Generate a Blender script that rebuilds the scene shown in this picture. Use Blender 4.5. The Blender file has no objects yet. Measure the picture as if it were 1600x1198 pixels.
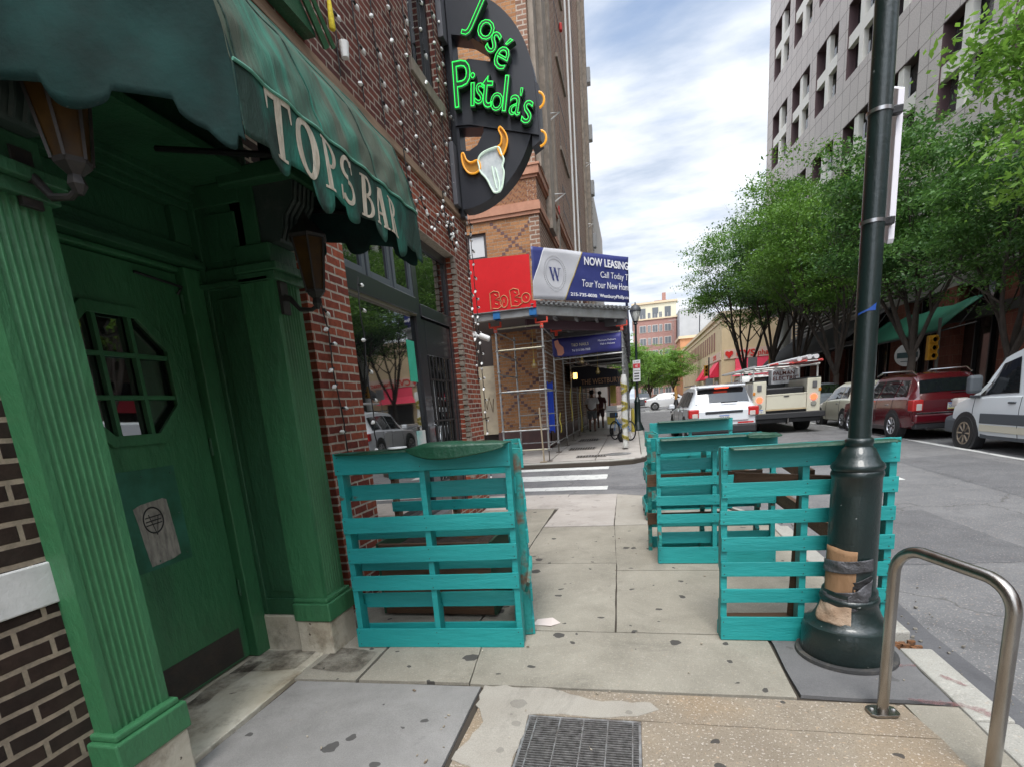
import bpy, bmesh, math, random
from mathutils import Vector, Matrix
rnd = random.Random(7)
S = bpy.context.scene
COL = S.collection
# ---------------------------------------------------------------- camera
cd = bpy.data.cameras.new('camera'); cam = bpy.data.objects.new('camera', cd); COL.objects.link(cam); S.camera = cam
R0 = ((0.97372838, -0.02385358, -0.2264598), (0.21533388, -0.22697355, 0.94979699), (-0.07405645, -0.97360876, -0.2158741))
cam.matrix_world = Matrix(((R0[0][0], -R0[0][1], -R0[0][2], 0), (R0[1][0], -R0[1][1], -R0[1][2], 0), (R0[2][0], -R0[2][1], -R0[2][2], 1.6), (0, 0, 0, 1)))
cd.sensor_width = 36; cd.lens = 816 / 1600 * 36; cd.shift_x = -5 / 1600; cd.shift_y = 218 / 1600
cd.clip_start = .05; cd.clip_end = 3000
# ---------------------------------------------------------------- world
W = bpy.data.worlds.new('World'); S.world = W; W.use_nodes = True
nt = W.node_tree; N = nt.nodes; L = nt.links; N.clear()
SUN_EL, SUN_AZ = math.radians(62), math.radians(177)
def nd(t, **k):
    n = N.new(t)
    for a, b in k.items():
        if a.startswith('i_'): n.inputs[a[2:].replace('_', ' ')].default_value = b
        else: setattr(n, a, b)
    return n
sky = nd('ShaderNodeTexSky', sky_type='NISHITA', sun_disc=False, sun_elevation=SUN_EL, sun_rotation=SUN_AZ)
bg = nd('ShaderNodeBackground', i_Strength=.12); wo = nd('ShaderNodeOutputWorld')
tc = nd('ShaderNodeTexCoord'); sep = nd('ShaderNodeSeparateXYZ'); L.new(tc.outputs['Generated'], sep.inputs[0])
mz = nd('ShaderNodeMath', operation='ADD'); mz.inputs[1].default_value = .22; L.new(sep.outputs[2], mz.inputs[0])
mx_ = nd('ShaderNodeMath', operation='MAXIMUM'); mx_.inputs[1].default_value = .05; L.new(mz.outputs[0], mx_.inputs[0])
dx = nd('ShaderNodeMath', operation='DIVIDE'); dy = nd('ShaderNodeMath', operation='DIVIDE')
L.new(sep.outputs[0], dx.inputs[0]); L.new(mx_.outputs[0], dx.inputs[1]); L.new(sep.outputs[1], dy.inputs[0]); L.new(mx_.outputs[0], dy.inputs[1])
cmb = nd('ShaderNodeCombineXYZ'); L.new(dx.outputs[0], cmb.inputs[0]); L.new(dy.outputs[0], cmb.inputs[1])
mp = nd('ShaderNodeMapping'); mp.inputs['Rotation'].default_value = (0, 0, .5); mp.inputs['Scale'].default_value = (1.0, 2.1, 1); mp.inputs['Location'].default_value = (3.3, 1.2, 0); L.new(cmb.outputs[0], mp.inputs[0])
n1 = nd('ShaderNodeTexNoise', i_Scale=1.05, i_Detail=9, i_Roughness=.52, i_Distortion=.25); L.new(mp.outputs[0], n1.inputs[0])
r1 = nd('ShaderNodeValToRGB'); r1.color_ramp.elements[0].position = .22; r1.color_ramp.elements[1].position = .44; L.new(n1.outputs[0], r1.inputs[0])
n2 = nd('ShaderNodeTexNoise', i_Scale=3.1, i_Detail=8, i_Roughness=.55); L.new(mp.outputs[0], n2.inputs[0])
r2 = nd('ShaderNodeValToRGB'); r2.color_ramp.elements[0].position = .32; r2.color_ramp.elements[1].position = .66
r2.color_ramp.elements[0].color = (3.1, 3.6, 4.4, 1); r2.color_ramp.elements[1].color = (5.9, 6.1, 6.4, 1); L.new(n2.outputs[0], r2.inputs[0])
skm = nd('ShaderNodeMix', data_type='RGBA', blend_type='MULTIPLY'); skm.inputs[0].default_value = 1; skm.inputs[7].default_value = (1.25, 1.2, 1.15, 1); L.new(sky.outputs[0], skm.inputs[6])
mix = nd('ShaderNodeMix', data_type='RGBA'); L.new(r1.outputs[0], mix.inputs[0]); L.new(skm.outputs[2], mix.inputs[6]); L.new(r2.outputs[0], mix.inputs[7])
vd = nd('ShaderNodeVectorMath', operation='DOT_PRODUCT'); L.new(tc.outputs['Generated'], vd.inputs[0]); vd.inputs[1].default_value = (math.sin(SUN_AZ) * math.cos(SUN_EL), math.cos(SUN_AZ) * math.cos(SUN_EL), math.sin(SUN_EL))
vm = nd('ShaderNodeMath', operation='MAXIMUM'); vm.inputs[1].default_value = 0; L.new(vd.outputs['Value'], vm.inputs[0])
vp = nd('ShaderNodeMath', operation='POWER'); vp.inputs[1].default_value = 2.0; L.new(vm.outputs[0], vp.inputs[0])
vf = nd('ShaderNodeMath', operation='MULTIPLY_ADD'); vf.inputs[1].default_value = 2.2; vf.inputs[2].default_value = .84; L.new(vp.outputs[0], vf.inputs[0])  # sky gain towards the sun and overhead, added to lift the fill light
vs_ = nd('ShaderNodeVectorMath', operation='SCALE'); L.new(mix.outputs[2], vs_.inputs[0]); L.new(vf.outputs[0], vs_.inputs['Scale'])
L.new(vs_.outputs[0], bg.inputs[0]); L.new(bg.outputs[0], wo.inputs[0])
ld = bpy.data.lights.new('sun', 'SUN'); ld.energy = 1.5; ld.angle = math.radians(20); ld.color = (1, .96, .9)
sun = bpy.data.objects.new('sun', ld); COL.objects.link(sun)
sd = Vector((math.sin(SUN_AZ) * math.cos(SUN_EL), math.cos(SUN_AZ) * math.cos(SUN_EL), math.sin(SUN_EL)))
sun.rotation_euler = sd.to_track_quat('Z', 'Y').to_euler()
S.view_settings.view_transform = 'Standard'; S.view_settings.look = 'None'; S.view_settings.exposure = .98; S.view_settings.gamma = 1
# ---------------------------------------------------------------- materials
MATS = {}
def mat(name, c, rough=.7, metal=0, chip=0, chcol=(.3, .2, .12), chsc=22, c2=None, sc=3, det=5, bump=0, bsc=40, dirt=0, dsc=2, dcol=(.03, .028, .025), emis=None, es=1, coat=0, stretch=None, alpha=1, spec=.5, lo=.35, hi=.65, trans=0, anoise=0):
    if name in MATS: return MATS[name]
    m = bpy.data.materials.new(name); m.use_nodes = True; t = m.node_tree; b = t.nodes['Principled BSDF']; l = t.links
    b.inputs['Base Color'].default_value = (*c, 1); b.inputs['Roughness'].default_value = rough; b.inputs['Metallic'].default_value = metal
    b.inputs['Specular IOR Level'].default_value = spec; b.inputs['Coat Weight'].default_value = coat; b.inputs['Coat Roughness'].default_value = .06
    b.inputs['Alpha'].default_value = alpha; b.inputs['Transmission Weight'].default_value = trans
    tcn = t.nodes.new('ShaderNodeTexCoord'); vec = tcn.outputs['Object']
    if stretch:
        q = t.nodes.new('ShaderNodeMapping'); q.inputs['Scale'].default_value = stretch; l.new(vec, q.inputs[0]); vec = q.outputs[0]
    col = None
    def noise(s, d=5, r=.6):
        n = t.nodes.new('ShaderNodeTexNoise'); n.inputs['Scale'].default_value = s; n.inputs['Detail'].default_value = d; n.inputs['Roughness'].default_value = r; l.new(vec, n.inputs[0]); return n.outputs[0]
    def ramp(src, a, b_, ca=(0, 0, 0, 1), cb=(1, 1, 1, 1)):
        r = t.nodes.new('ShaderNodeValToRGB'); r.color_ramp.elements[0].position = a; r.color_ramp.elements[1].position = b_; r.color_ramp.elements[0].color = ca; r.color_ramp.elements[1].color = cb; l.new(src, r.inputs[0]); return r.outputs[0]
    if c2: col = ramp(noise(sc, det), lo, hi, (*c, 1), (*c2, 1))
    if dirt:
        x = t.nodes.new('ShaderNodeMix'); x.data_type = 'RGBA'; l.new(ramp(noise(dsc, 8, .7), .5, .72, (0, 0, 0, 1), (dirt, dirt, dirt, 1)), x.inputs[0])
        if col: l.new(col, x.inputs[6])
        else: x.inputs[6].default_value = (*c, 1)
        x.inputs[7].default_value = (*dcol, 1); col = x.outputs[2]
    if chip:
        x = t.nodes.new('ShaderNodeMix'); x.data_type = 'RGBA'; l.new(ramp(noise(chsc, 4, .55), chip, chip + .012), x.inputs[0])
        if col: l.new(col, x.inputs[6])
        else: x.inputs[6].default_value = (*c, 1)
        x.inputs[7].default_value = (*chcol, 1); col = x.outputs[2]
    if col: l.new(col, b.inputs['Base Color'])
    if bump:
        bn = t.nodes.new('ShaderNodeBump'); bn.inputs['Strength'].default_value = min(1, bump); bn.inputs['Distance'].default_value = .02; l.new(noise(bsc, 6, .65), bn.inputs['Height']); l.new(bn.outputs[0], b.inputs['Normal'])
    if anoise: l.new(ramp(noise(anoise, 8, .7), .36, .78), b.inputs['Alpha'])
    if emis: b.inputs['Emission Color'].default_value = (*emis, 1); b.inputs['Emission Strength'].default_value = es
    MATS[name] = m; return m
def brick(name, c1, c2, mort, bw=.21, bh=.0685, ms=.009, sq=None, bump=.6, stain=.35, bias=0, stcol=(.05, .045, .04), axis='x', hard=.0):
    m = bpy.data.materials.new(name); m.use_nodes = True; t = m.node_tree; b = t.nodes['Principled BSDF']; l = t.links
    g = t.nodes.new('ShaderNodeTexCoord'); sp = t.nodes.new('ShaderNodeSeparateXYZ'); l.new(g.outputs['Object'], sp.inputs[0])
    ad = t.nodes.new('ShaderNodeMath'); l.new(sp.outputs[0], ad.inputs[0]); l.new(sp.outputs[1], ad.inputs[1])
    wz = t.nodes.new('ShaderNodeTexNoise'); wz.inputs['Scale'].default_value = 5; l.new(g.outputs['Object'], wz.inputs[0])
    wm = t.nodes.new('ShaderNodeMath'); wm.operation = 'MULTIPLY_ADD'; wm.inputs[1].default_value = .016; l.new(wz.outputs[0], wm.inputs[0]); l.new(sp.outputs[2], wm.inputs[2])
    cb = t.nodes.new('ShaderNodeCombineXYZ'); l.new(ad.outputs[0], cb.inputs[0]); l.new(wm.outputs[0], cb.inputs[1])
    br = t.nodes.new('ShaderNodeTexBrick'); l.new(cb.outputs[0], br.inputs[0])
    br.inputs['Color1'].default_value = (*c1, 1); br.inputs['Color2'].default_value = (*c2, 1); br.inputs['Mortar'].default_value = (*mort, 1); br.inputs['Scale'].default_value = 1
    br.inputs['Mortar Size'].default_value = ms; br.inputs['Mortar Smooth'].default_value = .25; br.inputs['Bias'].default_value = bias; br.inputs['Brick Width'].default_value = bw; br.inputs['Row Height'].default_value = bh
    n = t.nodes.new('ShaderNodeTexNoise'); n.inputs['Scale'].default_value = 22; n.inputs['Detail'].default_value = 9; n.inputs['Roughness'].default_value = .72; l.new(g.outputs['Object'], n.inputs[0])
    r = t.nodes.new('ShaderNodeValToRGB'); r.color_ramp.elements[0].position = .3; r.color_ramp.elements[1].position = .75; r.color_ramp.elements[0].color = (.55, .55, .55, 1); r.color_ramp.elements[1].color = (1.35, 1.3, 1.25, 1); l.new(n.outputs[0], r.inputs[0])
    mu = t.nodes.new('ShaderNodeMix'); mu.data_type = 'RGBA'; mu.blend_type = 'MULTIPLY'; mu.inputs[0].default_value = .9; l.new(br.outputs[0], mu.inputs[6]); l.new(r.outputs[0], mu.inputs[7])
    n3 = t.nodes.new('ShaderNodeTexNoise'); n3.inputs['Scale'].default_value = 1.3; n3.inputs['Detail'].default_value = 8; n3.inputs['Roughness'].default_value = .7; l.new(g.outputs['Object'], n3.inputs[0])
    r3 = t.nodes.new('ShaderNodeValToRGB'); r3.color_ramp.elements[0].position = .48; r3.color_ramp.elements[1].position = .75; r3.color_ramp.elements[1].color = (stain, stain, stain, 1); l.new(n3.outputs[0], r3.inputs[0])
    m2 = t.nodes.new('ShaderNodeMix'); m2.data_type = 'RGBA'; l.new(r3.outputs[0], m2.inputs[0]); l.new(mu.outputs[2], m2.inputs[6]); m2.inputs[7].default_value = (*stcol, 1)
    l.new(m2.outputs[2], b.inputs['Base Color']); b.inputs['Roughness'].default_value = .88; b.inputs['Specular IOR Level'].default_value = .25
    h = t.nodes.new('ShaderNodeMath'); h.operation = 'MULTIPLY_ADD'; h.inputs[1].default_value = -1.0; l.new(br.outputs['Fac'], h.inputs[0])
    nm = t.nodes.new('ShaderNodeMath'); nm.operation = 'MULTIPLY'; nm.inputs[1].default_value = .5; l.new(n.outputs[0], nm.inputs[0]); l.new(nm.outputs[0], h.inputs[2])
    bn = t.nodes.new('ShaderNodeBump'); bn.inputs['Strength'].default_value = bump; bn.inputs['Distance'].default_value = .008; l.new(h.outputs[0], bn.inputs['Height']); l.new(bn.outputs[0], b.inputs['Normal'])
    MATS[name] = m; return m
def concrete(name, c, c2, fleck=0, gum=.5, warm=None, rough=.85, crack=0):
    m = bpy.data.materials.new(name); m.use_nodes = True; t = m.node_tree; b = t.nodes['Principled BSDF']; l = t.links
    g = t.nodes.new('ShaderNodeNewGeometry'); P = g.outputs['Position']
    def noise(s, d=6, r=.65, w=0):
        n = t.nodes.new('ShaderNodeTexNoise'); n.inputs['Scale'].default_value = s; n.inputs['Detail'].default_value = d; n.inputs['Roughness'].default_value = r; n.inputs['Distortion'].default_value = w; l.new(P, n.inputs[0]); return n.outputs[0]
    def ramp(src, a, b_, ca=(0, 0, 0, 1), cb=(1, 1, 1, 1)):
        r = t.nodes.new('ShaderNodeValToRGB'); r.color_ramp.elements[0].position = a; r.color_ramp.elements[1].position = b_; r.color_ramp.elements[0].color = ca; r.color_ramp.elements[1].color = cb; l.new(src, r.inputs[0]); return r.outputs[0]
    def mixc(f, a, c_, mode='MIX'):
        x = t.nodes.new('ShaderNodeMix'); x.data_type = 'RGBA'; x.blend_type = mode
        if isinstance(f, float): x.inputs[0].default_value = f
        else: l.new(f, x.inputs[0])
        for i, v in ((6, a), (7, c_)):
            if isinstance(v, tuple): x.inputs[i].default_value = (*v, 1)
            else: l.new(v, x.inputs[i])
        return x.outputs[2]
    col = ramp(noise(1.7, 9, .72, .3), .33, .68, (*c, 1), (*c2, 1))
    if warm: col = mixc(ramp(noise(1.1, 4, .5), .5, .7, (0, 0, 0, 1), (.75, .75, .75, 1)), col, warm)
    col = mixc(ramp(noise(.8, 9, .78, .8), .54, .72, (0, 0, 0, 1), (.8, .8, .8, 1)), col, tuple(v * .55 for v in c))
    col = mixc(.75, col, ramp(noise(160, 3, .7), .25, .75, (.72, .72, .72, 1), (1.25, 1.25, 1.25, 1)), 'MULTIPLY')
    if fleck:
        for sc, hi_, cc in ((75, .62, (.62, .56, .5)), (120, .63, (.06, .05, .045)), (48, .665, (.42, .3, .2))):
            col = mixc(ramp(noise(sc, 2, .5), hi_, hi_ + .03, (0, 0, 0, 1), (fleck, fleck, fleck, 1)), col, cc)
    if crack:
        v = t.nodes.new('ShaderNodeTexVoronoi'); v.feature = 'DISTANCE_TO_EDGE'; v.inputs['Scale'].default_value = crack
        wv = t.nodes.new('ShaderNodeTexNoise'); wv.inputs['Scale'].default_value = 3; wv.inputs['Detail'].default_value = 6; l.new(P, wv.inputs[0])
        va = t.nodes.new('ShaderNodeVectorMath'); va.operation = 'MULTIPLY_ADD'; va.inputs[1].default_value = (.5, .5, .5); l.new(wv.outputs[1], va.inputs[0]); l.new(P, va.inputs[2]); l.new(va.outputs[0], v.inputs[0])
        col = mixc(ramp(v.outputs[0], .0, .006, (.7, .7, .7, 1), (0, 0, 0, 1)), col, (.06, .055, .05))
    # chewing gum and stains: sparse irregular dark spots
    if gum:
        for sc, rad, dens in ((2.3, .13, .50), (5.1, .14, .70)):
            wv = t.nodes.new('ShaderNodeTexNoise'); wv.inputs['Scale'].default_value = 16; wv.inputs['Detail'].default_value = 1; l.new(P, wv.inputs[0])
            va = t.nodes.new('ShaderNodeVectorMath'); va.operation = 'MULTIPLY_ADD'; va.inputs[1].default_value = (.06, .06, .06); l.new(wv.outputs[1], va.inputs[0]); l.new(P, va.inputs[2])
            v = t.nodes.new('ShaderNodeTexVoronoi'); v.inputs['Scale'].default_value = sc; v.voronoi_dimensions = '2D'; l.new(va.outputs[0], v.inputs[0])
            sp = t.nodes.new('ShaderNodeSeparateColor'); l.new(v.outputs['Color'], sp.inputs[0])
            gt = t.nodes.new('ShaderNodeMath'); gt.operation = 'GREATER_THAN'; gt.inputs[1].default_value = dens; l.new(sp.outputs[0], gt.inputs[0])
            rr = t.nodes.new('ShaderNodeMath'); rr.operation = 'MULTIPLY'; rr.inputs[1].default_value = rad; l.new(sp.outputs[1], rr.inputs[0])
            lt = t.nodes.new('ShaderNodeMath'); lt.operation = 'LESS_THAN'; l.new(v.outputs['Distance'], lt.inputs[0]); l.new(rr.outputs[0], lt.inputs[1])
            mm = t.nodes.new('ShaderNodeMath'); mm.operation = 'MULTIPLY'; l.new(gt.outputs[0], mm.inputs[0]); l.new(lt.outputs[0], mm.inputs[1])
            m3 = t.nodes.new('ShaderNodeMath'); m3.operation = 'MULTIPLY'; m3.inputs[1].default_value = gum; l.new(mm.outputs[0], m3.inputs[0])
            col = mixc(m3.outputs[0], col, (.045, .042, .04))
    l.new(col, b.inputs['Base Color']); b.inputs['Roughness'].default_value = rough; b.inputs['Specular IOR Level'].default_value = .35
    bn = t.nodes.new('ShaderNodeBump'); bn.inputs['Strength'].default_value = .45; bn.inputs['Distance'].default_value = .004; l.new(noise(70, 7, .7), bn.inputs['Height']); l.new(bn.outputs[0], b.inputs['Normal'])
    MATS[name] = m; return m
# ---------------------------------------------------------------- mesh helpers
def orgof(o):
    while o is not None and o.parent is not None: o = o.parent
    return Vector(o['_org']) if (o is not None and '_org' in o.keys()) else Vector((0, 0, 0))
class MB:
    def __init__(s): s.v = []; s.f = []
    def add(s, vs, fs):
        n = len(s.v); s.v += [tuple(v) for v in vs]; s.f += [tuple(i + n for i in f) for f in fs]; return s
    def box(s, a, b, M=None):
        x0, y0, z0 = a; x1, y1, z1 = b
        vs = [Vector(p) for p in ((x0, y0, z0), (x1, y0, z0), (x1, y1, z0), (x0, y1, z0), (x0, y0, z1), (x1, y0, z1), (x1, y1, z1), (x0, y1, z1))]
        if M: vs = [M @ v for v in vs]
        return s.add(vs, ((0, 3, 2, 1), (4, 5, 6, 7), (0, 1, 5, 4), (1, 2, 6, 5), (2, 3, 7, 6), (3, 0, 4, 7)))
    def prism(s, pts, h, axis='z', base=0, M=None):
        # polygon pts (2d) extruded along axis from base to base+h
        def m3(p, q):
            v = {'z': (p[0], p[1], q), 'x': (q, p[0], p[1]), 'y': (p[0], q, p[1])}[axis]
            return (M @ Vector(v)) if M else v
        n = len(pts); vs = [m3(p, base) for p in pts] + [m3(p, base + h) for p in pts]
        fs = [tuple(reversed(range(n))), tuple(range(n, 2 * n))] + [(i, (i + 1) % n, n + (i + 1) % n, n + i) for i in range(n)]
        return s.add(vs, fs)
    def tube(s, pts, r, n=8, cap=True):
        pts = [Vector(p) for p in pts]; rs = r if isinstance(r, (list, tuple)) else [r] * len(pts)
        k0 = len(s.v); up = None
        for i, p in enumerate(pts):
            d = (pts[min(i + 1, len(pts) - 1)] - pts[max(i - 1, 0)]).normalized()
            if up is None: up = Vector((0, 0, 1)) if abs(d.z) < .9 else Vector((1, 0, 0))
            a = d.cross(up).normalized(); b_ = a.cross(d).normalized(); up = b_
            s.v += [tuple(p + (a * math.cos(2 * math.pi * j / n) + b_ * math.sin(2 * math.pi * j / n)) * rs[i]) for j in range(n)]
        for i in range(len(pts) - 1):
            for j in range(n):
                a0 = k0 + i * n + j; a1 = k0 + i * n + (j + 1) % n; s.f.append((a0, a1, a1 + n, a0 + n))
        if cap: s.f.append(tuple(k0 + j for j in reversed(range(n)))); s.f.append(tuple(k0 + (len(pts) - 1) * n + j for j in range(n)))
        return s
    def lathe(s, prof, c=(0, 0, 0), n=24, M=None, a0=0, a1=2 * math.pi):
        k0 = len(s.v); full = abs(a1 - a0 - 2 * math.pi) < 1e-6; m = n if full else n + 1
        for (r, z) in prof:
            for j in range(m):
                a = a0 + (a1 - a0) * j / n; v = Vector((r * math.cos(a), r * math.sin(a), z))
                if M: v = M @ v
                s.v.append((v.x + c[0], v.y + c[1], v.z + c[2]))
        for i in range(len(prof) - 1):
            for j in range(n):
                a_ = k0 + i * m + j; b_ = k0 + i * m + (j + 1) % m; s.f.append((a_, b_, b_ + m, a_ + m))
        if full: s.f.append(tuple(k0 + j for j in reversed(range(m)))); s.f.append(tuple(k0 + (len(prof) - 1) * m + j for j in range(m)))
        return s
    def grid(s, fn, nu, nv):
        k0 = len(s.v)
        for i in range(nu + 1):
            for j in range(nv + 1): s.v.append(tuple(fn(i / nu, j / nv)))
        for i in range(nu):
            for j in range(nv):
                a = k0 + i * (nv + 1) + j; s.f.append((a, a + nv + 1, a + nv + 2, a + 1))
        return s
    def ball(s, c, r, nu=8, nv=6, sc=(1, 1, 1)):
        prof = [(max(1e-4, r * math.sin(math.pi * i / nv)), -r * math.cos(math.pi * i / nv)) for i in range(nv + 1)]
        return s.lathe(prof, c, nu, Matrix.Diagonal((*sc, 1)))
    def build(s, name, m, parent=None, smooth=False, bevel=0, local=False, solid=0, ang=40, label=None, fix=True):
        me = bpy.data.meshes.new(name)
        o3 = Vector((0, 0, 0)) if local or parent is None else orgof(parent)
        me.from_pydata([(v[0] - o3.x, v[1] - o3.y, v[2] - o3.z) for v in s.v], [], s.f)
        if fix:
            bm = bmesh.new(); bm.from_mesh(me); bmesh.ops.recalc_face_normals(bm, faces=bm.faces); bm.to_mesh(me); bm.free()
        ms = m if isinstance(m, (list, tuple)) else [m]
        for q in ms: me.materials.append(q)
        o = bpy.data.objects.new(name, me); COL.objects.link(o)
        if parent is not None: o.parent = parent
        if smooth:
            me.polygons.foreach_set('use_smooth', [True] * len(me.polygons)); me.set_sharp_from_angle(angle=math.radians(ang))
        if bevel: q = o.modifiers.new('bevel', 'BEVEL'); q.width = bevel; q.segments = 2; q.limit_method = 'ANGLE'
        if solid: q = o.modifiers.new('solid', 'SOLIDIFY'); q.thickness = solid; q.offset = 0
        if label: o['label'] = label
        return o
def thing(name, label, cat, loc=(0, 0, 0), rz=0, group=None):
    o = bpy.data.objects.new(name, None); COL.objects.link(o); o.location = loc; o.rotation_euler = (0, 0, rz); o.empty_display_size = .2
    o['label'] = label; o['category'] = cat
    if rz == 0: o['_org'] = tuple(loc)
    if group: o['group'] = group
    return o
def tag(o, label, cat, group=None):
    o['label'] = label; o['category'] = cat
    if group: o['group'] = group
    return o
def struct(o): o['kind'] = 'structure'; return o
def dup(root, loc, rz, label, group=None):
    r = root.copy(); COL.objects.link(r); r.location = loc; r.rotation_euler = (0, 0, rz); r['label'] = label
    if group: r['group'] = group
    def rec(a, b):
        for ch in a.children:
            c = ch.copy(); COL.objects.link(c); c.parent = b; rec(ch, c)
    rec(root, r); return r
def textmesh(s, size=1, extr=0, bevel=0, fill=True, off=0, sx=1, sp=1, shear=0):
    c = bpy.data.curves.new('t', 'FONT'); c.body = s; c.size = size; c.extrude = extr; c.bevel_depth = bevel; c.offset = off; c.align_x = 'LEFT'; c.space_character = sp; c.shear = shear
    if not fill: c.fill_mode = 'NONE'; c.bevel_resolution = 1
    c.resolution_u = 3
    o = bpy.data.objects.new('t', c); COL.objects.link(o); dg = bpy.context.evaluated_depsgraph_get(); me = bpy.data.meshes.new_from_object(o.evaluated_get(dg))
    vs = [Vector((v.co.x * sx, v.co.y, v.co.z)) for v in me.vertices]; fs = [tuple(p.vertices) for p in me.polygons]
    bpy.data.objects.remove(o); bpy.data.curves.remove(c); bpy.data.meshes.remove(me)
    return vs, fs
def addtext(mb, s, o, right, up, w=None, h=1, align='l', **k):
    vs, fs = textmesh(s, **k)
    if not vs: return mb
    x0 = min(v.x for v in vs); x1 = max(v.x for v in vs); y0 = min(v.y for v in vs); y1 = max(v.y for v in vs)
    fx = (w / (x1 - x0)) if w else h / (y1 - y0); fy = h / (y1 - y0)
    right = Vector(right).normalized(); up = Vector(up).normalized(); nrm = right.cross(up); o = Vector(o)
    sh = {'l': 0, 'c': (x1 - x0) / 2, 'r': (x1 - x0)}[align]
    return mb.add([o + right * ((v.x - x0 - sh) * fx) + up * ((v.y - y0) * fy) + nrm * v.z for v in vs], fs)
def gz(y): return .011 * max(-12, min(55, y))
def F(y): return gz(y) - .12
# ---------------------------------------------------------------- palette
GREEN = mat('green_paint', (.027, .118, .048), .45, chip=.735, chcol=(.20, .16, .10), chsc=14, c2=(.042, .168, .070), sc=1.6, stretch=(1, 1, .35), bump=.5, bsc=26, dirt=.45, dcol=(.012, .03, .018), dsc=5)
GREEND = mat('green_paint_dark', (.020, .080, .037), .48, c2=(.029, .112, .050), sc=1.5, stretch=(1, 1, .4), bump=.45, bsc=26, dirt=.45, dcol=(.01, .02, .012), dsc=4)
TEAL = mat('teal_paint', (.007, .225, .222), .5, chip=.69, chcol=(.10, .075, .05), chsc=11, c2=(.012, .30, .288), sc=2.5, bump=.4, bsc=22, stretch=(.2, 1, 1), dirt=.22, dcol=(.006, .14, .13), dsc=7)
TEALE = mat('worn_teal_wood', (.01, .22, .2), .7, c2=(.12, .08, .05), sc=6, bump=.5, bsc=40, lo=.5, hi=.62)
WOOD = mat('raw_wood', (.075, .038, .02), .8, c2=(.15, .08, .042), sc=4, stretch=(.3, 1, 3), bump=.5, bsc=30, dirt=.4, dsc=3)
DGRN = mat('dark_green_metal', (.005, .013, .012), .36, c2=(.007, .019, .018), sc=4, bump=.2, bsc=50, chip=.715, chcol=(.22, .23, .22), chsc=24, coat=.3)
STEEL = mat('stainless_steel', (.42, .40, .375), .27, 1, c2=(.28, .25, .22), sc=5, bump=.08, bsc=120, stretch=(3, 3, .6))
GALV = mat('galvanised_pipe', (.36, .37, .37), .5, .55, c2=(.24, .235, .22), sc=7, dirt=.35, dsc=5, dcol=(.12, .08, .05))
BLACK = mat('black_paint', (.010, .010, .011), .4, bump=.15, bsc=30)
BLACKG = mat('black_gloss', (.024, .027, .032), .28, coat=.4)
MARBLE = mat('old_marble', (.62, .58, .48), .45, c2=(.40, .35, .26), sc=2.6, bump=.4, bsc=24, dirt=.8, dsc=5.5, dcol=(.12, .085, .05), chip=.70, chcol=(.09, .07, .05), chsc=9)
MARBLEW = mat('white_marble', (.66, .66, .64), .35, c2=(.5, .5, .49), sc=2, bump=.2, bsc=15, dirt=.2, dsc=5)
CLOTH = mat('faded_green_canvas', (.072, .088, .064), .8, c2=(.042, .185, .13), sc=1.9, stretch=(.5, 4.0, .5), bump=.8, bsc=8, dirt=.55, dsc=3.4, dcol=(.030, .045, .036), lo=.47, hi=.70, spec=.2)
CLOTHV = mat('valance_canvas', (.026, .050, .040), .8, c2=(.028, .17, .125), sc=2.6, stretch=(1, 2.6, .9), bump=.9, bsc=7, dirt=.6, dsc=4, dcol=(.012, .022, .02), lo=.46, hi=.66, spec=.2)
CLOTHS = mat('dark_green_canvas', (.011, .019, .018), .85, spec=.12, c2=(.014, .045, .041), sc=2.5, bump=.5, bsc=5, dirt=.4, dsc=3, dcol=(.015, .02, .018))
CREAM = mat('cracked_cream_paint', (.58, .52, .42), .8, c2=(.40, .34, .26), sc=9, stretch=(1, 4, 1), bump=.4, bsc=30, dirt=.45, dsc=22, dcol=(.05, .12, .09))
WHITE = mat('white_plastic', (.72, .72, .70), .5)
WHITEP = mat('white_car_paint', (.62, .645, .67), .3, coat=.6, bump=0)
RED = mat('red_board', (.62, .012, .016), .45, c2=(.55, .009, .012), sc=1.5, dirt=.1, dsc=9)
REDP = mat('red_paint', (.5, .02, .015), .5)
GLASS = mat('dark_reflective_glass', (.008, .010, .010), .02, spec=.5); GLASS.node_tree.nodes['Principled BSDF'].inputs['IOR'].default_value = 3.6
def tilt_glass(m, v, wav=.012):
    t = m.node_tree; l = t.links; g = t.nodes.new('ShaderNodeNewGeometry'); n = t.nodes.new('ShaderNodeTexNoise'); n.inputs['Scale'].default_value = 1.6; l.new(g.outputs['Position'], n.inputs[0])
    a = t.nodes.new('ShaderNodeVectorMath'); a.operation = 'SUBTRACT'; a.inputs[1].default_value = (.5, .5, .5); l.new(n.outputs[1], a.inputs[0]); s = t.nodes.new('ShaderNodeVectorMath'); s.operation = 'MULTIPLY_ADD'; s.inputs[1].default_value = (wav, wav, wav); s.inputs[2].default_value = v; l.new(a.outputs[0], s.inputs[0])
    b = t.nodes.new('ShaderNodeVectorMath'); b.operation = 'ADD'; l.new(g.outputs['Normal'], b.inputs[0]); l.new(s.outputs[0], b.inputs[1]); c = t.nodes.new('ShaderNodeVectorMath'); c.operation = 'NORMALIZE'; l.new(b.outputs[0], c.inputs[0]); l.new(c.outputs[0], t.nodes['Principled BSDF'].inputs['Normal'])
SHOPG = mat('shop_window_glass', (.010, .012, .012), .02); SHOPG.node_tree.nodes['Principled BSDF'].inputs['IOR'].default_value = 4.4; tilt_glass(SHOPG, (0, .0875, 0)); tilt_glass(GLASS, (0, 0, 0), .02)
CARG = mat('car_glass', (.010, .012, .014), .04, spec=.8)
TYRE = mat('tyre_rubber', (.014, .014, .014), .85)
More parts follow.
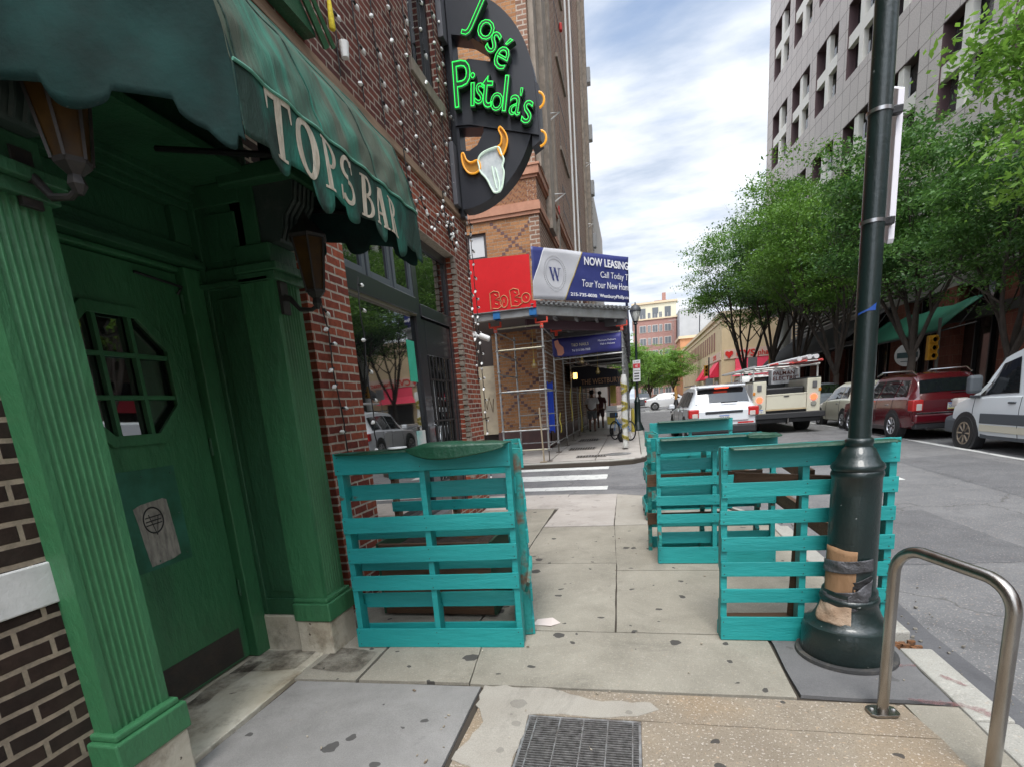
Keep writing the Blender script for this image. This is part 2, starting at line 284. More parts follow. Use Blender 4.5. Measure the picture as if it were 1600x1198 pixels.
RIM = mat('alloy_rim', (.45, .45, .46), .3, .8)
TRIMB = mat('black_trim', (.018, .018, .02), .6)
TLIGHT = mat('red_lamp_lens', (.42, .012, .012), .2, coat=.5)
TLIT = mat('lit_brake_lamp', (.6, .03, .02), .3, emis=(1, .08, .03), es=2.2)
CHROME = mat('chrome', (.6, .6, .6), .12, 1)
PLATE = mat('licence_plate', (.55, .56, .5), .5)
STONE = mat('grey_stone', (.30, .25, .20), .8, c2=(.23, .19, .15), sc=4, bump=.3, bsc=20, dirt=.4, dsc=2)
# bricks
B_MAR = brick('maroon_brick', (.075, .024, .022), (.165, .050, .036), (.33, .28, .235), stain=.35)
B_RED = brick('red_brick', (.15, .034, .026), (.33, .085, .045), (.42, .37, .31), stain=.15)
B_DRK = brick('dark_brown_brick', (.019, .012, .010), (.036, .021, .016), (.30, .25, .19), bw=.225, bh=.074, ms=.011, stain=.3, bump=.9, stcol=(.09, .075, .055))
B_TAN = brick('tan_brick', (.40, .20, .09), (.29, .135, .06), (.27, .22, .17), stain=.15, ms=.009, bw=.30, bh=.10)
B_BRN = brick('brown_brick', (.20, .105, .07), (.30, .165, .11), (.40, .34, .28), stain=.15, ms=.02, bw=.34, bh=.125)
B_FAR = brick('far_red_brick', (.34, .19, .165), (.38, .22, .19), (.3, .2, .17), bw=.6, bh=.2, stain=.1)
B_POD = brick('podium_red_brick', (.14, .045, .03), (.19, .065, .045), (.2, .12, .09), bw=.4, bh=.4, stain=.1)
C_SLAB = concrete('slab_concrete', (.215, .198, .16), (.32, .295, .242), fleck=.15, gum=.9)
C_AGG = concrete('exposed_aggregate', (.20, .165, .125), (.29, .245, .185), fleck=.5, gum=.9, warm=(.31, .22, .13))
C_GREY = concrete('smooth_grey_concrete', (.19, .183, .174), (.28, .27, .258), gum=.8, rough=.65)
C_PATCH = concrete('pale_patch_concrete', (.29, .265, .225), (.37, .345, .30), gum=.3)
C_SLATE = concrete('dark_slate', (.115, .113, .115), (.165, .162, .16), gum=.4)
C_KERB = concrete('kerb_granite', (.29, .28, .25), (.38, .37, .33), fleck=.25, gum=0)
C_FAR = concrete('far_pavement', (.33, .30, .27), (.42, .385, .35), gum=.3)
ASPH = concrete('asphalt', (.115, .115, .118), (.175, .174, .174), fleck=.3, gum=0, crack=.35)
PAINTL = mat('road_paint', (.58, .58, .55), .7, dirt=.75, dsc=7, dcol=(.22, .22, .21), chip=.66, chcol=(.18, .18, .18), chsc=9)
DARKG = mat('joint_dirt', (.05, .04, .03), .95)
# ---------------------------------------------------------------- ground
def sheet(name, rows, m, dz=0, base=F, th=0):
    # rows: list of (y, x0, x1)
    mb = MB(); vs = []
    for (y, x0, x1) in rows: vs += [(x0, y, base(y) + dz), (x1, y, base(y) + dz)]
    fs = [(2 * i, 2 * i + 1, 2 * i + 3, 2 * i + 2) for i in range(len(rows) - 1)]
    mb.add(vs, fs); return struct(mb.build(name, m))
sheet('road', [(-600, -900, 900), (-12, -900, 900), (0, -900, 900), (20, -900, 900), (55, -900, 900), (1500, -900, 900)], ASPH)
def wob(pts, a=.004, step=.12, seed=1):
    r = random.Random(seed); out = []
    for i, p in enumerate(pts):
        q = pts[(i + 1) % len(pts)]; d = math.hypot(q[0] - p[0], q[1] - p[1]); n = max(1, int(d / step))
        for k in range(n):
            t = k / n; j = a if k else 0; out.append((p[0] + (q[0] - p[0]) * t + r.uniform(-j, j), p[1] + (q[1] - p[1]) * t + r.uniform(-j, j)))
    return out
SEED = [1]
def slab(pts, m, dz=0, th=.02, name='sidewalk', a=.003, step=.12, gap=.002, tilt=0):
    SEED[0] += 1; cx = sum(p[0] for p in pts) / len(pts); cy = sum(p[1] for p in pts) / len(pts)
    q = wob([(x + gap * (1 if x < cx else -1), y + gap * (1 if y < cy else -1)) for x, y in pts], a, step, SEED[0])
    mb = MB(); n = len(q); g = lambda x, y: gz(y) + dz + tilt * (x - cx)
    mb.add([(x, y, g(x, y)) for x, y in q] + [(x, y, g(x, y) - th) for x, y in q], [tuple(range(n)), tuple(reversed(range(n, 2 * n)))] + [(i, (i + 1) % n, n + (i + 1) % n, n + i) for i in range(n)])
    return struct(mb.build(name, m))
# base under the slabs
def block(pts, m, name, top=-.02, bot=-.4):
    mb = MB(); n = len(pts); mb.add([(x, y, gz(y) + top) for x, y in pts] + [(x, y, gz(y) + bot) for x, y in pts], [tuple(range(n)), tuple(reversed(range(n, 2 * n)))] + [(i, (i + 1) % n, n + (i + 1) % n, n + i) for i in range(n)])
    return struct(mb.build(name, m))
KX = 1.50
arc = [(KX - 2.3 + 2.3 * math.cos(a), 6.3 + 2.45 * math.sin(a)) for a in [math.pi / 2 * i / 10 for i in range(11)]]
block([(-14, -12), (KX, -12)] + arc + [(-14, 9.25)], DARKG, 'sidewalk_base')
# kerb near side
def kerb(name, inner, w, m, h0=.0, bot=-.3, seg=True):
    out = []
    for i, p in enumerate(inner):
        a = Vector(inner[max(0, i - 1)]); b = Vector(inner[min(len(inner) - 1, i + 1)]); d = (b - a).normalized(); nrm = Vector((d.y, -d.x)); out.append((p[0] + nrm.x * w, p[1] + nrm.y * w))
    mb = MB()
    for i in range(len(inner) - 1):
        q = [inner[i], out[i], out[i + 1], inner[i + 1]]
        mb.add([(x, y, gz(y) + h0) for x, y in q] + [(x, y, gz(y) + bot) for x, y in q], [(0, 1, 2, 3), (7, 6, 5, 4), (0, 4, 5, 1), (1, 5, 6, 2), (2, 6, 7, 3), (3, 7, 4, 0)])
    return struct(mb.build(name, m, bevel=.012))
kerb('kerb', [(KX + .004, y) for y in (-12, -8, -4, 0, 1.2, 2.55)], .17, C_KERB, .002)
kerb('kerb', [(KX + .004, 2.56), (KX + .004, 3.28)], .17, C_KERB, .004)
kerb('kerb', [(KX + .004, 3.52), (KX + .004, 4.6), (KX + .004, 5.6), (KX + .004, 6.3)], .17, C_KERB, -.003)
kerb('kerb', [(x + .004, y) for x, y in arc] + [(-2.2, 8.95), (-5, 9.1), (-14, 9.25)], .17, C_KERB, -.06)
# gutter: smoother strip by the kerb
sheet('gutter', [(y, KX + .17, KX + .42 + .03 * math.sin(y * 3.1)) for y in [-12 + i * .75 for i in range(25)]], concrete('gutter_concrete', (.085, .085, .09), (.12, .12, .125), gum=0), .004)
# slabs measured near the camera
slab([(-.985, 2.66), (.79, 2.68), (.795, 3.40), (-1.08, 3.40)], C_SLAB)
slab([(-1.70, 2.64), (-.99, 2.67), (-1.08, 3.40), (-1.70, 3.40)], C_SLAB, .002)
slab([(-2.25, 2.62), (-1.72, 2.64), (-1.72, 3.40), (-2.5, 3.40)], C_SLAB, -.002)
slab([(-2.6, 3.41), (-1.18, 3.41), (-1.18, 5.6), (-2.6, 5.6)], C_SLAB, .001)
slab([(-2.6, 5.62), (-1.18, 5.62), (-1.18, 7.6), (-2.6, 7.6)], C_SLAB)
slab([(-1.17, 3.41), (-.165, 3.41), (-.20, 4.95), (-1.17, 4.95)], C_SLAB, 0)
slab([(-1.17, 4.96), (-.20, 4.96), (-.27, 6.45), (-1.17, 6.45)], C_SLAB, 0)
slab([(-.155, 3.41), (1.49, 3.41), (1.49, 4.72), (-.19, 4.72)], C_SLAB, .001)
slab([(-.19, 4.735), (1.49, 4.735), (1.49, 6.47), (-.27, 6.47)], C_SLAB, 0)
slab([(-3.2, 7.62), (-1.1, 7.62), (-1.1, 8.75), (-3.2, 8.85)], C_FAR, 0)
slab([(-1.17, 6.49), (-.28, 6.49), (-.30, 8.65), (-1.09, 8.72)], C_FAR, -.001)
slab([(-.27, 6.49), (1.42, 6.49), (1.15, 7.35), (.5, 8.2), (-.3, 8.62)], C_PATCH, 0)
slab([(-14, 3.0), (-3.2, 3.0), (-3.2, 9.0), (-14, 9.2)], C_FAR)
slab([(.81, 2.70), (1.49, 2.69), (1.49, 3.40), (.81, 3.40)], C_SLATE, .004, a=.006)
slab([(-2.17, .3), (-.875, .3), (-.905, 2.635), (-2.10, 2.60)], C_GREY, .003, a=.002)
slab([(1.40, .4), (1.50, .4), (1.50, 2.67), (1.27, 2.67)], C_SLAB, -.003)
slab([(-.862, 2.395), (1.30, 2.395), (1.26, 2.66), (-.89, 2.64)], C_AGG, 0, gap=.0015)
slab([(.0, .3), (1.385, .3), (1.30, 2.392), (.0, 2.392)], C_AGG, 0, gap=0)
slab([(-.862, .3), (-.575, .3), (-.575, 2.392), (-.862, 2.392)], C_AGG, 0, gap=0)
slab([(-.574, .3), (-.001, .3), (-.001, 1.62), (-.574, 1.62)], C_AGG, 0, gap=0)
slab([(-2.17, -6), (1.50, -6), (1.50, .28), (-2.17, .28)], C_SLAB)
slab([(-.87, 2.0), (-.585, 1.9), (-.578, 2.385), (-.40, 2.41), (-.16, 2.40), (-.02, 2.43), (.09, 2.50), (.05, 2.56), (-.2, 2.545), (-.38, 2.60), (-.55, 2.655), (-.89, 2.65), (-.885, 2.45), (-.80, 2.3)], C_PATCH, .004, th=.006, a=.012, step=.05)
for pts in ([(1.30, 2.71), (1.40, 2.70), (1.50, 2.695), (1.60, 2.64), (1.64, 2.55), (1.60, 2.56), (1.50, 2.655), (1.40, 2.66), (1.30, 2.69)], [(1.40, 3.06), (1.49, 3.065), (1.49, 3.045), (1.40, 3.04)], [(1.55, 2.95), (1.62, 2.85), (1.64, 2.86), (1.57, 2.97)]):
    q = wob(pts, .008, .02, 31); mb = MB(); mb.add([(x, y, gz(y) + .0085) for x, y in q], [tuple(range(len(q)))]); struct(mb.build('pavement_spray_mark', mat('pink_spray_mark', (.28, .13, .13), .85, anoise=28)))
# dirt in the tree-pit gap of the kerb: broken kerb end
mb = MB(); r_ = random.Random(3)
for i in range(60): x = KX + .02 + r_.random() * .13; y = 3.30 + r_.random() * .2; s_ = .006 + r_.random() * .014; mb.box((x, y, gz(y) - .11), (x + s_ * 2, y + s_, gz(y) - .105 + s_ * 3))
o = mb.build('litter', mat('dry_leaves', (.22, .09, .03), .9, c2=(.09, .05, .03), sc=60)); o['kind'] = 'stuff'
# litter crumbs and leaves on the pavement
mb = MB(); r_ = random.Random(5)
for i in range(150):
    x = r_.uniform(-2.0, 1.4) if i % 2 else r_.choice([-.2, -1.0, -1.7, .8]) + r_.uniform(-.04, .04); y = r_.uniform(1.6, 6); s_ = .002 + r_.random() ** 2 * .009; M = Matrix.Translation((x, y, gz(y) + .007)) @ Matrix.Rotation(r_.random() * 3, 4, 'Z') @ Matrix.Rotation(r_.uniform(-.3, .3), 4, 'X'); mb.box((-s_, -s_ * .5, 0), (s_, s_ * .5, s_ * .5), M)
o = mb.build('litter', mat('pale_litter', (.5, .45, .36), .9, c2=(.12, .08, .05), sc=30)); o['kind'] = 'stuff'
# far pavement (other side of the cross street)
block([(-14, 13.25), (-.6, 13.05), (-.05, 13.2), (.25, 13.6), (.36, 14.3), (.36, 50), (-14, 50)], DARKG, 'sidewalk_base', -.02)
for i, y in enumerate((13.5, 15.2, 17.0, 19, 21.2, 24, 27.5, 32, 38, 50)):
    y2 = (13.5, 15.2, 17.0, 19, 21.2, 24, 27.5, 32, 38, 50, 50)[i + 1]
    if y2 <= y: break
    for x0, x1 in ((-14, -4.0), (-4.0, -2.2), (-2.2, -1.0), (-1.0, .16)): slab([(x0, y), (x1, y), (x1, y2), (x0, y2)], C_FAR, .001 * ((i + int(x0)) % 3), gap=.012, step=2)
kerb('kerb', [(.17, 50), (.17, 14.3), (.08, 13.85), (-.15, 13.55), (-.6, 13.38), (-14, 13.5)][::-1], .18, C_KERB, 0)
# right pavement
block([(9.1, -12), (40, -12), (40, 51), (9.1, 51)], C_FAR, 'sidewalk', 0)
kerb('kerb', [(9.09, 51), (9.09, 20), (9.09, -12)], .16, C_KERB, .002)
block([(9.0, 60), (60, 60), (60, 130), (9.0, 130)], C_FAR, 'sidewalk', 0)
block([(-30, 63), (-1.2, 63), (-1.2, 130), (-30, 130)], C_FAR, 'sidewalk', 0)
# road markings
def mark(pts, name='road_marking', dz=.004):
    q = wob(pts, .02, .25, len(pts) + int(pts[0][1] * 10) % 97); mb = MB(); mb.add([(x, y, F(y) + dz) for x, y in q], [tuple(range(len(q)))]); return struct(mb.build(name, PAINTL))
mark([(6.78, y) for y in (2, 20, 50)] + [(6.90, y) for y in (50, 20, 2)], 'lane_line')
mark([(4.16, 9.6), (4.28, 9.6), (4.28, 12.4), (4.16, 12.4)], 'lane_line')
mark([(4.16, 19.6), (4.28, 19.6), (4.28, 22.4), (4.16, 22.4)], 'lane_line')
for (ya, yb, xr) in ((12.55, 13.0, -.62), (11.0, 11.7, -.60), (9.75, 10.15, -.52)):
    mark([(-7, ya + .35), (xr, ya), (xr, yb), (-7, yb + .35)], 'crosswalk_stripe')
for i in range(6): mark([(1.0 + i * 1.3, 48.5), (1.6 + i * 1.3, 48.5), (1.6 + i * 1.3, 51.5), (1.0 + i * 1.3, 51.5)], 'crosswalk_stripe')
mark([(.6, 46), (8.8, 46), (8.8, 46.5), (.6, 46.5)], 'stop_line')
# pavement grating (near) and vent grates on the far pavement
g = thing('pavement_grate', 'rusty rectangular steel bar grate set in the near pavement', 'grate', (-.29, 2.0, gz(2.0)))
mb = MB(); X0, X1, Y0, Y1 = -.572, -.003, 1.625, 2.388; zz = gz(2.2) + .001
for a, b in (((X0, Y0), (X0 + .012, Y1)), ((X1 - .012, Y0), (X1, Y1)), ((X0 + .012, Y1 - .012), (X1 - .012, Y1)), ((X0 + .012, Y0), (X1 - .012, Y0 + .012))): mb.box((a[0], a[1], zz - .05), (b[0], b[1], zz + .002))
GR = mat('worn_grate_steel', (.42, .42, .42), .45, .6, c2=(.17, .15, .135), sc=14, bump=.2)
mb.build('grate_frame', GR, g)
mb = MB(); y = Y0 + .022
while y < Y1 - .02: mb.box((X0 + .012, y, zz - .035), (X1 - .012, y + .0055, zz - .002)); y += .0175
mb.build('bearing_bars', mat('dark_grate_steel', (.11, .105, .10), .5, .5, c2=(.27, .26, .25), sc=30), g)
mb = MB()
for k in range(5): x = X0 + .045 + k * .121; mb.tube([(x, Y0 + .012, zz - .003), (x, Y1 - .012, zz - .003)], .0045, 6)
mb.build('cross_rods', GR, g)
mb = MB(); mb.box((X0 + .001, Y0, zz - .5), (X1 - .001, Y1, zz - .38)); mb.build('pit_floor', mat('pit_dirt', (.03, .028, .025), .95, c2=(.09, .08, .07), sc=30, bump=.5), g)
def vent(x0, x1, y0, y1, lab):
    g = thing('pavement_grate', lab, 'grate', ((x0 + x1) / 2, y0, gz(y0)), group='vent grates in the far pavement')
    mb = MB(); mb.box((x0, y0, gz(y0) + .001), (x1, y1, gz(y0) + .012)); mb.build('pit_floor', DARKG, g)
    mb = MB(); n = int((x1 - x0) / .08)
    for i in range(n + 1): x = x0 + (x1 - x0 - .02) * i / n; mb.box((x, y0, gz(y0) + .0121), (x + .02, y1, gz(y0) + .022))
    for yy in (y0, y1 - .03): mb.box((x0, yy, gz(y0) + .0225), (x1, yy + .03, gz(y0) + .026))
    mb.build('bars', GR, g)
vent(-1.55, -.75, 14.1, 14.55, 'vent grate at the kerb in front of the scaffold walkway')
vent(-2.0, -1.2, 16.2, 16.9, 'vent grate just inside the scaffold walkway on the left')
vent(-2.0, -1.3, 19.3, 20.2, 'vent grate further in, under the lit lantern')
mb = MB(); mb.lathe([(.001, 0), (.33, 0), (.36, -.004)], (-.45, 14.55, gz(14.5) + .012), 24); tag(mb.build('manhole_cover', GR, smooth=True), 'round metal cover in the far pavement right of the vent grate', 'manhole cover')
# ---------------------------------------------------------------- brick bar building
WX = -2.3; WL = -2.19
bb = thing('brick_building', 'maroon brick corner bar building with green doorway and black shopfront', 'building', (-2.3, 4, 0))
BH = 12
mb = MB()
mb.box((-9, -6, -.3), (WL, 1.50, 1.0)); mb.build('wall', B_DRK, bb, label='dark brown lower brick wall left of the doorway')
mb = MB(); mb.box((-9, -6, 1.162), (WL, 1.50, 4.2)); mb.build('wall', B_DRK, bb, label='dark brown brick wall above the pale stone band')
mb = MB(); mb.box((-9, -6, 1.0), (WL + .012, 1.51, 1.162)); mb.build('stone_band', MARBLEW, bb, bevel=.006)
mb = MB()  # red brick: recess strip, pier, end pier, lintel area
mb.box((-9, 3.25, -.3), (-2.45, 3.66, 4.2))
mb.build('wall', B_DRK, bb, label='brown brick strip beside the green pilaster')
mb = MB()
mb.box((-3.2, 3.66, -.3), (WX, 4.28, 4.2)); mb.box((-3.2, 7.28, -.3), (WX, 8.0, 4.2)); mb.box((-3.2, 4.28, 3.62), (WX, 7.28, 4.2)); mb.box((-3.2, 4.28, -.3), (WX - .001, 7.28, .33))
mb.build('wall', B_RED, bb, label='bright red brick piers and lintel around the shopfront')
mb = MB()
UW = (6.42, 7.32, 5.42, 7.6)
mb.box((-9, -6, 4.31), (WX, UW[0], BH)); mb.box((-9, UW[1], 4.31), (WX, 8.0, BH)); mb.box((-9, UW[0], 4.31), (WX, UW[1], UW[2])); mb.box((-9, UW[0], UW[3]), (WX, UW[1], BH))
mb.build('wall', B_MAR, bb, label='maroon upper brick wall')
mb = MB(); mb.box((-9, 4.28, -.3), (-3.21, 8.0, 4.2)); mb.box((-9, 3.67, -.3), (-3.21, 4.27, 4.2)); mb.build('inner_wall', BLACK, bb)
OCH = mat('weathered_wood_band', (.30, .20, .13), .8, c2=(.17, .11, .07), sc=6, stretch=(1, .3, 3), dirt=.3, dsc=8)
mb = MB(); mb.box((-9, -6, 4.2), (WX + .035, 8.03, 4.24)); mb.box((-9, -6, 4.24), (WX + .015, 8.01, 4.31)); mb.build('string_course', OCH, bb, bevel=.004)
# worn brick edge beside shopfront
mb = MB(); r_ = random.Random(11)
for i in range(44): z = .35 + i * .0745; mb.box((WX - .05, 7.275 - r_.random() * .03, z), (WX + .002 + r_.random() * .006, 7.31 + r_.random() * .05, z + .06))
mb.build('broken_edge', STONE, bb)
# upper window
w = MB(); y0, y1, z0, z1 = UW
for a, b, c, d in ((y0, z0, y0 + .06, z1), (y1 - .06, z0, y1, z1), (y0 + .06, z1 - .06, y1 - .06, z1), (y0 + .06, z0, y1 - .06, z0 + .06)): w.box((WX - .16, a, b), (WX - .08, c, d))
wf = w.build('window', BLACK, bb)
mb = MB(); mb.box((WX - .2, y0 + .06, z0 + .06), (WX - .13, y1 - .06, z1 - .06)); mb.build('pane', GLASS, wf)
mb = MB(); mb.box((WX - .155, y0 + .2, z0 + .06), (WX - .12, y0 + .26, z1 - .06)); mb.box((WX - .125, y0 + .06, (z0 + z1) / 2), (WX - .1, y1 - .06, (z0 + z1) / 2 + .05)); mb.build('sash_bar', mat('grey_sash', (.3, .3, .28), .5), wf)
mb = MB(); mb.box((WX - .2, y0 - .1, z0 - .14), (WX + .03, y1 + .1, z0)); mb.build('sill', mat('sill_stone', (.25, .21, .165), .8, c2=(.16, .13, .10), sc=6, dirt=.4), wf, bevel=.008)
# shopfront
FX = -2.42
sf = MB()
def fr(a, b, c, d, x0=FX - .06, x1=FX, m=None): (m or sf).box((x0, a, b), (x1, c, d))
fr(4.28, .42, 4.36, 3.62); fr(6.02, .42, 6.16, 3.62); fr(7.18, .06, 7.28, 3.62); fr(4.36, 3.5, 6.02, 3.62); fr(6.16, 3.52, 7.18, 3.62)
fr(4.36, 2.72, 6.02, 2.90, FX - .06, FX + .02); fr(4.36, .42, 6.02, .52, FX - .06, FX + .05); fr(6.16, 2.72, 7.18, 2.86, FX - .06, FX + .015)
sfo = sf.build('shop_window', BLACKG, bb, bevel=.006)
mb = MB(); mb.box((FX - .045, 4.36, .52), (FX - .03, 6.02, 2.72)); mb.build('pane', SHOPG, sfo)
mb = MB(); mb.box((FX - .06, 4.36, 2.705), (FX + .01, 6.02, 2.719)); mb.build('edge_strip', mat('bronze_strip', (.2, .18, .12), .4, .6), sfo)
for i, (a, b) in enumerate(((4.36, 4.9), (4.94, 5.48), (5.52, 6.02))):
    mb = MB(); z0, z1 = 2.9, 3.5
    for q in (((FX - .05, a, z0), (FX - .005, a + .06, z1)), ((FX - .05, b - .06, z0), (FX - .005, b, z1)), ((FX - .05, a + .06, z0), (FX - .005, b - .06, z0 + .07)), ((FX - .05, a + .06, z1 - .06), (FX - .005, b - .06, z1))): mb.box(*q)
    tw = mb.build('transom_window', mat('grey_blue_frame', (.09, .105, .12), .35), bb, bevel=.004); mb = MB(); mb.box((FX - .04, a + .06, z0 + .07), (FX - .03, b - .06, z1 - .06)); mb.build('pane', GLASS, tw)
for ya in (4.9, 5.48): mb = MB(); mb.box((FX - .055, ya, 2.9), (FX - .02, ya + .04, 3.5)); mb.build('mullion', BLACKG, bb)
# stall riser, sill
mb = MB(); mb.box((FX - .04, 4.29, .331), (WX + .03, 6.16, .42)); mb.build('window_sill', mat('grey_sill', (.16, .16, .17), .4, c2=(.1, .1, .1), sc=4), bb, bevel=.01)
mb = MB(); mb.box((-3.1, 6.17, -.2), (WX + .05, 7.27, .10)); mb.build('door_step', mat('dark_step', (.06, .06, .065), .6, c2=(.1, .1, .1), sc=5), bb, bevel=.01)
# shop door with bars
d = MB(); a, b = 6.17, 7.17
for q in (((FX - .05, a, .11), (FX - .01, a + .1, 2.7)), ((FX - .05, b - .1, .11), (FX - .01, b, 2.7)), ((FX - .05, a + .1, .11), (FX - .01, b - .1, .75)), ((FX - .05, a + .1, 2.3), (FX - .01, b - .1, 2.7))): d.box(*q)
do = d.build('shop_door', BLACKG, bb, bevel=.006)
mb = MB(); mb.box((FX - .04, a + .1, .75), (FX - .03, b - .1, 2.3)); mb.build('pane', GLASS, do)
mb = MB()
for i in range(7): y = a + .14 + i * .12; mb.tube([(FX - .012, y, .76), (FX - .012, y, 2.29)], .012, 6)
for z in (1.0, 1.5, 2.0): mb.box((FX - .02, a + .1, z), (FX - .002, b - .1, z + .02))
mb.build('security_bars', BLACK, do)
mb = MB(); mb.tube([(FX, a + .05, 1.1), (FX + .07, a + .05, 1.12), (FX + .07, a + .05, 1.45), (FX, a + .05, 1.47)], .012, 8); mb.build('handle', CHROME, do, smooth=True)
mb = MB(); mb.box((FX - .04, 6.16, 2.86), (FX - .03, 7.18, 3.52)); mb.build('fanlight', GLASS, do)
mb = MB(); mb.prism([(6.42, 2.0), (6.47, 2.0), (6.47, 1.3), (6.42, 1.3)], .003, 'x', FX - .028); mb.build('sticker', mat('white_sticker', (.6, .6, .6), .5), do)
# paper bands seen on the window
mb = MB(); mb.box((FX - .0295, 5.72, 1.97), (FX - .0275, 5.93, 2.42)); mb.build('tape_strip', mat('green_tape', (.03, .38, .24), .5, c2=(.05, .45, .3), sc=8), sfo)
mb = MB(); mb.box((FX - .0295, 5.72, 1.05), (FX - .0275, 5.98, 1.42)); mb.build('window_poster', mat('teal_poster', (.2, .5, .48), .5, c2=(.65, .65, .62), sc=5), sfo)
mb = MB(); mb.box((-3.1, 3.4, .4), (-3.05, 7.3, 3.6)); mb.build('interior_wall', mat('interior_dark', (.02, .018, .015), .9), bb)
mb = MB(); mb.box((WX + .001, 3.47, .97) if False else (WX - .14, 3.40, 1.03), (WX - .11, 3.52, 1.27)); mb.build('junction_box', mat('beige_box', (.45, .42, .35), .5), bb, bevel=.01)
# green gable above the awning
mb = MB(); mb.prism([(.9, 4.34), (4.12, 4.34), (4.12, 4.36), (2.5, 5.62), (.9, 4.36)], .1, 'x', WX + .0); gb = mb.build('gable', GREEND, bb)
mb = MB()
for s in (1,):
    mb.tube([(WX + .13, 4.20, 4.31), (WX + .13, 2.45, 5.68)], .028, 4); mb.tube([(WX + .16, 4.26, 4.335), (WX + .16, 2.45, 5.76)], .018, 4)
    mb.tube([(WX + .13, .8, 4.31), (WX + .13, 2.45, 5.68)], .028, 4)
mb.build('rake_moulding', GREEN, bb)
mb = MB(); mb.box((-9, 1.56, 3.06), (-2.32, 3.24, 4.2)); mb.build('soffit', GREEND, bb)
# doorway
DX = -2.65
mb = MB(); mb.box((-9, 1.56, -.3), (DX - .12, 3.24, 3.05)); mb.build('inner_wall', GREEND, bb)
mb = MB(); mb.box((DX - .11, 1.57, gz(2) - .1), (-2.14, 2.99, gz(2.4) + .012)); o = mb.build('threshold', MARBLE, bb, bevel=.006)
dr = MB()
# leaf with octagonal opening: ring of quads
oy, oz, oh, ov, ch = 2.375, 1.915, .315, .33, .17
octo = [(oy - oh, oz - ov + ch), (oy - oh + ch, oz - ov), (oy + oh - ch, oz - ov), (oy + oh, oz - ov + ch), (oy + oh, oz + ov - ch), (oy + oh - ch, oz + ov), (oy - oh + ch, oz + ov), (oy - oh, oz + ov - ch)]
Dy0, Dy1, Dz0, Dz1 = 1.86, 2.86, .06, 2.52
outer = [(Dy0, oz - .2), (Dy0, Dz0), (Dy1, Dz0), (Dy1, oz - .2), (Dy1, oz + .2), (Dy1, Dz1), (Dy0, Dz1), (Dy0, oz + .2)]
for x, k in ((DX, 0), (DX - .05, 1)):
    pass
vs = [(DX, *p) for p in octo] + [(DX, *p) for p in outer] + [(DX - .05, *p) for p in octo] + [(DX - .05, *p) for p in outer]
fs = []
for i in range(8):
    j = (i + 1) % 8; fs += [(i, j, 8 + j, 8 + i), (16 + i, 24 + i, 24 + j, 16 + j), (i, 16 + i, 16 + j, j), (8 + i, 8 + j, 24 + j, 24 + i)]
dr.add(vs, fs); door = dr.build('door', GREEN, bb)
mb = MB()
def ringoct(mb, s0, s1, x0, x1):
    A = [(oy + (p[0] - oy) * s0, oz + (p[1] - oz) * s0) for p in octo]; B = [(oy + (p[0] - oy) * s1, oz + (p[1] - oz) * s1) for p in octo]
    vs = [(x1, *p) for p in A] + [(x1, *p) for p in B] + [(x0, *p) for p in A] + [(x0, *p) for p in B]; f = []
    for i in range(8):
        j = (i + 1) % 8; f += [(i, j, 8 + j, 8 + i), (16 + i, 24 + i, 24 + j, 16 + j), (i, 16 + i, 16 + j, j), (8 + i, 8 + j, 24 + j, 24 + i)]
    mb.add(vs, f)
ringoct(mb, .93, 1.10, DX + .001, DX + .022)
for k in (-1, 1): mb.box((DX - .02, oy + k * .10 - .012, oz - ov + .01), (DX + .012, oy + k * .10 + .012, oz + ov - .01)); mb.box((DX - .019, oy - oh + .01, oz + k * .11 - .012), (DX + .0115, oy + oh - .01, oz + k * .11 + .012))
ow = mb.build('octagonal_window', GREEN, door, bevel=.003)
mb = MB(); mb.prism(octo, .008, 'x', DX - .035); mb.build('pane', GLASS, door)
mb = MB(); mb.box((DX + .001, 1.9, .075), (DX + .004, 2.80, .285)); mb.build('kick_plate', mat('rusty_kick_plate', (.035, .028, .022), .7, c2=(.02, .016, .013), sc=4, bump=.3, dirt=.3, dsc=12, dcol=(.10, .05, .03)), door)
mb = MB(); mb.box((DX + .001, 2.12, .86), (DX + .0035, 2.56, 1.42))
for y, z in ((2.15, .9), (2.34, .9), (2.53, .9), (2.53, 1.14), (2.15, 1.14), (2.15, 1.38), (2.34, 1.38), (2.53, 1.38)): mb.ball((DX + .004, y, z), .006, 6, 4)
mb.build('steel_plate', mat('green_plate', (.016, .075, .038), .5, c2=(.03, .13, .085), sc=5, dirt=.3, dsc=9, dcol=(.03, .16, .12)), door)
mb = MB(); r_ = random.Random(2); P = [(2.25, 1.215), (2.30, 1.232), (2.44, 1.245), (2.465, 1.235), (2.478, 1.05), (2.485, .905), (2.44, .893), (2.36, .885), (2.285, .880), (2.27, 1.0), (2.26, 1.13)]
q = wob(P, .0012, .02, 9); mb.prism(q, .0012, 'x', DX + .004); st = mb.build('torn_sticker', mat('grimy_paper', (.30, .28, .24), .9, c2=(.18, .165, .145), sc=9, stretch=(1, 4, 1), dirt=.75, dsc=12, dcol=(.06, .06, .055)), door)
mb = MB(); MM = lambda t, rx, rz_, cy, cz: (DX + .0062, cy + rx * math.cos(t), cz + rz_ * math.sin(t))
mb.tube([MM(2 * math.pi * i / 24, .062, .072, 2.355, 1.135) for i in range(25)], .0045, 4)
for dz in (-.02, 0, .022): mb.tube([(DX + .0062, 2.305, 1.13 + dz), (DX + .0062, 2.405, 1.136 + dz)], .003, 4)
mb.tube([(DX + .0062, 2.33, 1.17), (DX + .0062, 2.36, 1.05), (DX + .0062, 2.39, 1.16)], .003, 4)
mb.build('drawn_face', mat('black_ink', (.02, .02, .02), .8), st)
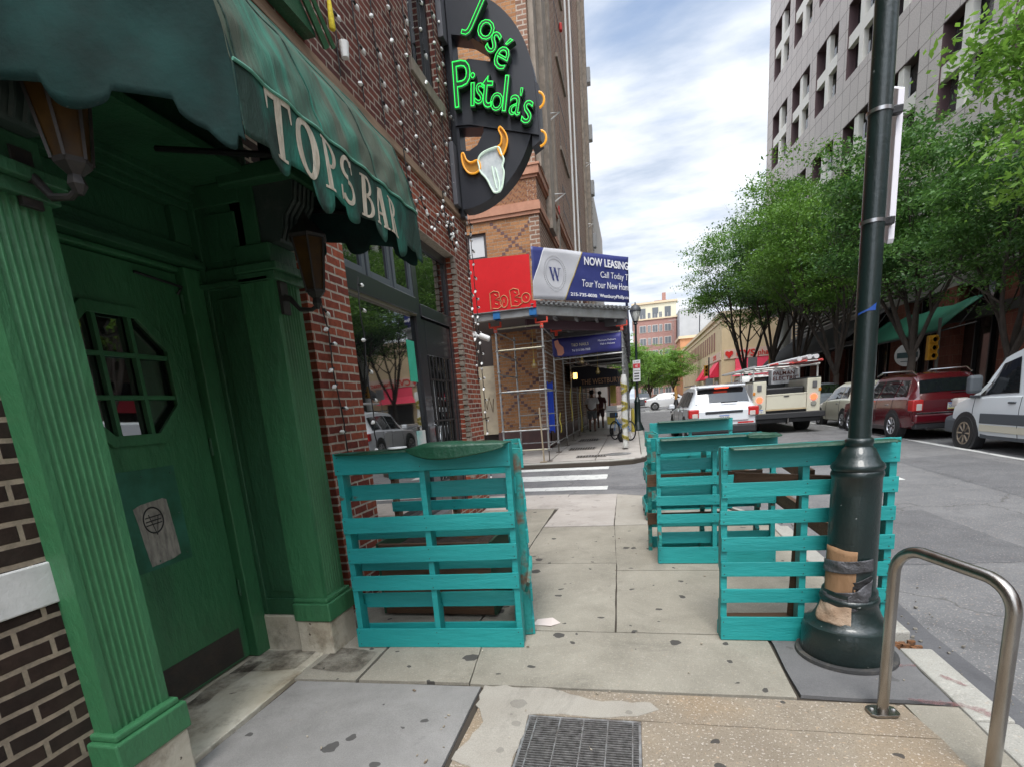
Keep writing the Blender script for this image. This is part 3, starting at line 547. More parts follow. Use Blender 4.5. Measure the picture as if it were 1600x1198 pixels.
for z in (.55, 1.5, 2.35): mb = MB(); mb.tube([(DX + .012, Dy1 + .005, z - .055), (DX + .012, Dy1 + .005, z + .055)], .009, 8); mb.build('hinge', GREEND, door)
mb = MB(); mb.tube([(DX + .02, Dy1 - .03, 2.40), (DX + .05, Dy1 - .02, 2.44), (DX + .02, Dy1 - .3, 2.47)], .008, 6); mb.build('door_closer', BLACK, door)
# frame, head, transom
mb = MB(); mb.box((DX - .11, Dy1 + .01, .04), (DX + .06, 3.0, 2.56)); mb.box((DX - .11, 1.6, .04), (DX + .06, 1.85, 2.56)); mb.box((DX - .11, 1.6, 2.53), (DX + .035, 2.869, 2.565) if False else (DX + .035, 2.859, 2.56))
mb.build('door_frame', GREEN, bb, bevel=.008)
mb = MB()
for k, (x, z0, z1) in enumerate(((.10, 2.565, 2.60), (.075, 2.6, 2.625), (.045, 2.625, 2.66), (.03, 2.66, 2.70))): mb.box((DX - .1, 1.57, z0 + .0005), (DX + x, 2.999, z1))
mb.box((DX - .1, 1.57, 2.9), (DX + .06, 2.999, 2.94)); mb.box((DX - .1, 1.57, 2.94), (DX + .09, 2.999, 2.98)); mb.box((DX - .1, 1.57, 2.98), (DX + .13, 2.999, 3.02))
mb.box((DX - .1, 2.88, 2.701), (DX + .04, 2.999, 2.899)); mb.box((DX - .1, 1.57, 2.701), (DX + .0, 2.879, 2.899))
mb.build('transom_panel', GREEND, bb, bevel=.004)
mb = MB(); mb.box((DX + .03, 1.57, 3.02), (-2.14, 3.24, 3.06)); mb.build('door_ceiling', GREEND, bb)
# right reveal (faces the camera) with panels
mb = MB(); RY = 3.0
mb.box((DX - .1, RY + .02, .30), (-2.14, 3.245, 3.02))
for a, b, c, d in ((DX, .30, DX + .09, 3.02), (-2.24, .30, -2.14, 3.02)): mb.box((a, RY, b), (c, RY + .019, d))
for z0, z1 in ((.30, .42), (2.44, 2.56), (2.9, 3.02)): mb.box((DX + .09, RY, z0), (-2.24, RY + .019, z1))
mb.box((DX + .14, RY + .006, .47), (-2.29, RY + .019, 2.39)); mb.box((DX + .14, RY + .006, 2.6), (-2.29, RY + .019, 2.86))
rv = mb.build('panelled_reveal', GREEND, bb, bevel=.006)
mb = MB(); mb.box((DX + .0, RY - .03, 2.45), (-2.11, RY - .001, 2.475)); mb.build('ledge', GREEND, rv, bevel=.004)
mb = MB(); mb.box((DX - .1, RY - .012, gz(3) - .02), (-2.165, 3.245, .298)); mb.build('plinth', MARBLE, bb, bevel=.012, label='stained marble block under the panelled reveal')
mb = MB(); mb.box((DX - .1, 1.57, gz(3) - .02), (-2.2, 1.84, .29)); mb.build('plinth', MARBLE, bb, bevel=.01)
def pilaster(y0, y1, lab):
    X = -2.09; mb = MB(); n = 7; pts = [(-2.32, y0), (X, y0)]; m_ = .035; w_ = (y1 - y0 - 2 * m_) / n
    for i in range(n):
        a = y0 + m_ + i * w_
        for k in range(7): t = k / 6; pts.append((X - .012 * math.sin(math.pi * t), a + w_ * (.10 + .80 * t)))
    pts += [(X, y1), (-2.32, y1)]
    mb.prism(pts, 2.45 - .43, 'z', .43); p = mb.build('pilaster', GREEN, bb, label=lab, smooth=True, ang=50)
    mb = MB(); mb.box((-2.32, y0 - .04, .272), (X + .05, y1 + .04, .40)); mb.box((-2.32, y0 - .02, .40), (X + .032, y1 + .02, .43)); mb.build('pilaster_base', GREEN, p, bevel=.008)
    mb = MB(); mb.box((-2.32, y0 - .03, gz(y0) - .03), (X + .035, y1 + .03, .27)); mb.build('plinth', MARBLE, p, bevel=.014)
    mb = MB(); mb.box((-2.32, y0 - .02, 2.45), (X + .03, y1 + .02, 2.50)); mb.box((-2.32, y0 - .035, 2.50), (X + .06, y1 + .035, 2.545)); mb.box((-2.32, y0, 2.545), (X + .01, y1, 2.66)); mb.build('capital', GREEND, p, bevel=.006)
    mb = MB(); q = [(X + .0, 2.66), (X + .07, 2.66), (X + .10, 2.72), (X + .12, 2.80), (X + .19, 2.87), (X + .21, 2.97), (X + .0, 2.97), (-2.32, 2.97), (-2.32, 2.66)]
    mb.prism(q, y1 - y0 - .06, 'y', y0 + .03)
    for i in range(5): yy = y0 + .045 + i * (y1 - y0 - .09) / 4; mb.tube([(X + .085, yy, 2.67), (X + .115, yy, 2.73), (X + .135, yy, 2.80), (X + .2, yy, 2.87), (X + .22, yy, 2.96)], .010, 5)
    mb.build('corbel', mat('dark_grey_green', (.028, .045, .038), .6, dirt=.4, dsc=7, dcol=(.12, .12, .11)), p)
    mb = MB(); mb.box((-2.32, y0 - .05, 2.97), (X + .24, y1 + .05, 3.055)); mb.build('cornice', GREEND, p, bevel=.01)
pilaster(1.47, 1.737, 'wide fluted green pilaster left of the door, chipped paint at its base')
pilaster(2.99, 3.25, 'fluted green pilaster right of the door')
# ---------------------------------------------------------------- awning
aw = thing('awning', 'faded green canvas awning with cream capitals and scalloped edge over the green door', 'awning', (-1.8, 2.5, 2.5))
PROF = [(-2.29, 4.20), (-1.94, 3.81), (-1.57, 3.41), (-1.38, 3.17), (-1.30, 2.96), (-1.275, 2.80)]
def prof(t):
    f = t * (len(PROF) - 1); i = min(int(f), len(PROF) - 2); k = f - i; a, b = PROF[i], PROF[i + 1]; return a[0] + (b[0] - a[0]) * k, a[1] + (b[1] - a[1]) * k
def wr(a, b): return .0022 * math.sin(a * 13 + b * 1.1) + .0018 * math.sin(a * 31 + 1.5 * b) + .001 * math.sin(b * 9 + a * 7)
def ynear(X): return 1.80 - .52 * min(1, max(0, (-1.28 - X) / 1.0))
def roof(u, v):
    X, Z = prof(v); Y = ynear(X) + (3.35 - ynear(X)) * u; sag = -.02 * math.sin(math.pi * u) * math.sin(math.pi * v); w_ = wr(Y + v * .9, v * 2) * (1.6 * v + .2) * math.sin(math.pi * min(1, u * 12)) if 0 else wr(Y + v * .9, v * 2) * (1.5 * v + .3)
    return (X + w_ + sag * .4, Y, Z + w_ + sag)
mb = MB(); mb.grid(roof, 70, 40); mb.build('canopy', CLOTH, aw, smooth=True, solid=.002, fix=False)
def tabs(y, y0=1.93, per=.272, wd=.50, dp=.085):
    f = ((y - y0) / per) % 1.0
    return dp * max(0, math.sin(math.pi * f / wd)) ** .30 * (.85 + .3 * math.sin(y * 9)) if 0 < f < wd else 0
def vx(y, z): return -1.275 + .012 * (1 - (z - 2.45) / .35) * math.sin(y * 11.5) + .006 * math.sin(y * 31 + z * 9)
def val(u, v):
    Y = 1.80 + 1.55 * u; zb = 2.575 - tabs(Y) + .012 * math.sin(Y * 7); Z = 2.80 + (zb - 2.80) * v; return (vx(Y, Z), Y, Z)
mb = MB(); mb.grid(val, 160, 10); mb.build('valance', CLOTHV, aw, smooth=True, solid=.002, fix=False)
mb = MB(); mb.tube([(vx(1.8 + 1.55 * i / 40, 2.8) + .006, 1.8 + 1.55 * i / 40, 2.80) for i in range(41)], .006, 6); mb.build('hem', mat('pale_green_piping', (.10, .30, .22), .6), aw, smooth=True)
def side(far):
    def f(u, v):
        X = -1.275 - 1.02 * u; Y = 3.352 if far else ynear(X) - .001
        zt = 2.8
        for a, b in zip(PROF[:-1], PROF[1:]):
            if a[0] <= X <= b[0] + 1e-6: zt = a[1] + (b[1] - a[1]) * (X - a[0]) / (b[0] - a[0])
        zb = (2.60 if far else 2.655) + (.20 if far else .07) * u - tabs(X, -1.45, .31, .50, .085) - ((.05 if far else .10) * max(0, 1 - u / .10))
        Z = zt + (zb - zt) * v; Y += .012 * math.sin(X * 9 + Z * 5) * v + .007 * math.sin(X * 4 + Z * 11) + .004 * math.sin(X * 21 - Z * 17)
        return (X, Y, Z)
    return f
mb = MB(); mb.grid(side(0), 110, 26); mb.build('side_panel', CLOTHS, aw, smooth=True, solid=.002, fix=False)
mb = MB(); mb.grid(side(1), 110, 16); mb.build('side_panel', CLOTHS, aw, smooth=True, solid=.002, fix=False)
for pts in ([(-1.30, 1.82, 2.79), (-1.30, 3.33, 2.79)], [(-1.31, 1.83, 2.78), (-2.28, 1.34, 2.92)], [(-1.31, 3.33, 2.78), (-2.28, 3.33, 2.98)], [(-1.31, 3.33, 2.80), (-1.60, 3.33, 3.39), (-2.28, 3.33, 4.14)], [(-1.31, 2.5, 2.78), (-2.28, 2.5, 2.98)]):
    mb = MB(); mb.tube(pts, .014, 6); mb.build('frame_tube', BLACK, aw, smooth=True)
for uu in (.02, .34, .67, .985):
    mb = MB(); mb.tube([Vector(roof(uu, v / 24)) + Vector((.003, 0, .002)) for v in range(25)], .0035, 4); mb.build('seam', CLOTHV, aw, smooth=True)
# serif lettering draped on the valance
def band(cx, cy, rx, ry, a0, a1, tx, ty, n=16):
    out = []
    for i in range(n):
        a = a0 + (a1 - a0) * i / n; b = a0 + (a1 - a0) * (i + 1) / n; P_ = lambda t, k: (cx + (rx - k * tx) * math.cos(t), cy + (ry - k * ty) * math.sin(t)); out.append([P_(a, 0), P_(b, 0), P_(b, 1), P_(a, 1)])
    return out
def rc(x0, y0, x1, y1, n=4):
    if (x1 - x0) > (y1 - y0): return [[(x0 + (x1 - x0) * i / n, y0), (x0 + (x1 - x0) * (i + 1) / n, y0), (x0 + (x1 - x0) * (i + 1) / n, y1), (x0 + (x1 - x0) * i / n, y1)] for i in range(n)]
    return [[(x0, y0 + (y1 - y0) * i / n), (x1, y0 + (y1 - y0) * i / n), (x1, y0 + (y1 - y0) * (i + 1) / n), (x0, y0 + (y1 - y0) * (i + 1) / n)] for i in range(n)]
def dg(xa, ya, xb, yb, w_, n=4): return [[(xa + (xb - xa) * i / n, ya + (yb - ya) * i / n), (xa + (xb - xa) * i / n + w_, ya + (yb - ya) * i / n), (xa + (xb - xa) * (i + 1) / n + w_, ya + (yb - ya) * (i + 1) / n), (xa + (xb - xa) * (i + 1) / n, ya + (yb - ya) * (i + 1) / n)] for i in range(n)]
PI = math.pi
GL = {'T': rc(0, .9, 1, 1) + [[(0, .9), (.1, .9), (.03, .68), (0, .68)], [(.9, .9), (1, .9), (1, .68), (.97, .68)]] + rc(.38, 0, .62, .9) + rc(.26, 0, .74, .05),
      'O': band(.5, .5, .5, .52, 0, 2 * PI, .24, .10, 28),
      'P': rc(.14, 0, .38, 1) + rc(0, 0, .52, .05) + rc(.04, .95, .5, 1) + band(.40, .73, .58, .27, -PI / 2, PI / 2, .20, .06),
      'S': band(.5, .76, .42, .25, .12 * PI, 1.5 * PI, .17, .09) + band(.5, .25, .46, .26, -.9 * PI, .5 * PI, .20, .09) + rc(.86, .70, .93, .98) + rc(.04, .04, .11, .34),
      'B': rc(.12, 0, .36, 1) + rc(0, 0, .5, .05) + rc(0, .95, .5, 1) + band(.4, .76, .42, .24, -PI / 2, PI / 2, .19, .06) + band(.4, .27, .52, .27, -PI / 2, PI / 2, .22, .06),
      'A': dg(.08, 0, .44, 1, .10) + dg(.70, 0, .40, 1, .24) + rc(.24, .30, .72, .37) + rc(-.02, 0, .28, .05) + rc(.6, 0, 1.05, .05),
      'R': rc(.12, 0, .36, 1) + rc(0, 0, .5, .05) + rc(0, .95, .5, 1) + band(.4, .75, .46, .25, -PI / 2, PI / 2, .21, .06) + dg(.72, 0, .44, .5, .24) + rc(.66, 0, 1.05, .05)}
lt = None
ycur = 1.955
for ch, wd, h in (('T', .145, .215), ('O', .165, .21), ('P', .14, .205), ('S', .13, .20), (' ', .055, 0), ('B', .12, .185), ('A', .14, .185), ('R', .13, .18)):
    if ch == ' ': ycur += wd; continue
    mb = MB()
    for q in GL[ch]:
        vs = []
        for (a, b) in q: y = ycur + a * wd * .93; z = 2.582 + b * h; vs.append((vx(y, z) + .0045, y, z))
        k = [(v[0] - .002, v[1], v[2]) for v in vs]; mb.add(vs + k, [(0, 1, 2, 3), (7, 6, 5, 4), (0, 4, 5, 1), (1, 5, 6, 2), (2, 6, 7, 3), (3, 7, 4, 0)])
    mb.build('letter', CREAM, aw, fix=False); ycur += wd + .012
# ---------------------------------------------------------------- wall lanterns
def lantern(y, lab, up=0):
    X = -1.86; t = thing('wall_lantern', lab, 'lantern', (X, y, 2.4), group='lanterns on the door pilasters')
    M = lambda a: (X, y, 0)
    mb = MB(); mb.lathe([(.012, 2.27), (.03, 2.30), (.022, 2.33), (.055, 2.36), (.06, 2.375)], (X, y, 0), 6); mb.lathe([(.115, 2.655), (.12, 2.67), (.05, 2.74), (.02, 2.77), (.012, 2.80)], (X, y, 0), 6)
    for k in range(6):
        a = k * PI / 3; mb.tube([(X + .058 * math.cos(a), y + .058 * math.sin(a), 2.37), (X + .10 * math.cos(a), y + .10 * math.sin(a), 2.66)], .007, 4)
    mb.build('lantern_cage', mat('old_black_iron', (.02, .018, .017), .55, dirt=.4, dsc=20, dcol=(.09, .07, .05)), t)
    mb = MB(); mb.lathe([(.052, 2.376), (.094, 2.654)], (X, y, 0), 6); mb.build('glass_pane', mat('amber_glass', (.065, .034, .008), .35, c2=(.035, .018, .006), sc=8, dirt=.4, dsc=8), t)
    mb = MB(); mb.tube([(-2.09, y, 2.36), (-2.04, y, 2.35), (-1.98, y, 2.28), (-1.90, y, 2.27), (X, y, 2.29)], [.02, .018, .014, .012, .012], 8); mb.box((-2.09, y - .035, 2.26), (-2.07, y + .035, 2.45))
    mb.build('bracket', MATS['old_black_iron'], t, smooth=True)
    if up:
        t.location.z += up
    return t
lantern(3.06, 'black iron lantern with dark amber panes on the right pilaster, whole below the awning')
lantern(1.66, 'black iron lantern half hidden behind the near end of the awning', .16)
# ---------------------------------------------------------------- bar sign
sg = thing('hanging_sign', 'black half-round hanging sign with green neon lettering and a longhorn skull', 'sign', (-2.2, 7.7, 5.5))
def curve_mesh(splines, ext):
    c = bpy.data.curves.new('t', 'CURVE'); c.dimensions = '2D'; c.fill_mode = 'BOTH'; c.extrude = ext
    for pts in splines:
        s = c.splines.new('POLY'); s.points.add(len(pts) - 1); s.use_cyclic_u = True
        for i, p in enumerate(pts): s.points[i].co = (p[0], p[1], 0, 1)
    o = bpy.data.objects.new('t', c); COL.objects.link(o); me = bpy.data.meshes.new_from_object(o.evaluated_get(bpy.context.evaluated_depsgraph_get()))
    vs = [v.co.copy() for v in me.vertices]; fs = [tuple(p.vertices) for p in me.polygons]; bpy.data.objects.remove(o); bpy.data.curves.remove(c); bpy.data.meshes.remove(me); return vs, fs
SX, SZ = -2.2, 5.5
outer = [(SX, 4.27)] + [(SX + 1.085 * math.cos(a), SZ + 1.24 * math.sin(a)) for a in [-PI / 2 + PI * i / 40 for i in range(1, 40)]] + [(SX, 6.74)]
hole1 = [(-2.16, 5.98), (-1.93, 5.955), (-1.70, 5.84), (-1.66, 5.95), (-1.75, 6.10), (-1.92, 6.22), (-2.16, 6.29)]
hole2 = [(-2.16, 4.98), (-2.05, 4.95), (-1.93, 5.0), (-1.83, 5.14), (-1.83, 5.19), (-2.16, 5.24)]
vs, fs = curve_mesh([outer, hole1, hole2], .13)
mb = MB(); mb.add([(v.x, 7.83 - (v.z + .13) * 1.0, v.y) for v in vs], fs); mb.build('sign_body', mat('sign_black', (.012, .014, .020), .45, bump=.05, bsc=8, c2=(.018, .020, .028), sc=1.5), sg)
FY = 7.565
mb = MB(); mb.prism([(SX, 5.93), (-1.95, 5.97), (-1.13, 5.72), (-1.11, 5.35), (-1.10, 4.97), (-2.0, 5.24), (SX, 5.26)], .02, 'y', FY - .02); mb.build('name_board', MATS['sign_black'], sg)
mb = MB(); mb.prism([(-1.17, 5.62), (-1.08, 5.55), (-1.08, 4.92), (-1.20, 4.86)], .24, 'y', 7.58); mb.build('edge_plate', MATS['sign_black'], sg)
NEON = mat('lit_green_neon', (.05, .8, .15), .3, emis=(.02, 1, .09), es=.5); NEOY = mat('yellow_neon', (.75, .33, .03), .35, emis=(1, .42, .03), es=.2); NEOW = mat('pale_neon', (.6, .7, .6), .35, emis=(.7, .95, .75), es=.18)
LFACE = mat('channel_letter', (.02, .055, .03), .5); GOLD = mat('horn_gold', (.42, .20, .02), .5); BONE = mat('bone_paint', (.66, .70, .70), .5, c2=(.45, .50, .52), sc=9)
def neonletter(ch, x, z, h, rot, sx=.8, wd=None):
    h *= 1.08
    vs, fs = textmesh(ch, size=1, extr=.05, off=.02); vo, fo = textmesh(ch, size=1, bevel=.0085, fill=False, off=-.006)
    if not vs: return
    x0 = min(v.x for v in vs); x1 = max(v.x for v in vs); y0 = min(v.y for v in vs); y1 = max(v.y for v in vs); k = h / (y1 - y0); c, s = math.cos(rot), math.sin(rot)
    def tr(v, d, sc): px = (v.x - (x0 + x1) / 2) * k * sx; pz = (v.y - (y0 + y1) / 2) * k; return (x + px * c - pz * s, FY - .02 - d - v.z * sc, z + px * s + pz * c)
    mb = MB(); mb.add([tr(v, .045, .9) for v in vs], fs); l_ = mb.build('letter', LFACE, sg)
    mb = MB(); mb.add([tr(v, .105, k) for v in vo], fo); mb.build('neon_tube', NEON, l_, smooth=True, fix=False)
for a in (('J', -1.83, 6.345, .42, -.62, 1.0), ('o', -1.67, 6.17, .21, -.6, 1.0), ('s', -1.585, 6.02, .23, -.75, .85), ('é', -1.47, 5.88, .33, -.6, .85),
          ('P', -2.03, 5.66, .50, -.02, .72), ('i', -1.90, 5.57, .36, -.1, .9), ('s', -1.815, 5.51, .23, -.2, .72), ('t', -1.715, 5.52, .36, -.2, .75), ('o', -1.60, 5.38, .20, -.2, .80), ('l', -1.478, 5.45, .38, -.2, .9), ('a', -1.365, 5.30, .22, -.25, .8), ("'", -1.275, 5.43, .09, -.25, 1), ('s', -1.215, 5.20, .25, -.3, .75)):
    neonletter(*a[:5], sx=a[5])
sk = [(-1.92, 4.80), (-1.86, 4.87), (-1.72, 4.905), (-1.63, 4.90), (-1.60, 4.82), (-1.575, 4.75), (-1.60, 4.68), (-1.585, 4.60), (-1.62, 4.45), (-1.66, 4.395), (-1.73, 4.39), (-1.77, 4.45), (-1.82, 4.56), (-1.90, 4.66), (-1.91, 4.72)]
def loop(pts, r, m, par, d=.05, cl=True):
    P3 = [Vector((x, FY - d, z)) for x, z in pts]; n = len(P3); out = []
    rng = range(n) if cl else range(n - 1)
    for i in rng:
        p0, p1, p2, p3 = P3[(i - 1) % n], P3[i], P3[(i + 1) % n], P3[(i + 2) % n]
        for k in range(4):
            t = k / 4; out.append(.5 * ((2 * p1) + (p2 - p0) * t + (2 * p0 - 5 * p1 + 4 * p2 - p3) * t * t + (3 * p1 - p0 - 3 * p2 + p3) * t ** 3))
    if cl: out.append(out[0])
    else: out.append(P3[-1])
    mb = MB(); mb.tube(out, r, 6); return mb.build('neon_tube', m, par, smooth=True)
mb = MB(); mb.prism(sk, .03, 'y', FY - .031); skull = mb.build('skull', BONE, sg); loop(sk, .012, NEOW, skull)
loop([(-1.74, 4.70), (-1.72, 4.55), (-1.70, 4.44)], .009, NEOW, skull, cl=False); loop([(-1.70, 4.68), (-1.66, 4.50), (-1.67, 4.42)], .009, NEOW, skull, cl=False)
h1 = [(-1.60, 4.80), (-1.545, 4.86), (-1.51, 4.96), (-1.53, 5.05), (-1.59, 5.13), (-1.615, 5.10), (-1.585, 5.02), (-1.60, 4.94), (-1.645, 4.90)]
h2 = [(-1.90, 4.70), (-1.98, 4.655), (-2.07, 4.68), (-2.13, 4.78), (-2.14, 4.90), (-2.11, 4.91), (-2.08, 4.83), (-2.02, 4.79), (-1.92, 4.80)]
for h in (h1, h2): mb = MB(); mb.prism(h, .03, 'y', FY - .0315); hh = mb.build('horn', GOLD, sg); loop(h, .011, NEOY, hh)
for z in (5.38, 4.95): mb = MB(); mb.tube([(-1.10 + .085 * math.sin(a) - .0, 7.6, z + .09 * math.cos(a)) for a in [PI * i / 10 for i in range(11)]], .014, 6); mb.build('neon_hook', NEOY, sg, smooth=True)
mb = MB(); mb.box((-2.29, 7.64, 4.2), (-2.205, 7.78, 7.2)); mb.build('mounting_post', BLACKG, sg, bevel=.006)
for q in (((-2.29, 7.45, 4.30), (-2.23, 7.62, 5.05)), ((-2.29, 7.42, 6.2), (-2.22, 7.6, 7.1))): mb = MB(); mb.box(*q); mb.build('power_box', mat('grey_metal_box', (.09, .09, .10), .5), sg, bevel=.006)
# ---------------------------------------------------------------- string lights
BULB = mat('frosted_bulb', (.78, .78, .75), .25, coat=.4); CORD = mat('black_cord', (.012, .012, .012), .6)
def strand(pts, sp, lab, grp='light strings hanging on the brick wall', seed=0, bs=1.0, xoff=.028):
    bs *= 1.25
    r = random.Random(seed); t = thing('light_string', lab, 'string lights', pts[0], group=grp)
    P3 = []; 
    for a, b in zip(pts[:-1], pts[1:]):
        a, b = Vector(a), Vector(b); n = max(2, int((b - a).length / .06))
        P3 += [a + (b - a) * (i / n) + Vector((r.uniform(0, .006), .012 * math.sin(i * .7 + seed) + r.uniform(-.004, .004), 0)) for i in range(n)]
    P3.append(Vector(pts[-1])); mb = MB(); mb.tube(P3, .006, 4); mb.build('cord', CORD, t)
    k = int(sp / .06); i = int(k * r.random())
    me = None; sd_ = 1
    while i < len(P3):
        p = P3[i]; d = Vector((r.uniform(-.01, .03), sd_ * r.uniform(.35, 1.0), r.uniform(-.55, .15))).normalized(); sd_ = -sd_ if r.random() < .7 else sd_
        M = d.to_track_quat('Z', 'Y').to_matrix().to_4x4()
        mb = MB(); mb.lathe([(.006 * bs, .022 * bs), (.0125 * bs, .032 * bs), (.014 * bs, .042 * bs), (.009 * bs, .058 * bs), (.002 * bs, .070 * bs)], tuple(p + Vector((.012, 0, 0))), 7, M); b_ = mb.build('bulb', BULB, t, smooth=True)
        mb = MB(); mb.lathe([(.0075 * bs, 0), (.0075 * bs, .026 * bs)], tuple(p + Vector((.012, 0, 0))), 6, M); mb.build('socket', CORD, b_)
        i += max(2, k + r.randint(-1, 1))
X = WX + .02
strand([(X, 3.78, 2.80), (X, 3.83, 2.3), (X, 3.86, 1.7), (X, 3.90, 1.2)], .17, 'white bulb string hanging on the near brick pier, close to its left edge', seed=1)
strand([(X, 4.42, 2.78), (X, 4.40, 2.2), (X, 4.38, 1.4), (X, 4.37, 1.15)], .18, 'white bulb string hanging over the left edge of the shop window glass', seed=2)
names = {4.55: 'carrying a yellow tassel and a white cup', 4.95: 'next one right of the tassel string', 5.35: 'two along from the tassel string', 5.8: 'midway between tassel string and upper window', 6.2: 'just left of the upper window', 6.75: 'crossing the glass of the upper window', 7.2: 'along the right jamb of the upper window', 7.5: 'between the upper window and the sign post'}
for i, (y, nm) in enumerate(names.items()):
    strand([(X, y - .12, 8.2), (X, y - .03, 7), (X, y + .02, 5.6), (X, y + .05, 4.35)] if y != 6.75 else [(X, y, 8.2), (X, y, 6), (X, y + .02, 4.5)], .26, 'white bulb string on the maroon brick, ' + nm, seed=10 + i, bs=1.15)
strand([(X, 7.85, 8.3), (X, 7.84, 6), (X, 7.86, 4.0), (X, 7.85, 3.2), (X, 7.87, 2.0)], .2, 'white bulb string running down past the sign post near the corner', seed=31, bs=1.1)
strand([(X + .02, 8.04, 4.3), (X + .02, 8.05, 2.5), (X + .02, 8.03, 1.2), (X + .02, 8.05, .35)], .16, 'white bulb string down the outer corner edge of the brick building', seed=32, bs=1.1)
strand([(X + .02, 6.9, 4.28), (X + .02, 6.95, 3.9), (X + .02, 7.05, 3.75), (X + .02, 7.0, 4.0), (X + .02, 7.15, 3.72), (X + .02, 7.1, 4.05), (X + .02, 7.3, 3.75), (X + .02, 7.28, 4.1)], .07, 'tangled bunch of white bulbs above the shopfront corner', seed=33, bs=1.1)
strand([(X + .02, 5.75, 4.28), (X + .02, 5.85, 3.7), (X + .02, 6.1, 3.95), (X + .02, 6.45, 3.7), (X + .02, 6.9, 4.15)], .09, 'white bulbs draped along the brick lintel', seed=34, bs=1.1)
# tassel and cup
mb = MB(); mb.lathe([(.004, .20), (.016, .19), (.022, .10), (.026, .0), (.02, -.01)], (X + .03, 4.50, 4.62), 9); tag(mb.build('paper_tassel', mat('yellow_tassel', (.75, .6, .03), .7, c2=(.5, .38, .02), sc=50), smooth=True), 'yellow paper tassel tied to a light string on the brick wall', 'tassel')
mb = MB(); mb.lathe([(.030, 0), (.042, .11), (.040, .11), (.028, .006)], (X + .05, 4.62, 4.48), 14); tag(mb.build('plastic_cup', WHITE, smooth=True), 'white plastic cup hanging just below the yellow tassel', 'cup')
# camera
sc_ = thing('security_camera', 'white security camera on the corner of the brick building', 'camera', (WX, 7.98, 2.6))
mb = MB(); mb.lathe([(.055, 0), (.055, .03), (.03, .05)], (WX + .0, 7.9, 2.68), 14, Matrix.Rotation(PI / 2, 4, 'Y')); mb.tube([(WX + .04, 7.9, 2.68), (WX + .09, 7.92, 2.66)], .018, 8); mb.build('mount', WHITE, sc_, smooth=True)
MC = Matrix.Rotation(math.radians(115), 4, 'Y'); mb = MB(); mb.lathe([(.035, -.04), (.042, -.02), (.042, .10), (.036, .12)], (WX + .12, 7.93, 2.66), 14, MC); mb.build('camera_body', WHITE, sc_, smooth=True)
# ---------------------------------------------------------------- pallets
def pallet(t, w, front, back, h, dp=.105, bt=.016, seed=0, back_m=None, str_m=None, notch=True):
    r = random.Random(seed); tl = math.radians
    def board(z0, z1, yb, m, jit=.004):
        mb = MB(); nseg = 6; a0, a1, ja, jb = r.uniform(-.008, .008), r.uniform(-.008, .008), r.uniform(-jit, jit), r.uniform(-jit, jit)
        vs = []; fs = []
        for i in range(nseg + 1):
            x = -w / 2 + a0 + (w + a1 - a0) * i / nseg; e = r.uniform(-.0015, .0015); sl = ja + (jb - ja) * i / nseg; cup = .003 * math.sin(PI * i / nseg) * r.choice((-1, 1))
            vs += [(x, yb, z0 + sl + e), (x, yb + bt, z0 + sl + e), (x, yb + bt, z1 + sl - e), (x, yb, z1 + sl - e)]
        for i in range(nseg):
            k = i * 4; fs += [(k, k + 4, k + 5, k + 1), (k + 1, k + 5, k + 6, k + 2), (k + 2, k + 6, k + 7, k + 3), (k + 3, k + 7, k + 4, k)]
        fs += [(0, 1, 2, 3), (nseg * 4 + 3, nseg * 4 + 2, nseg * 4 + 1, nseg * 4)]
        mb.add(vs, fs); b = mb.build('board', m, t, local=True, bevel=.0022)
        mb = MB()
        for x in (-w / 2 + .02, 0.0, w / 2 - .02):
            for zz in (z0 + .2 * (z1 - z0), z1 - .2 * (z1 - z0)): mb.lathe([(.0035, 0), (.0035, .0012)], (x + r.uniform(-.006, .006), yb - .0008, zz), 6, Matrix.Rotation(PI / 2, 4, 'X'))
        if yb < 0: n_ = mb.build('nails', mat('nail_rust', (.03, .02, .015), .7), b, local=True); n_['kind'] = 'stuff'
    for z0, z1 in front: board(z0, z1, -dp / 2 - bt, TEAL)
    for z0, z1 in back: board(z0, z1, dp / 2, back_m or TEAL)
    for x in (-w / 2 + .019, 0, w / 2 - .019):
        pts = [(-dp / 2, 0), (dp / 2, 0)]
        if notch:
            for a in (.20 * h, .62 * h): pts += [(dp / 2, a), (dp / 2 - .035, a + .02), (dp / 2 - .035, a + .2), (dp / 2, a + .22)]
        pts += [(dp / 2, h), (-dp / 2, h)]
        mb = MB(); mb.prism(pts, .038, 'x', x - .019); mb.build('stringer', str_m or TEAL, t, local=True, bevel=.002)
def tilt(o, ax): o.rotation_euler[0] = ax
# left front pallet
t = thing('wood_pallet', 'upright teal pallet facing the camera beside the green doorway, green tarp on top', 'pallet', (-1.345, 3.17, gz(3.17)), .066)
pallet(t, 1.17, [(.0, .135), (.41, .515), (.61, .715), (.82, .925), (1.215, 1.355)], [(.045, .13), (.25, .355), (.52, .60), (.75, .81), (1.02, 1.125), (1.2, 1.33)], 1.355, seed=1); tilt(t, -.02)
t = thing('wood_pallet', 'teal pallet seen edge on at the right side of the left planter', 'pallet', (-.90, 3.86, gz(3.8)), PI / 2 + .225)
pallet(t, 1.10, [(.0, .12), (.25, .34), (.45, .54), (.66, .75), (.88, .97), (1.17, 1.30)], [(.0, .1), (.3, .4), (.6, .7), (.9, 1.0), (1.2, 1.3)], 1.30, seed=2, str_m=TEALE); t.rotation_euler = (.0, 0, PI / 2 + .225)
t = thing('wood_pallet', 'teal pallet at the back of the left planter, seen through the front one', 'pallet', (-1.60, 4.45, gz(4.45)), .03)
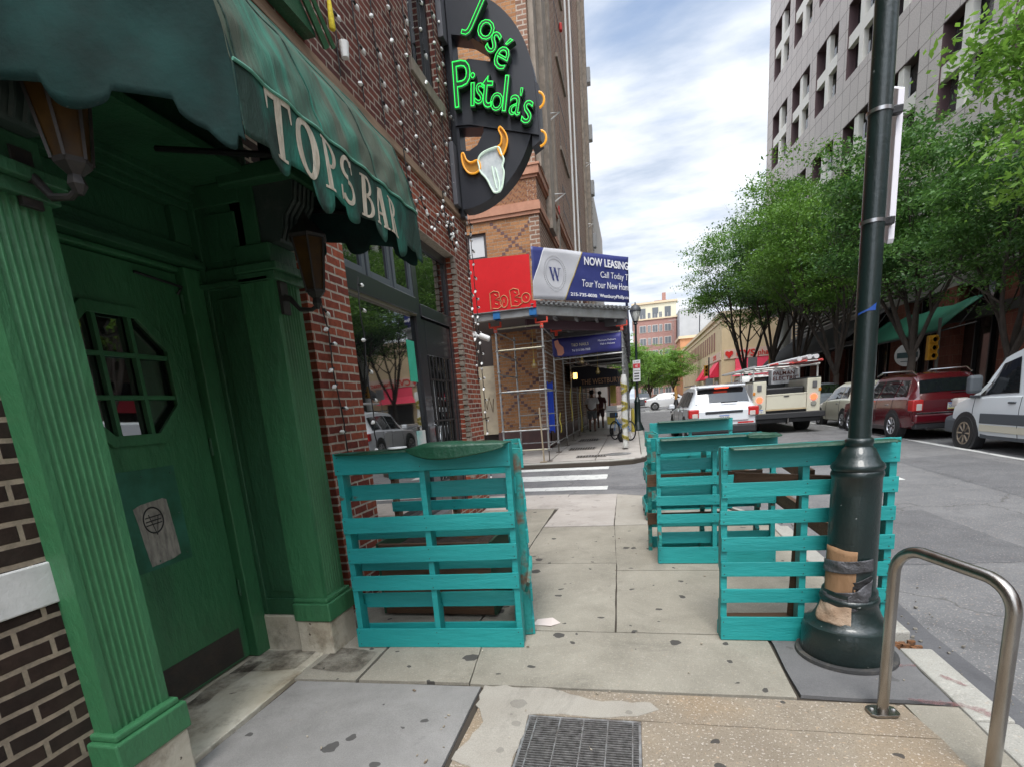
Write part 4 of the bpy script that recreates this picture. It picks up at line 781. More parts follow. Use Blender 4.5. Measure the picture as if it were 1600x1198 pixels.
pallet(t, 1.17, [(.0, .12), (.25, .34), (.46, .55), (.70, .79), (1.0, 1.1)], [(.1, .2), (.5, .6)], 1.12, seed=3, back_m=WOOD, str_m=WOOD)
# rope/bracket on side and planter box inside
mb = MB(); mb.tube([(-.745, 3.30, .38), (-.705, 3.22, .47), (-.70, 3.28, .56), (-.715, 3.36, .60)], .014, 6); tag(mb.build('tie_strap', TEALE, smooth=True), 'teal strap tying the side pallet to the front one', 'strap')
pb = thing('planter_box', 'dark wooden planter box behind the slats of the left teal pallet', 'planter', (-1.33, 3.9, gz(3.9)))
BX = MB()
mb = MB(); 
for z0 in (.02, .165, .31, .455): mb.box((-1.98, 3.62, gz(3.6) + z0), (-1.08, 3.65, gz(3.6) + z0 + .14))
mb.build('front_side', WOOD, pb, bevel=.004)
for xa in (-2.0, -1.079): mb = MB(); mb.box((xa, 3.62, gz(3.6) + .02), (xa + .019, 4.2, gz(3.6) + .6)); mb.build('end_side', mat('green_liner', (.02, .06, .03), .6), pb)
mb = MB(); mb.box((-1.98, 4.17, gz(3.6) + .02), (-1.08, 4.2, gz(3.6) + .6)); mb.build('back_side', WOOD, pb)
mb = MB(); mb.grid(lambda u, v: (-1.98 + .90 * u, 3.651 + .518 * v, gz(3.6) + .50 + .03 * math.sin(u * 17) * math.sin(v * 9)), 16, 8); mb.build('soil', mat('dark_soil', (.03, .02, .014), .95, bump=.6, bsc=60), pb)
# tarp
def tarp(name, x0, x1, yc, zt, lab, w0=.17, seed=0, amp=.028, front=.07, taper=.7):
    r = random.Random(seed); ph = [r.uniform(0, 6) for _ in range(6)]
    def f(u, v):
        x = x0 + (x1 - x0) * u; e = max(.001, math.sin(PI * min(1, max(0, u)))) ** taper
        a = (v - .5) * 2; y = yc + a * w0 * (.55 + .45 * e); z = zt + .008 + amp * e * (1 - a * a) * (1.1 + .35 * math.sin(u * 5 + ph[0])) + .0022 * math.sin(u * 17 + v * 9 + ph[1]) * e + .002 * abs(math.sin(v * 11 + u * 7 + ph[2]))
        if a < -.42: k = (-a - .42) / .58; y = yc - w0 * .43 * (.55 + .45 * e) - .065 - .006 * k; z = z * (1 - k) + (zt - front * e * (.85 + .15 * math.sin(u * 5 + ph[3]))) * k
        return (x, y, z)
    mb = MB(); mb.grid(f, 48, 22); return tag(mb.build(name, mat('green_tarp', (.004, .040, .020), .45, c2=(.006, .062, .031), sc=4, bump=.7, bsc=7), smooth=True, solid=.002, fix=False, ang=180), lab, 'tarp')
tarp('tarp', -1.40, -.76, 3.17, 1.385, 'crumpled green tarp lying on the left teal pallet', amp=.030, seed=4, front=.075)
tarp('tarp', -1.90, -1.38, 3.15, 1.38, 'thin torn green strip on the left teal pallet, left of the crumpled tarp', w0=.08, amp=.003, seed=5, front=.004)
mb = MB(); mb.lathe([(.001, 0), (.05, 0), (.062, .006), (.06, .012), (.001, .008)], (-1.48, 3.12, 1.398), 20); tag(mb.build('coffee_cup_top', WHITE, smooth=True), 'white plastic cup top lying on the left teal pallet', 'litter')
# right group
t = thing('wood_pallet', 'nearest right teal pallet standing behind the lamp post', 'pallet', (.985, 3.39, gz(3.36)), .015)
pallet(t, .95, [(.0, .155), (.255, .345), (.425, .515), (.59, .68), (.76, .845), (.925, 1.015), (1.10, 1.24)], [(.0, .1), (1.12, 1.22)], 1.235, seed=5, str_m=TEALE if 0 else TEAL, dp=.09); tilt(t, -.03)
t = thing('wood_pallet', 'middle right teal pallet facing the camera with a raised front board', 'pallet', (.70, 4.98, gz(4.95)), -.01)
pallet(t, 1.02, [(.0, .155), (.38, .465), (.55, .64), (.73, .81), (1.03, 1.16)], [(.0, .1), (.17, .28), (.33, .43), (.60, .72), (.86, .97), (1.06, 1.16)], 1.165, seed=6); tilt(t, -.075)
t = thing('wood_pallet', 'teal pallet leaning against the back of the middle right pallet', 'pallet', (.64, 5.42, gz(5.42)), PI)
pallet(t, 1.05, [(.0, .12), (.22, .31), (.42, .51), (.62, .71), (.82, .91), (1.02, 1.15)], [(.3, .42), (.7, .82)], 1.15, seed=7, back_m=WOOD, str_m=TEALE); tilt(t, .12) ; t.rotation_euler = (-.14, 0, PI)
t = thing('wood_pallet', 'farthest teal pallet, with only its top board clear above the others', 'pallet', (.72, 7.34, gz(7.3)), -.01)
pallet(t, 1.04, [(.0, .155), (.29, .38), (.51, .60), (.72, .81), (1.03, 1.18)], [(.0, .1), (.2, .3), (.4, .5), (.65, .74), (.88, .97)], 1.18, seed=8); tilt(t, -.04)
t = thing('wood_pallet', 'teal pallet seen edge on at the left of the farthest pallet', 'pallet', (.16, 7.0, gz(7.0)), PI / 2 + .05)
pallet(t, .62, [(.0, .12), (.2, .3), (.4, .5), (.6, .7), (.8, .9), (.96, 1.08)], [(.1, .2), (.5, .6)], 1.08, seed=9, str_m=TEALE); t.rotation_euler = (.04, 0, PI / 2 + .05)
def beam(p, q, w_, h_, lab, m=WOOD, name='wood_beam'):
    p, q = Vector(p), Vector(q); d = q - p; L_ = d.length; M = Matrix.Translation(p) @ d.to_track_quat('Y', 'Z').to_matrix().to_4x4()
    mb = MB(); mb.box((-w_ / 2, 0, -h_ / 2), (w_ / 2, L_, h_ / 2), M); return tag(mb.build(name, m, bevel=.003), lab, 'beam')
beam((.60, 3.46, 1.06), (1.5, 3.49, .985), .04, .09, 'bare brown timber behind the nearest right pallet, its end sticking out right')
beam((1.05, 3.5, 1.05), (1.12, 4.95, 1.07), .04, .09, 'bare brown timber running from the nearest right pallet to the middle one')
beam((1.28, 3.5, .62), (1.18, 7.2, .70), .04, .12, 'long brown timber rail on the street side of the right pallets')
beam((.98, 3.52, .02), (1.02, 3.54, 1.0), .05, .05, 'upright brown timber behind the middle of the nearest right pallet')
beam((1.40, 3.50, .02), (1.42, 3.52, .98), .05, .05, 'upright brown timber behind the right end of the nearest right pallet')
beam((.55, 3.52, .10), (1.45, 3.54, .11), .08, .06, 'dark timber lying low behind the nearest right pallet')
mb = MB(); mb.box((.19, 4.60, .33), (.215, 5.0, .39), Matrix.Rotation(.0, 4, 'Z')); tag(mb.build('wood_offcut', TEALE), 'loose teal strip sticking out left of the middle right pallet', 'wood strip')
tarp('tarp', .95, 1.22, 4.95, 1.20, 'small wad of green tarp on the right end of the middle right pallet', w0=.09, amp=.025, seed=8, front=.012)
tarp('tarp', .22, .95, 4.95, 1.212, 'torn green strip along the top of the middle right pallet', w0=.07, amp=.002, seed=9, front=.003)
tarp('tarp', .55, 1.42, 3.36, 1.262, 'torn green strip along the top of the nearest right pallet', w0=.07, amp=.002, seed=10, front=.003)
tarp('tarp', .3, 1.2, 7.3, 1.262, 'torn green strip along the top of the farthest pallet', w0=.07, amp=.002, seed=11, front=.003)
mb = MB(); mb.add([(p[0], p[1], gz(3.3) + .004 + .006 * (i % 2)) for i, p in enumerate([(-.76, 3.5), (-.62, 3.47), (-.56, 3.54), (-.63, 3.62), (-.74, 3.6)])], [(0, 1, 2, 3, 4)]); tag(mb.build('paper_scrap', mat('scrap_paper', (.6, .52, .48), .9), solid=.002), 'crumpled pale paper scrap under the side of the left planter', 'litter')
# ---------------------------------------------------------------- lamp post (near)
lp = thing('street_lamp', 'dark green cast iron lamp post in the foreground with cardboard taped round its base', 'lamp post', (1.185, 3.19, gz(3.2)))
LC = (1.185, 3.19); g0 = gz(3.19) + .005
mb = MB(); mb.lathe([(.265, 0), (.262, .018), (.25, .022), (.24, .02)], (*LC, g0), 40); mb.build('base_ring', mat('dirty_base_ring', (.04, .04, .04), .8, dirt=.6, dsc=9, dcol=(.16, .14, .11)), lp, smooth=True)
mb = MB(); mb.lathe([(.232, .018), (.235, .03), (.232, .16), (.225, .185), (.222, .20), (.205, .205), (.185, .225), (.165, .26), (.150, .30), (.143, .325), (.148, .335), (.152, .35), (.148, .365), (.138, .37), (.141, .39), (.138, .405), (.126, .42), (.1245, .60), (.121, .95), (.120, 1.05), (.124, 1.055), (.128, 1.07), (.124, 1.085), (.120, 1.09), (.128, 1.10), (.130, 1.11), (.124, 1.125), (.108, 1.14), (.095, 1.17), (.078, 1.205), (.066, 1.215), (.064, 1.225), (.068, 1.232), (.068, 1.255), (.060, 1.262), (.054, 1.265)], (*LC, g0), 48); mb.build('pedestal', DGRN, lp, smooth=True, ang=50)
mb = MB(); mb.tube([(LC[0] - .02 * k / 10, LC[1], g0 + 1.26 + 5.2 * k / 10) for k in range(11)], [.0535 - .012 * k / 10 for k in range(11)], 32); mb.build('shaft', DGRN, lp, smooth=True)
for zz in (2.36, 2.84): mb = MB(); mb.lathe([(.0535, -.008), (.0555, -.008), (.0555, .008), (.0535, .008)], (LC[0] - .008, LC[1], zz), 32); mb.build('clamp_band', mat('band_steel', (.4, .4, .4), .35, 1), lp, smooth=True)
mb = MB(); mb.lathe([(.1248, 0), (.1248, .0)], (*LC, 0), 8) if 0 else None
mb.grid(lambda u, v: (LC[0] + .1252 * math.cos(math.radians(-150 + 44 * u)), LC[1] + .1252 * math.sin(math.radians(-150 + 44 * u)), g0 + .52 + .17 * v), 10, 4); mb.build('access_door', DGRN, lp, solid=.004)
mb = MB(); mb.lathe([(.055, 6.4), (.09, 6.5), (.05, 6.55), (.16, 6.75), (.17, 6.8), (.2, 7.2), (.12, 7.3), (.02, 7.45)], (LC[0] - .02, LC[1], 0), 16); mb.build('lamp_head', DGRN, lp, smooth=True)
mb = MB(); mb.grid(lambda u, v: (LC[0] - .008 + .0543 * math.cos(math.radians(-150 + 90 * u)), LC[1] + .0543 * math.sin(math.radians(-150 + 90 * u)), 1.93 + (.005 + .03 * max(0, u - .55)) * (v - .5) * 2 + .03 * u), 16, 2); mb.build('spray_mark', mat('blue_spray', (.008, .06, .30), .6, c2=(.012, .05, .16), sc=20), lp)
# cardboard and tape
CB = mat('cardboard', (.32, .19, .10), .85, c2=(.25, .14, .07), sc=5, stretch=(1, 1, .3), bump=.4, bsc=30, dirt=.3, dsc=6); CBP = mat('crumpled_cardboard', (.45, .34, .25), .9, c2=(.3, .2, .13), sc=8, bump=.8, bsc=18)
TAPE = mat('duct_tape', (.12, .12, .13), .38, .35, c2=(.07, .07, .075), sc=9, bump=1, bsc=16); TAPEB = mat('black_tape', (.015, .015, .016), .4, bump=.8, bsc=20)
def wrap(name, a0, a1, z0, z1, r_, m, par=lp, amp=.003, sk=0, seed=0, flare=0):
    r = random.Random(seed); p = [r.uniform(0, 6) for _ in range(4)]
    def f(u, v):
        a = math.radians(a0 + (a1 - a0) * u); z = z0 + (z1 - z0) * v + sk * (u - .5) + .0018 * math.sin(u * 9 + p[2]); rr = r_ + amp * .55 * math.sin(u * 13 + v * 5 + p[0]) + amp * .4 * math.sin(v * 9 + u * 7 + p[1]) + flare * (1 - v)
        return (LC[0] + rr * math.cos(a), LC[1] + rr * math.sin(a), g0 + z)
    mb = MB(); mb.grid(f, 28, 10); return mb.build(name, m, par, smooth=True, solid=.003, fix=False, ang=180)
cbx = thing('cardboard_wrap', 'brown cardboard held round the lamp post base with grey duct tape', 'cardboard', (1.07, 3.1, .35))
wrap('cardboard', -176, -98, .36, .665, .131, CB, cbx, amp=.0015, sk=-.02, seed=1)
wrap('duct_tape', -182, -62, .53, .60, .137, TAPE, cbx, amp=.004, sk=.03, seed=2)
wrap('black_tape', -104, -62, .44, .50, .133, TAPEB, cbx, amp=.003, sk=.04, seed=3)
wrap('duct_tape', -184, -72, .345, .415, .1385, TAPE, cbx, amp=.005, sk=.05, seed=4)
wrap('duct_tape', -112, -64, .33, .45, .141, TAPE, cbx, amp=.006, sk=.10, seed=5)
wrap('torn_flap', -178, -104, .235, .35, .143, CBP, cbx, amp=.004, sk=.0, seed=6, flare=.035)
# sign seen edge on, clamped to the post
ps = thing('pole_sign', 'long white sign seen edge on, clamped high on the near lamp post', 'sign', (1.27, 3.25, 2.6))
mb = MB(); mb.prism([(3.215, 2.28), (3.225, 2.26), (3.45, 2.36), (3.45, 3.06), (3.22, 2.94)], .028, 'x', 1.262); mb.build('sign_panel', mat('sign_white', (.72, .70, .74), .4), ps, bevel=.003)
for zz in (2.36, 2.84): mb = MB(); mb.box((1.2, 3.18, zz - .018), (1.275, 3.215, zz + .018)); mb.build('sign_clamp', BLACK, ps, bevel=.004)
# ---------------------------------------------------------------- bike rack
br = thing('bike_rack', 'stainless steel hoop bike rack bolted to the pavement near the kerb', 'bike rack', (1.14, 2.57, gz(2.5)))
A, B = Vector((1.135, 2.575, gz(2.57))), Vector((1.335, 2.13, gz(2.1))); hd = (B - A).normalized(); hd.z = 0; pts = [A + Vector((0, 0, z)) for z in (.0, .2, .4, .6, .72)]
ztop = .865; rr = .12
for i in range(1, 9): a = PI / 2 * i / 8; pts.append(Vector((A.x, A.y, ztop - rr)) + hd * (rr * (1 - math.cos(a))) + Vector((0, 0, rr * math.sin(a))))
Ln = (B - A).length; zt2 = .845
for i in range(9): a = PI / 2 * i / 8; pts.append(Vector((A.x, A.y, zt2 - rr)) + hd * (Ln - rr + rr * math.sin(a)) + Vector((0, 0, rr * math.cos(a))))
pts += [Vector((B.x, B.y, z)) for z in (.6, .4, .2, .02)]
mb = MB(); mb.tube(pts, .0245, 20); mb.build('hoop', STEEL, br, smooth=True)
for C_ in (A, B):
    mb = MB(); Mx = Matrix.Translation((C_.x, C_.y, gz(C_.y) + .006)) @ Matrix.Rotation(.1, 4, 'Z'); mb.prism([(-.065, -.035), (-.045, -.05), (.045, -.05), (.065, -.03), (.065, .03), (.045, .045), (-.045, .045), (-.065, .03)], .012, 'z', 0, Mx); fl = mb.build('foot_flange', STEEL, br, bevel=.002)
    for s in (-1, 1): mb = MB(); mb.lathe([(.009, .0121), (.009, .018), (.004, .021)], (C_.x + .046 * s, C_.y - .0 * s, gz(C_.y) + .006), 6); mb.build('bolt', GALV, fl)
# ---------------------------------------------------------------- apartment building across the side street
ab = thing('apartment_building', 'tall tan and brown brick apartment building across the side street', 'building', (-3, 17.5, 0))
TERRA = mat('terracotta_moulding', (.42, .20, .12), .7, c2=(.34, .155, .09), sc=4, dirt=.2, dsc=5)
AX = -2.72
mb = MB(); mb.box((-16, 17.5, .8), (-5.2, 40, 34)); mb.box((-5.2, 17.5, 5.0), (AX - .3, 40, 6.25)); mb.box((-4.5, 17.5, .8), (AX - .3, 40, 5.0)); mb.box((-5.2, 17.5, 7.02), (AX - .3, 40, 34)); mb.box((-4.42, 17.5, 6.25), (AX - .3, 40, 7.02))
mb.build('front_wall', B_TAN, ab)
mb = MB(); mb.box((AX - .299, 17.5, .8), (AX, 40, 34)); mb.box((AX - .28, 17.49, .8), (AX + .02, 17.72, 7.4), None); mb.build('side_wall', B_BRN, ab)
mb = MB(); mb.box((-4.5, 17.44, 0), (AX + .03, 17.499, .8)); mb.box((AX, 17.44, 0), (AX + .03, 40, .799)); mb.build('base_course', mat('base_granite', (.09, .04, .035), .5, c2=(.06, .03, .028), sc=5), ab)
mb = MB(); mb.box((-5.2, 17.9, 0), (-4.51, 18, 5)); mb.build('shop_recess', mat('recess_dark', (.03, .022, .02), .8), ab)
mb = MB(); mb.box((-5.35, 17.7, .75), (-4.52, 17.76, 3.0)); bdp = mb.build('boarded_panel', mat('beige_board', (.36, .31, .22), .7, c2=(.28, .235, .17), sc=2, dirt=.3, dsc=3), ab)
mb = MB(); 
for pts in ([(-4.95, 1.9), (-4.9, 1.6), (-4.8, 2.0), (-4.7, 1.5), (-4.65, 1.95)], [(-5.1, 1.3), (-4.85, 1.35)]): mb.tube([(x, 17.69, z) for x, z in pts], .012, 4)
mb.build('graffiti', mat('brown_spray', (.10, .06, .03), .8), bdp)
for z0, z1, pr_ in ((7.32, 7.42, .06), (7.42, 7.62, .10), (7.62, 7.68, .07), (8.32, 8.40, .05), (8.40, 8.62, .11), (8.62, 8.68, .14)):
    mb = MB(); mb.box((-16, 17.5 - pr_, z0), (AX + pr_, 17.499, z1)); mb.box((AX, 17.499, z0), (AX + pr_, 40, z1)); mb.build('moulding', TERRA, ab)
# herringbone panel between the mouldings
mb = MB(); mb2 = MB(); k = 0
for i in range(46):
    x = -7.0 + i * .094; up_ = (i % 2 == 0)
    for j in range(12):
        z = 7.66 + j * .064; M = Matrix.Translation((x, 17.492, z)) @ Matrix.Rotation(math.radians(45 if up_ else -45), 4, 'Y')
        if z > 8.30: continue
        (mb if (i + j) % 3 else mb2).box((-.055, -.006, -.017), (.055, .0, .017), M)
o = mb.build('herringbone_brick', mat('herring_tan', (.36, .18, .09), .8, c2=(.28, .13, .06), sc=9), ab); o['kind'] = 'stuff'
o = mb2.build('herringbone_brick', mat('herring_brown', (.20, .085, .05), .8), ab); o['kind'] = 'stuff'
# diaper pattern of dark headers
mb = MB()
def header(x, z): mb.box((x - .055, 17.4945, z - .042), (x + .055, 17.4995, z + .042))
for (xc, zc, P_, zlo, zhi, xlo) in ((-3.55, 6.62, 2.3, 5.0, 7.25, -7), (-3.72, 3.0, 1.15, .95, 3.5, -4.2), (-3.72, 4.2, 1.15, 3.5, 4.9, -4.2)):
    for s_ in (-1, 1):
        for k_ in range(-4, 5):
            for i in range(-40, 9):
                x = xc + i * .11; z = zc + s_ * i * .10 + k_ * P_
                if zlo < z < zhi and xlo < x < -2.85 and not (6.15 < z < 7.12 and -5.25 < x < -4.35) and (s_ == 1 or i != 0): header(x, z)
for i in range(15): header(-4.33, 1.0 + i * .225)
o = mb.build('diaper_brickwork', mat('dark_header', (.11, .055, .05), .75), ab); o['kind'] = 'stuff'
def win(x0, x1, z0, z1, y, face='y', par=ab):
    f = MB(); t_ = .07
    if face == 'y':
        for q in (((x0, y, z0), (x0 + t_, y + .08, z1)), ((x1 - t_, y, z0), (x1, y + .08, z1)), ((x0 + t_, y, z1 - t_), (x1 - t_, y + .08, z1)), ((x0 + t_, y, z0), (x1 - t_, y + .08, z0 + t_))): f.box(*q)
        p = MB(); p.box((x0 + t_, y + .04, z0 + t_), (x1 - t_, y + .06, z1 - t_))
    else:
        for q in (((y - .08, x0, z0), (y, x0 + t_, z1)), ((y - .08, x1 - t_, z0), (y, x1, z1)), ((y - .08, x0 + t_, z1 - t_), (y, x1 - t_, z1)), ((y - .08, x0 + t_, z0), (y, x1 - t_, z0 + t_)), ((y - .075, x0 + t_, (z0 + z1) / 2 - .03), (y - .005, x1 - t_, (z0 + z1) / 2 + .03))): f.box(*q)
        p = MB(); p.box((y - .06, x0 + t_, z0 + t_), (y - .04, x1 - t_, z1 - t_))
    w = f.build('window', mat('dark_window_frame', (.05, .035, .03), .5), par); p.build('pane', mat('window_glass_far', (.05, .055, .06), .08, spec=.9, c2=(.12, .13, .14), sc=.6), w); return w
w = win(-5.1, -4.42, 6.25, 7.02, 17.56); mb = MB(); mb.box((-5.0, 17.59, 6.35), (-4.52, 17.6, 6.95)); mb.build('blind', mat('white_blind', (.5, .5, .5), .7), w)
for r_i in range(7):
    z0 = 8.55 + r_i * 3.3 + .1
    win(24.6, 27.2, z0, z0 + 1.95, AX + .012, 'x'); win(31.0, 33.2, z0, z0 + 1.95, AX + .012, 'x')
    mb = MB(); mb.box((AX, 24.4, z0 - .14), (AX + .08, 27.4, z0)); mb.build('sill', STONE, ab)
    mb = MB(); mb.box((AX, 18.5, z0 + .2), (AX + .03, 19.25, z0 + 2.4)); mb.build('window', mat('dark_window', (.02, .018, .02), .3), ab)  # flat dark boxes for the windows between the piers
    mb = MB(); mb.box((AX, 20.9, z0 + .2), (AX + .03, 21.5, z0 + 2.4)); mb.build('window', MATS['dark_window'], ab)
for y0, y1, p_, z0 in ((17.75, 18.3, .16, 8.68), (19.35, 20.3, .20, 7.4), (21.7, 22.1, .12, 5.0), (36.8, 37.3, .15, 4), (39.0, 39.9, .25, 4)):
    mb = MB(); mb.box((AX, y0, z0), (AX + p_, y1, 34)); mb.build('stone_pier', STONE, ab, bevel=.02)
for y, z in ((19.8, 14.3), (20.8, 11.2), (21.5, 8.9), (22, 17), (37.5, 12.5), (37.5, 16)):
    mb = MB(); mb.tube([(AX, y, z), (AX + .45, y, z + .25), (AX, y, z + .28)], .03, 5); mb.build('bracket', WHITE, ab)
for y, z in ((20.4, 12.8), (21.8, 8.6), (26.0, 16.9)):
    mb = MB(); mb.box((AX + .03, y, z), (AX + .16, y + .2, z + .3)); mb.build('red_fitting', REDP, ab, bevel=.05)
for y in (28.6, 30.8): mb = MB(); mb.tube([(AX + .06, y, 5), (AX + .06, y + .1, 15), (AX + .06, y, 33)], .05, 6); mb.build('drain_pipe', WHITE, ab, smooth=True)
for z in (8.7, 12, 15.3, 18.6, 21.9): mb = MB(); mb.box((AX + .0, 40.0, z), (AX + .45, 40.5, z + .9)); mb.build('air_conditioner', mat('ac_grey', (.3, .3, .3), .6), ab, bevel=.04)
sb = thing('siding_building', 'building with pale beige siding just behind the brown brick apartment building', 'building', (-8, 42, 0))
mb = MB(); 
mb.box((-14, 42, 0), (-2.55, 55, 16.4)); mb.build('wall', mat('beige_siding', (.36, .33, .30), .7), sb)
mb = MB()
for i in range(40): mb.box((-3.9, 41.97, .3 + i * .4), (-2.52, 41.999, .34 + i * .4))
o = mb.build('siding_boards', mat('siding_line', (.22, .20, .18), .8), sb); o['kind'] = 'stuff'
# ---------------------------------------------------------------- sidewalk shed
sh = thing('sidewalk_shed', 'pipe scaffold walkway with metal deck over the far pavement', 'scaffold', (-2.2, 13.7, gz(13.7)))
R_ = .026
def pole(x, y, z1=3.6, m=GALV, jack=True):
    g = gz(y); mb = MB(); mb.tube([(x, y, g + .28), (x, y, z1)], R_, 8); p = mb.build('upright_pole', m, sh, smooth=True)
    mb = MB(); mb.tube([(x, y, g + .01), (x, y, g + .28)], .014, 6); mb.box((x - .08, y - .08, g + .001), (x + .08, y + .08, g + .012)); mb.build('jack_base', mat('rusty_jack', (.09, .07, .055), .7, .3), p)
    mb = MB()
    for z in (.47, .99, 2.0, 2.5, 3.03, 3.52):
        if z < z1: mb.lathe([(.03, -.025), (.05, -.01), (.05, .01), (.03, .025)], (x, y, z), 8)
    mb.build('rosette_couplers', GALV, p, smooth=True).__setitem__('kind', 'stuff')
PF = [(-3.4, 13.7), (-2.2, 13.7), (-3.4, 15.9)] + [(-2.25, 15.9 + 2.1 * i) for i in range(9)] + [(-.28, 15.9 + 2.1 * i) for i in range(9)]
for x, y in PF: pole(x, y)
def bar(a, b, r=.022, m=GALV, nm='horizontal_tube'): mb = MB(); mb.tube([a, b], r, 6); return mb.build(nm, m, sh, smooth=True)
YT = mat('yellow_zinc_tube', (.40, .36, .24), .5, .3, c2=(.33, .31, .25), sc=6)
for z, m in ((3.56, YT), (3.03, YT), (2.0, GALV), (.99, GALV), (.47, YT)): bar((-3.4, 13.7, z), (-2.2, 13.7, z), m=m)
for z in (3.4, 2.0, 1.35, .99, .5): bar((-3.4, 15.9, z), (-2.25, 15.9, z), .018)
for z in (3.5, 2.95, 2.45, 2.0, .55): bar((-3.4, 13.7, z), (-3.4, 15.9, z), .018); bar((-2.2, 13.7, z), (-2.25, 15.9, z), .018)
for i in range(8):
    y = 15.9 + 2.1 * i
    for z in (3.5, 3.0, 2.0, .5)[:4 if i else 4]: bar((-2.25, y, z), (-2.25, y + 2.1, z), .018)
    for z in (3.5, 2.85): bar((-.28, y, z), (-.28, y + 2.1, z), .018)
    bar((-2.25, y, 3.44), (-.28, y, 3.46), .026); 
    if i > 0: bar((-2.25, y, 2.88), (-.28, y, 2.90), .018)
bar((-2.25, 15.85, 2.86), (-.28, 15.85, 2.88), .022)
mb = MB(); mb.tube([(-2.33, 13.6, gz(13.6) + .01), (-2.38, 13.62, 1.55)], .022, 6); mb.box((-2.43, 13.5, gz(13.6)), (-2.25, 13.68, gz(13.6) + .012)); mb.build('spare_jack', mat('rusty_tube', (.30, .24, .16), .7), sh)
GM = mat('grey_painted_steel', (.30, .31, .31), .5, .3, c2=(.22, .22, .215), sc=3, dirt=.35, dsc=5, dcol=(.14, .09, .06)); DGM = mat('dark_steel', (.06, .055, .06), .6)
mb = MB(); mb.box((-4.6, 13.45, 3.76), (-2.36, 13.65, 3.93)); mb.box((-4.6, 13.4, 3.931), (-2.36, 13.7, 3.95)); mb.build('edge_beam', GM, sh)
BLU = mat('blue_clamp', (.02, .14, .36), .5)
for x in (-3.28, -2.36): mb = MB(); mb.box((x - .09, 13.42, 3.76), (x + .09, 13.7, 3.96)); mb.build('beam_clamp', BLU, sh, bevel=.01)
for x, y in ((-3.4, 13.7), (-2.2, 13.7), (-.28, 15.9), (-2.1, 15.6)):
    mb = MB(); mb.box((x - .16, y - .05, 3.60), (x + .16, y + .05, 3.63)); mb.box((x - .16, y - .05, 3.631), (x - .13, y + .05, 3.73)); mb.box((x + .13, y - .05, 3.631), (x + .16, y + .05, 3.73)); mb.box((x - .04, y - .04, 3.48), (x + .04, y + .04, 3.599)); mb.build('u_head', mat('orange_red_paint', (.62, .06, .03), .5), sh, bevel=.006)
D0, D1 = Vector((-2.32, 13.4, 0)), Vector((-.06, 15.95, 0)); DD = (D1 - D0).normalized(); DN = Vector((DD.y, -DD.x, 0))
def diag(a, b, z0, z1, off, th, m, nm, par=sh, world=True):
    p = D0 + DD * a + DN * off; M = Matrix.Translation(p) @ Matrix.Rotation(math.atan2(DD.y, DD.x), 4, 'Z'); mb = MB(); mb.box((0, 0, z0), (b - a, th, z1), M); return mb.build(nm, m, par)
diag(-.0, 3.36, 3.78, 4.0, -.03, .1, GM, 'edge_beam'); diag(-.05, 3.4, 4.001, 4.02, -.0, .16, GM, 'beam_flange'); diag(.1, 3.4, 3.52, 3.74, -.45, .08, mat('purple_steel', (.07, .035, .045), .6), 'timber_bearer')
mb = MB()
for i in range(42):
    p = D0 + DD * (.1 + i * .08) + DN * .04; M = Matrix.Translation(p) @ Matrix.Rotation(math.atan2(DD.y, DD.x), 4, 'Z'); mb.box((0, 0, 4.02 if i % 2 else 4.07), (.078, .3, 4.055 if i % 2 else 4.10), M)
mb.build('corrugated_deck_edge', GM, sh)
# deck
mb = MB(); mb.add([(p[0], p[1], z) for z in (3.98, 4.02) for p in ((-4.6, 13.6), (-2.4, 13.6), (-.15, 16.1), (-.15, 33), (-4.6, 33))], [(0, 1, 2, 3, 4), (9, 8, 7, 6, 5), (0, 1, 6, 5), (1, 2, 7, 6), (2, 3, 8, 7), (3, 4, 9, 8), (4, 0, 5, 9)]); mb.build('deck', DGM, sh)
for i in range(9): y = 15.9 + 2.1 * i; mb = MB(); mb.box((-2.5, y - .05, 3.62), (-.15, y + .05, 3.82)); mb.build('cross_beam', DGM, sh)
for x in (-2.0, -1.4, -.8, -.2): mb = MB(); mb.box((x - .03, 16.2, 3.82), (x + .03, 33, 3.97)); mb.build('joist', GM, sh)
for i in range(4): p = D0 + DD * (.75 + i * .75) - DN * .15; mb = MB(); mb.box((p.x - .03, p.y, 3.72), (p.x + .03, p.y + 1.2, 3.80)); mb.build('joist', GM, sh)
mb = MB(); mb.box((-.16, 16.0, 4.04), (-.12, 33, 5.2)); mb.build('street_parapet', mat('navy_board', (.03, .04, .12), .6), sh)
# red hoarding
rh = thing('red_hoarding', 'plain red board parapet on the scaffold with pale graffiti', 'hoarding', (-3.2, 13.45, 4.6))
M = Matrix.Translation((-2.36, 13.40, 0)) @ Matrix.Rotation(math.radians(-2.5), 4, 'Z')
mb = MB(); mb.prism([(-2.6, 3.96), (-.0, 3.93), (.10, 3.93), (.10, 4.08), (0, 4.1), (0, 5.14), (-2.6, 5.26)], .03, 'y', 0, M); mb.build('red_panel', RED, rh)
GF = mat('pale_graffiti', (.45, .22, .10), .8)
def gl(pts): mb = MB(); mb.tube([M @ Vector((x, -.004, z)) for x, z in pts], .012, 4); mb.build('graffiti_letter', GF, rh, smooth=True)
gl([(-1.05, 4.0), (-1.05, 4.38), (-.95, 4.42), (-.82, 4.38), (-.80, 4.27), (-.92, 4.22), (-.76, 4.18), (-.74, 4.06), (-.86, 4.0), (-1.0, 4.02)]); gl([(-.93, 4.34), (-.88, 4.30)]); gl([(-.93, 4.13), (-.86, 4.1)])
gl([(-.70 + .10 * math.cos(a), 4.15 + .14 * math.sin(a)) for a in [i * PI / 8 for i in range(17)]]); gl([(-.70, 4.2), (-.70, 4.12)])
